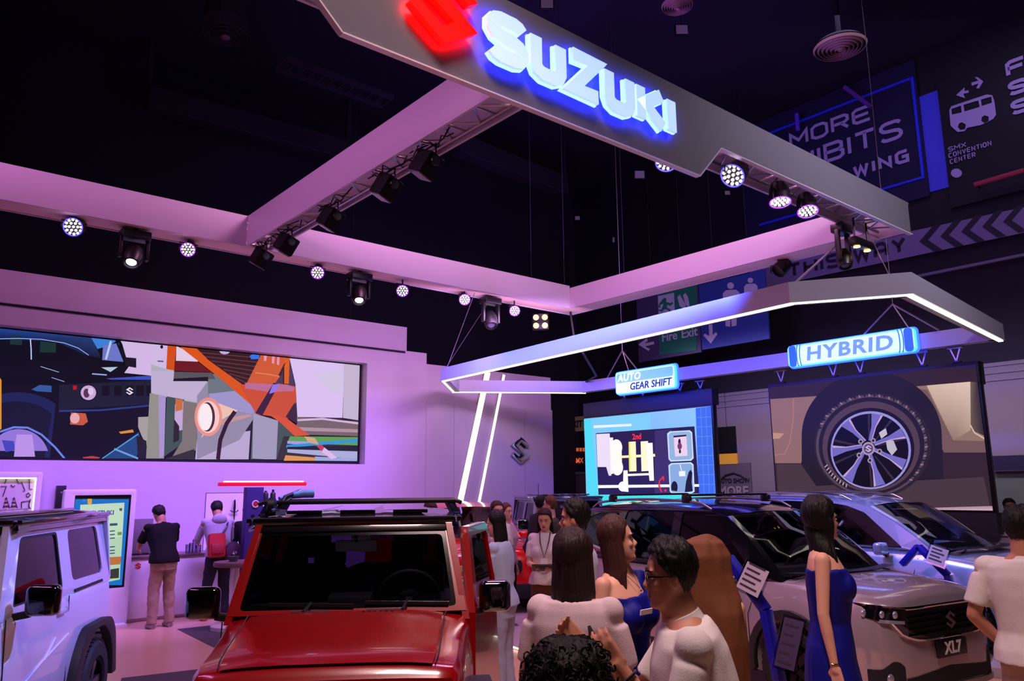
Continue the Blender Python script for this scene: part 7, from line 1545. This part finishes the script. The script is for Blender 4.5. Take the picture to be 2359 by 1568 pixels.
for i, (px, hgt, r_) in enumerate(((402, .13, .035), (412, .15, .03), (422, .20, .028), (436, .11, .04))):
    q = at(px, 1276, 'z', .91); lb = ('short clear tumbler on the counter, nearest the man in black', 'clear tumbler on the counter, second from the man in black', 'tall clear bottle on the counter', 'wide clear glass on the counter beside the grey hoodie')[i]
    t = thing('drinking_glass', lb, 'glass', (-12.5, q.y+.2, .91), 0, 'glassware on the counter'); MB().lathe([(1e-4, .004), (r_*.85, .004), (r_, hgt), (r_*.93, hgt), (r_*.8, .01), (1e-4, .012)], 18).build('vessel', CLG, t, smooth=50); MB().lathe([(r_*.9, 0), (r_*.9, .004), (1e-4, .004)], 18).build('base', CLG, t)
# framed door panel with hanging things on the wall
yd0, yd1 = 4.47, 5.35
t = thing('door_2', None, None, (WX, (yd0+yd1)/2, 0)); t['kind'] = 'structure'
MB().box((-.002, -.43, .02), (.006, .43, 1.80)).build('door_leaf', WHITE2, t); MB().tube([(.008, -.43, .02), (.008, -.43, 1.8), (.008, .43, 1.8), (.008, .43, .02)], .006, 5).build('door_groove', mat('groove', (110, 90, 130), .6), t)
p0 = at(541, 1175, 'x', -12.93); t = thing('hanging_umbrella', 'black folded umbrella hanging on the white door panel', 'umbrella', (-12.95, p0.y, p0.z))
MB().tube([(0, 0, .17), (0, 0, .05), (.01, 0, -.18)], [.012, .02, .006], 8).build('canopy', BPLAS, t); MB().tube([(0, .07*cos(R(a)), .02+.05*sin(R(a))) for a in range(200, 341, 20)], .008, 6).build('hook', BPLAS, t); MB().bar((-.05, 0, .15), (0, 0, .15), .012).build('peg', ALU, t)
for i, (px, lb) in enumerate(((611, 'black bottle standing left on the wall shelf'), (628, 'tall black bottle with cap standing right on the wall shelf'))):
    q = at(px, 1157, 'x', -12.85); t = thing('black_bottle', lb, 'bottle', (-12.85, q.y, 1.60), 0, 'black bottles')
    MB().lathe([(1e-4, 0), (.045, 0), (.045, .17), (.03, .20), (1e-4, .20)], 16).build('bottle', BPLAS, t, smooth=40); MB().lathe([(.02, .20), (.02, .225+.02*i), (1e-4, .225+.02*i)], 12).build('cap', BPLAS, t)
q = at(620, 1160, 'x', -12.85); tag(MB().box((-13.0, q.y-.22, 1.57), (-12.76, q.y+.22, 1.60)).build('wall_shelf', WHITE2, bevel=.004), 'small white wall shelf holding the black bottles', 'shelf')
# red topped totem
t = thing('sign_totem', 'purple post with round badge and glowing red crossbar on top', 'sign post', (-11.5, 4.66, 0))
MB().box((-.06, -.13, .04), (.06, .13, 1.88)).build('post', mat('purple_post', (44, 26, 110), .5), t, bevel=.004)
MB().box((-.07, -.52, 1.90), (.07, .81, 1.955)).build('crossbar', mat('red_bar', (230, 20, 60), .4, emit=(190, 6, 40), es=.7), t, bevel=.012); MB().box((-.05, -.44, 1.955), (.05, .76, 1.972)).build('light_line', LEDW, t)
MB().box((-.25, -.25, 0), (.25, .25, .04)).build('base_plate', WHITE2, t, bevel=.004)
MB().lathe([(.055, 0), (.055, .012), (.038, .012), (.038, 0)], 24, Matrix.Translation((.06, .01, 1.64)) @ Matrix.Rotation(pi/2, 4, 'Y')).build('badge_ring', WHITE2, t); MB().lathe([(.03, 0), (.03, .01), (1e-4, .01)], 20, Matrix.Translation((.06, .01, 1.64)) @ Matrix.Rotation(pi/2, 4, 'Y')).build('badge_centre', mat('badge_red', (190, 30, 50), .5), t)
MB().lathe([(.028, 0), (.028, .006), (1e-4, .006)], 16, Matrix.Translation((.06, -.02, 1.46)) @ Matrix.Rotation(pi/2, 4, 'Y')).build('dark_button', BPLAS, t)
# round table and its base
t = thing('round_table', 'small round pedestal table with white base beside the totem', 'table', (-10.95, 4.25, 0))
MB().lathe([(1e-4, 0), (.30, 0), (.30, .05), (.28, .07), (.05, .09), (.04, .82), (1e-4, .82)], 32).build('base', WHITE2, t, smooth=40); MB().lathe([(1e-4, .82), (.30, .82), (.31, .85), (.30, .88), (1e-4, .88)], 32).build('table_top', mat('table_top', (110, 86, 96), .5), t, smooth=40)
t2 = thing('potted_trinket', 'small grey wire basket on the round table', 'basket', (-10.95, 4.2, .88)); MB().lathe([(.05, 0), (.08, .07), (.076, .07), (.046, .004), (1e-4, .004)], 16).build('basket', mat('basket_grey', (90, 84, 96), .6), t2, smooth=40); MB().tube([(.07*cos(R(a)), 0, .07+.07*sin(R(a))) for a in range(0, 181, 20)], .005, 5).build('handle', DARKM, t2)
# ------------------------------------------------------------------ platforms and floor lights
def platform(pts, h, label, edge=True, nm='car_platform'):
    c = Vector((sum(p[0] for p in pts)/len(pts), sum(p[1] for p in pts)/len(pts), 0)); t = thing(nm, label, 'platform', tuple(c))
    MB().prism([(p[0]-c.x, p[1]-c.y) for p in pts], [], lambda u, v, d: Vector((u, v, d)), h).build('deck', mat('platform_white', (190, 178, 186), .35), t, bevel=.006)
    if edge:
        mb = MB(); n = len(pts)
        for i in range(n):
            a, b = Vector((*pts[i], h*.4))-c, Vector((*pts[(i+1) % n], h*.4))-c; mb.bar(a, b, .02, .014)
        mb.build('light_line', LEDW, t)
    return t
platform([(-7.0, 9.2), (-2.5, 9.0), (-2.3, 10.9), (-7.2, 11.3)], .06, 'low white platform under the silver people carrier', False)
platform([(-3.5, 8.55), (-3.05, 8.7), (-3.25, 9.35), (-3.9, 9.0)], .10, 'small white step slab by the front wheel of the silver car', False, 'step_slab')
platform([(-8.15, 6.65), (-7.55, 6.2), (-6.95, 6.1), (-7.3, 7.6), (-8.5, 8.3), (-10.5, 8.6), (-10.8, 7.6), (-9.2, 6.9)], .05, 'low white platform with light line in front of the red hatchback')
# info stands
def stand(y, P, label, sheets, w_=.085, lean_base=None):
    b = P[-1]; t = thing('info_stand', label, 'stand', (b[0], y, 0), 0, 'blue info stands')
    for a, c in zip(P[:-1], P[1:]): MB().bar((a[0]-b[0], 0, a[1]), (c[0]-b[0], 0, c[1]), .06, w_, up=(0, 1, 0)).build('arm', BLUEP, t, bevel=.003)
    MB().box((-.22, -.16, 0), (.22, .16, .012)).build('base_plate', BLUEP, t)
    for (cx, cz, sw_, sh_, ang, items) in sheets:
        M = Matrix.Translation((cx-b[0], -.06, cz)) @ Matrix.Rotation(ang, 4, 'Y') @ Matrix.Rotation(R(-20), 4, 'X')
        s_ = MB().box((-sw_/2, -.004, -sh_/2), (sw_/2, .0, sh_/2), M).build('acrylic_sheet', glass('acrylic', (225, 225, 240), .9), t)
        MB().box((-sw_/2+.02, -.006, -sh_/2+.02), (sw_/2-.02, -.004, sh_/2-.02), M).build('info_card', items, t)
        for q in range(5): MB().box((-sw_/2+.04, -.009, -sh_/2+.05+q*sh_*.17), (sw_/2-.05-.03*(q % 2), -.006, -sh_/2+.065+q*sh_*.17), M).build('printed_line', INK, t)
        MB().bar(M @ Vector((0, .0, 0)), M @ Vector((0, .06, .0)), .02).build('standoff', ALU, t)
PCARD = mat('card_pale', (176, 168, 176), .5); DCARD = mat('card_dark', (52, 46, 70), .4)
stand(5.6, [(-4.12, 1.06), (-3.92, 1.27), (-3.6, .89), (-3.46, 0)], 'bent royal blue info stand with clear card holders, nearest the grey crossover', [(-3.66, 1.12, .24, .26, .35, PCARD), (-3.38, .68, .20, .40, .12, DCARD)], .10)
stand(8.95, [(-4.02, .98), (-3.83, 1.18), (-3.56, .90), (-3.48, 0)], 'bent royal blue info stand in front of the silver people carrier', [(-3.62, 1.10, .22, .22, .3, PCARD)], .085)
# roof load on the red car: bike clamp and patterned cover
t = thing('roof_bike_carrier', 'black clamp of a roof bike carrier with blue and white patterned sleeve', 'bike carrier', tuple(red.matrix_basis @ Vector((2.0, .46, 1.765))), red.rotation_euler.z)
MB().tube([(-.3, .12, -.06), (-.12, .1, -.045), (-.1, .06, .03), (.05, -.02, .07)], .016, 7).tube([(-.2, .14, -.06), (-.1, .02, .02)], .010, 6).build('arm', BPLAS, t, smooth=60)
MB().lathe([(.02, -.03), (.06, -.02), (.06, .02), (.02, .03)], 18, Matrix.Translation((-.2, .13, -.03)) @ Matrix.Rotation(pi/2, 4, 'X')).build('wheel_clamp', BPLAS, t, smooth=40)
MB().tube([(-.1, .1, .02), (-.03, .03, .04), (.0, -.04, .05), (.03, -.11, .052)], [.014, .022, .028, .030], 12).build('patterned_sleeve', mat('camo_sleeve', (90, 130, 200), .6, noise_amt=.95, nscale=14), t, smooth=60)
MB().bar((-.25, .12, -.075), (.15, .12, -.075), .05, .03).build('rail', BPLAS, t)
# antenna of the grey off-roader
a0 = dj.matrix_basis @ Vector((1.2, .6, 1.18)); MB().tube([Vector((1.2, .6, 1.1)), Vector((1.1, .62, 1.9))], .006, 5).build('antenna', BPLAS, dj)
# paper held by the man in glasses
pm = bpy.data.objects.get('person')
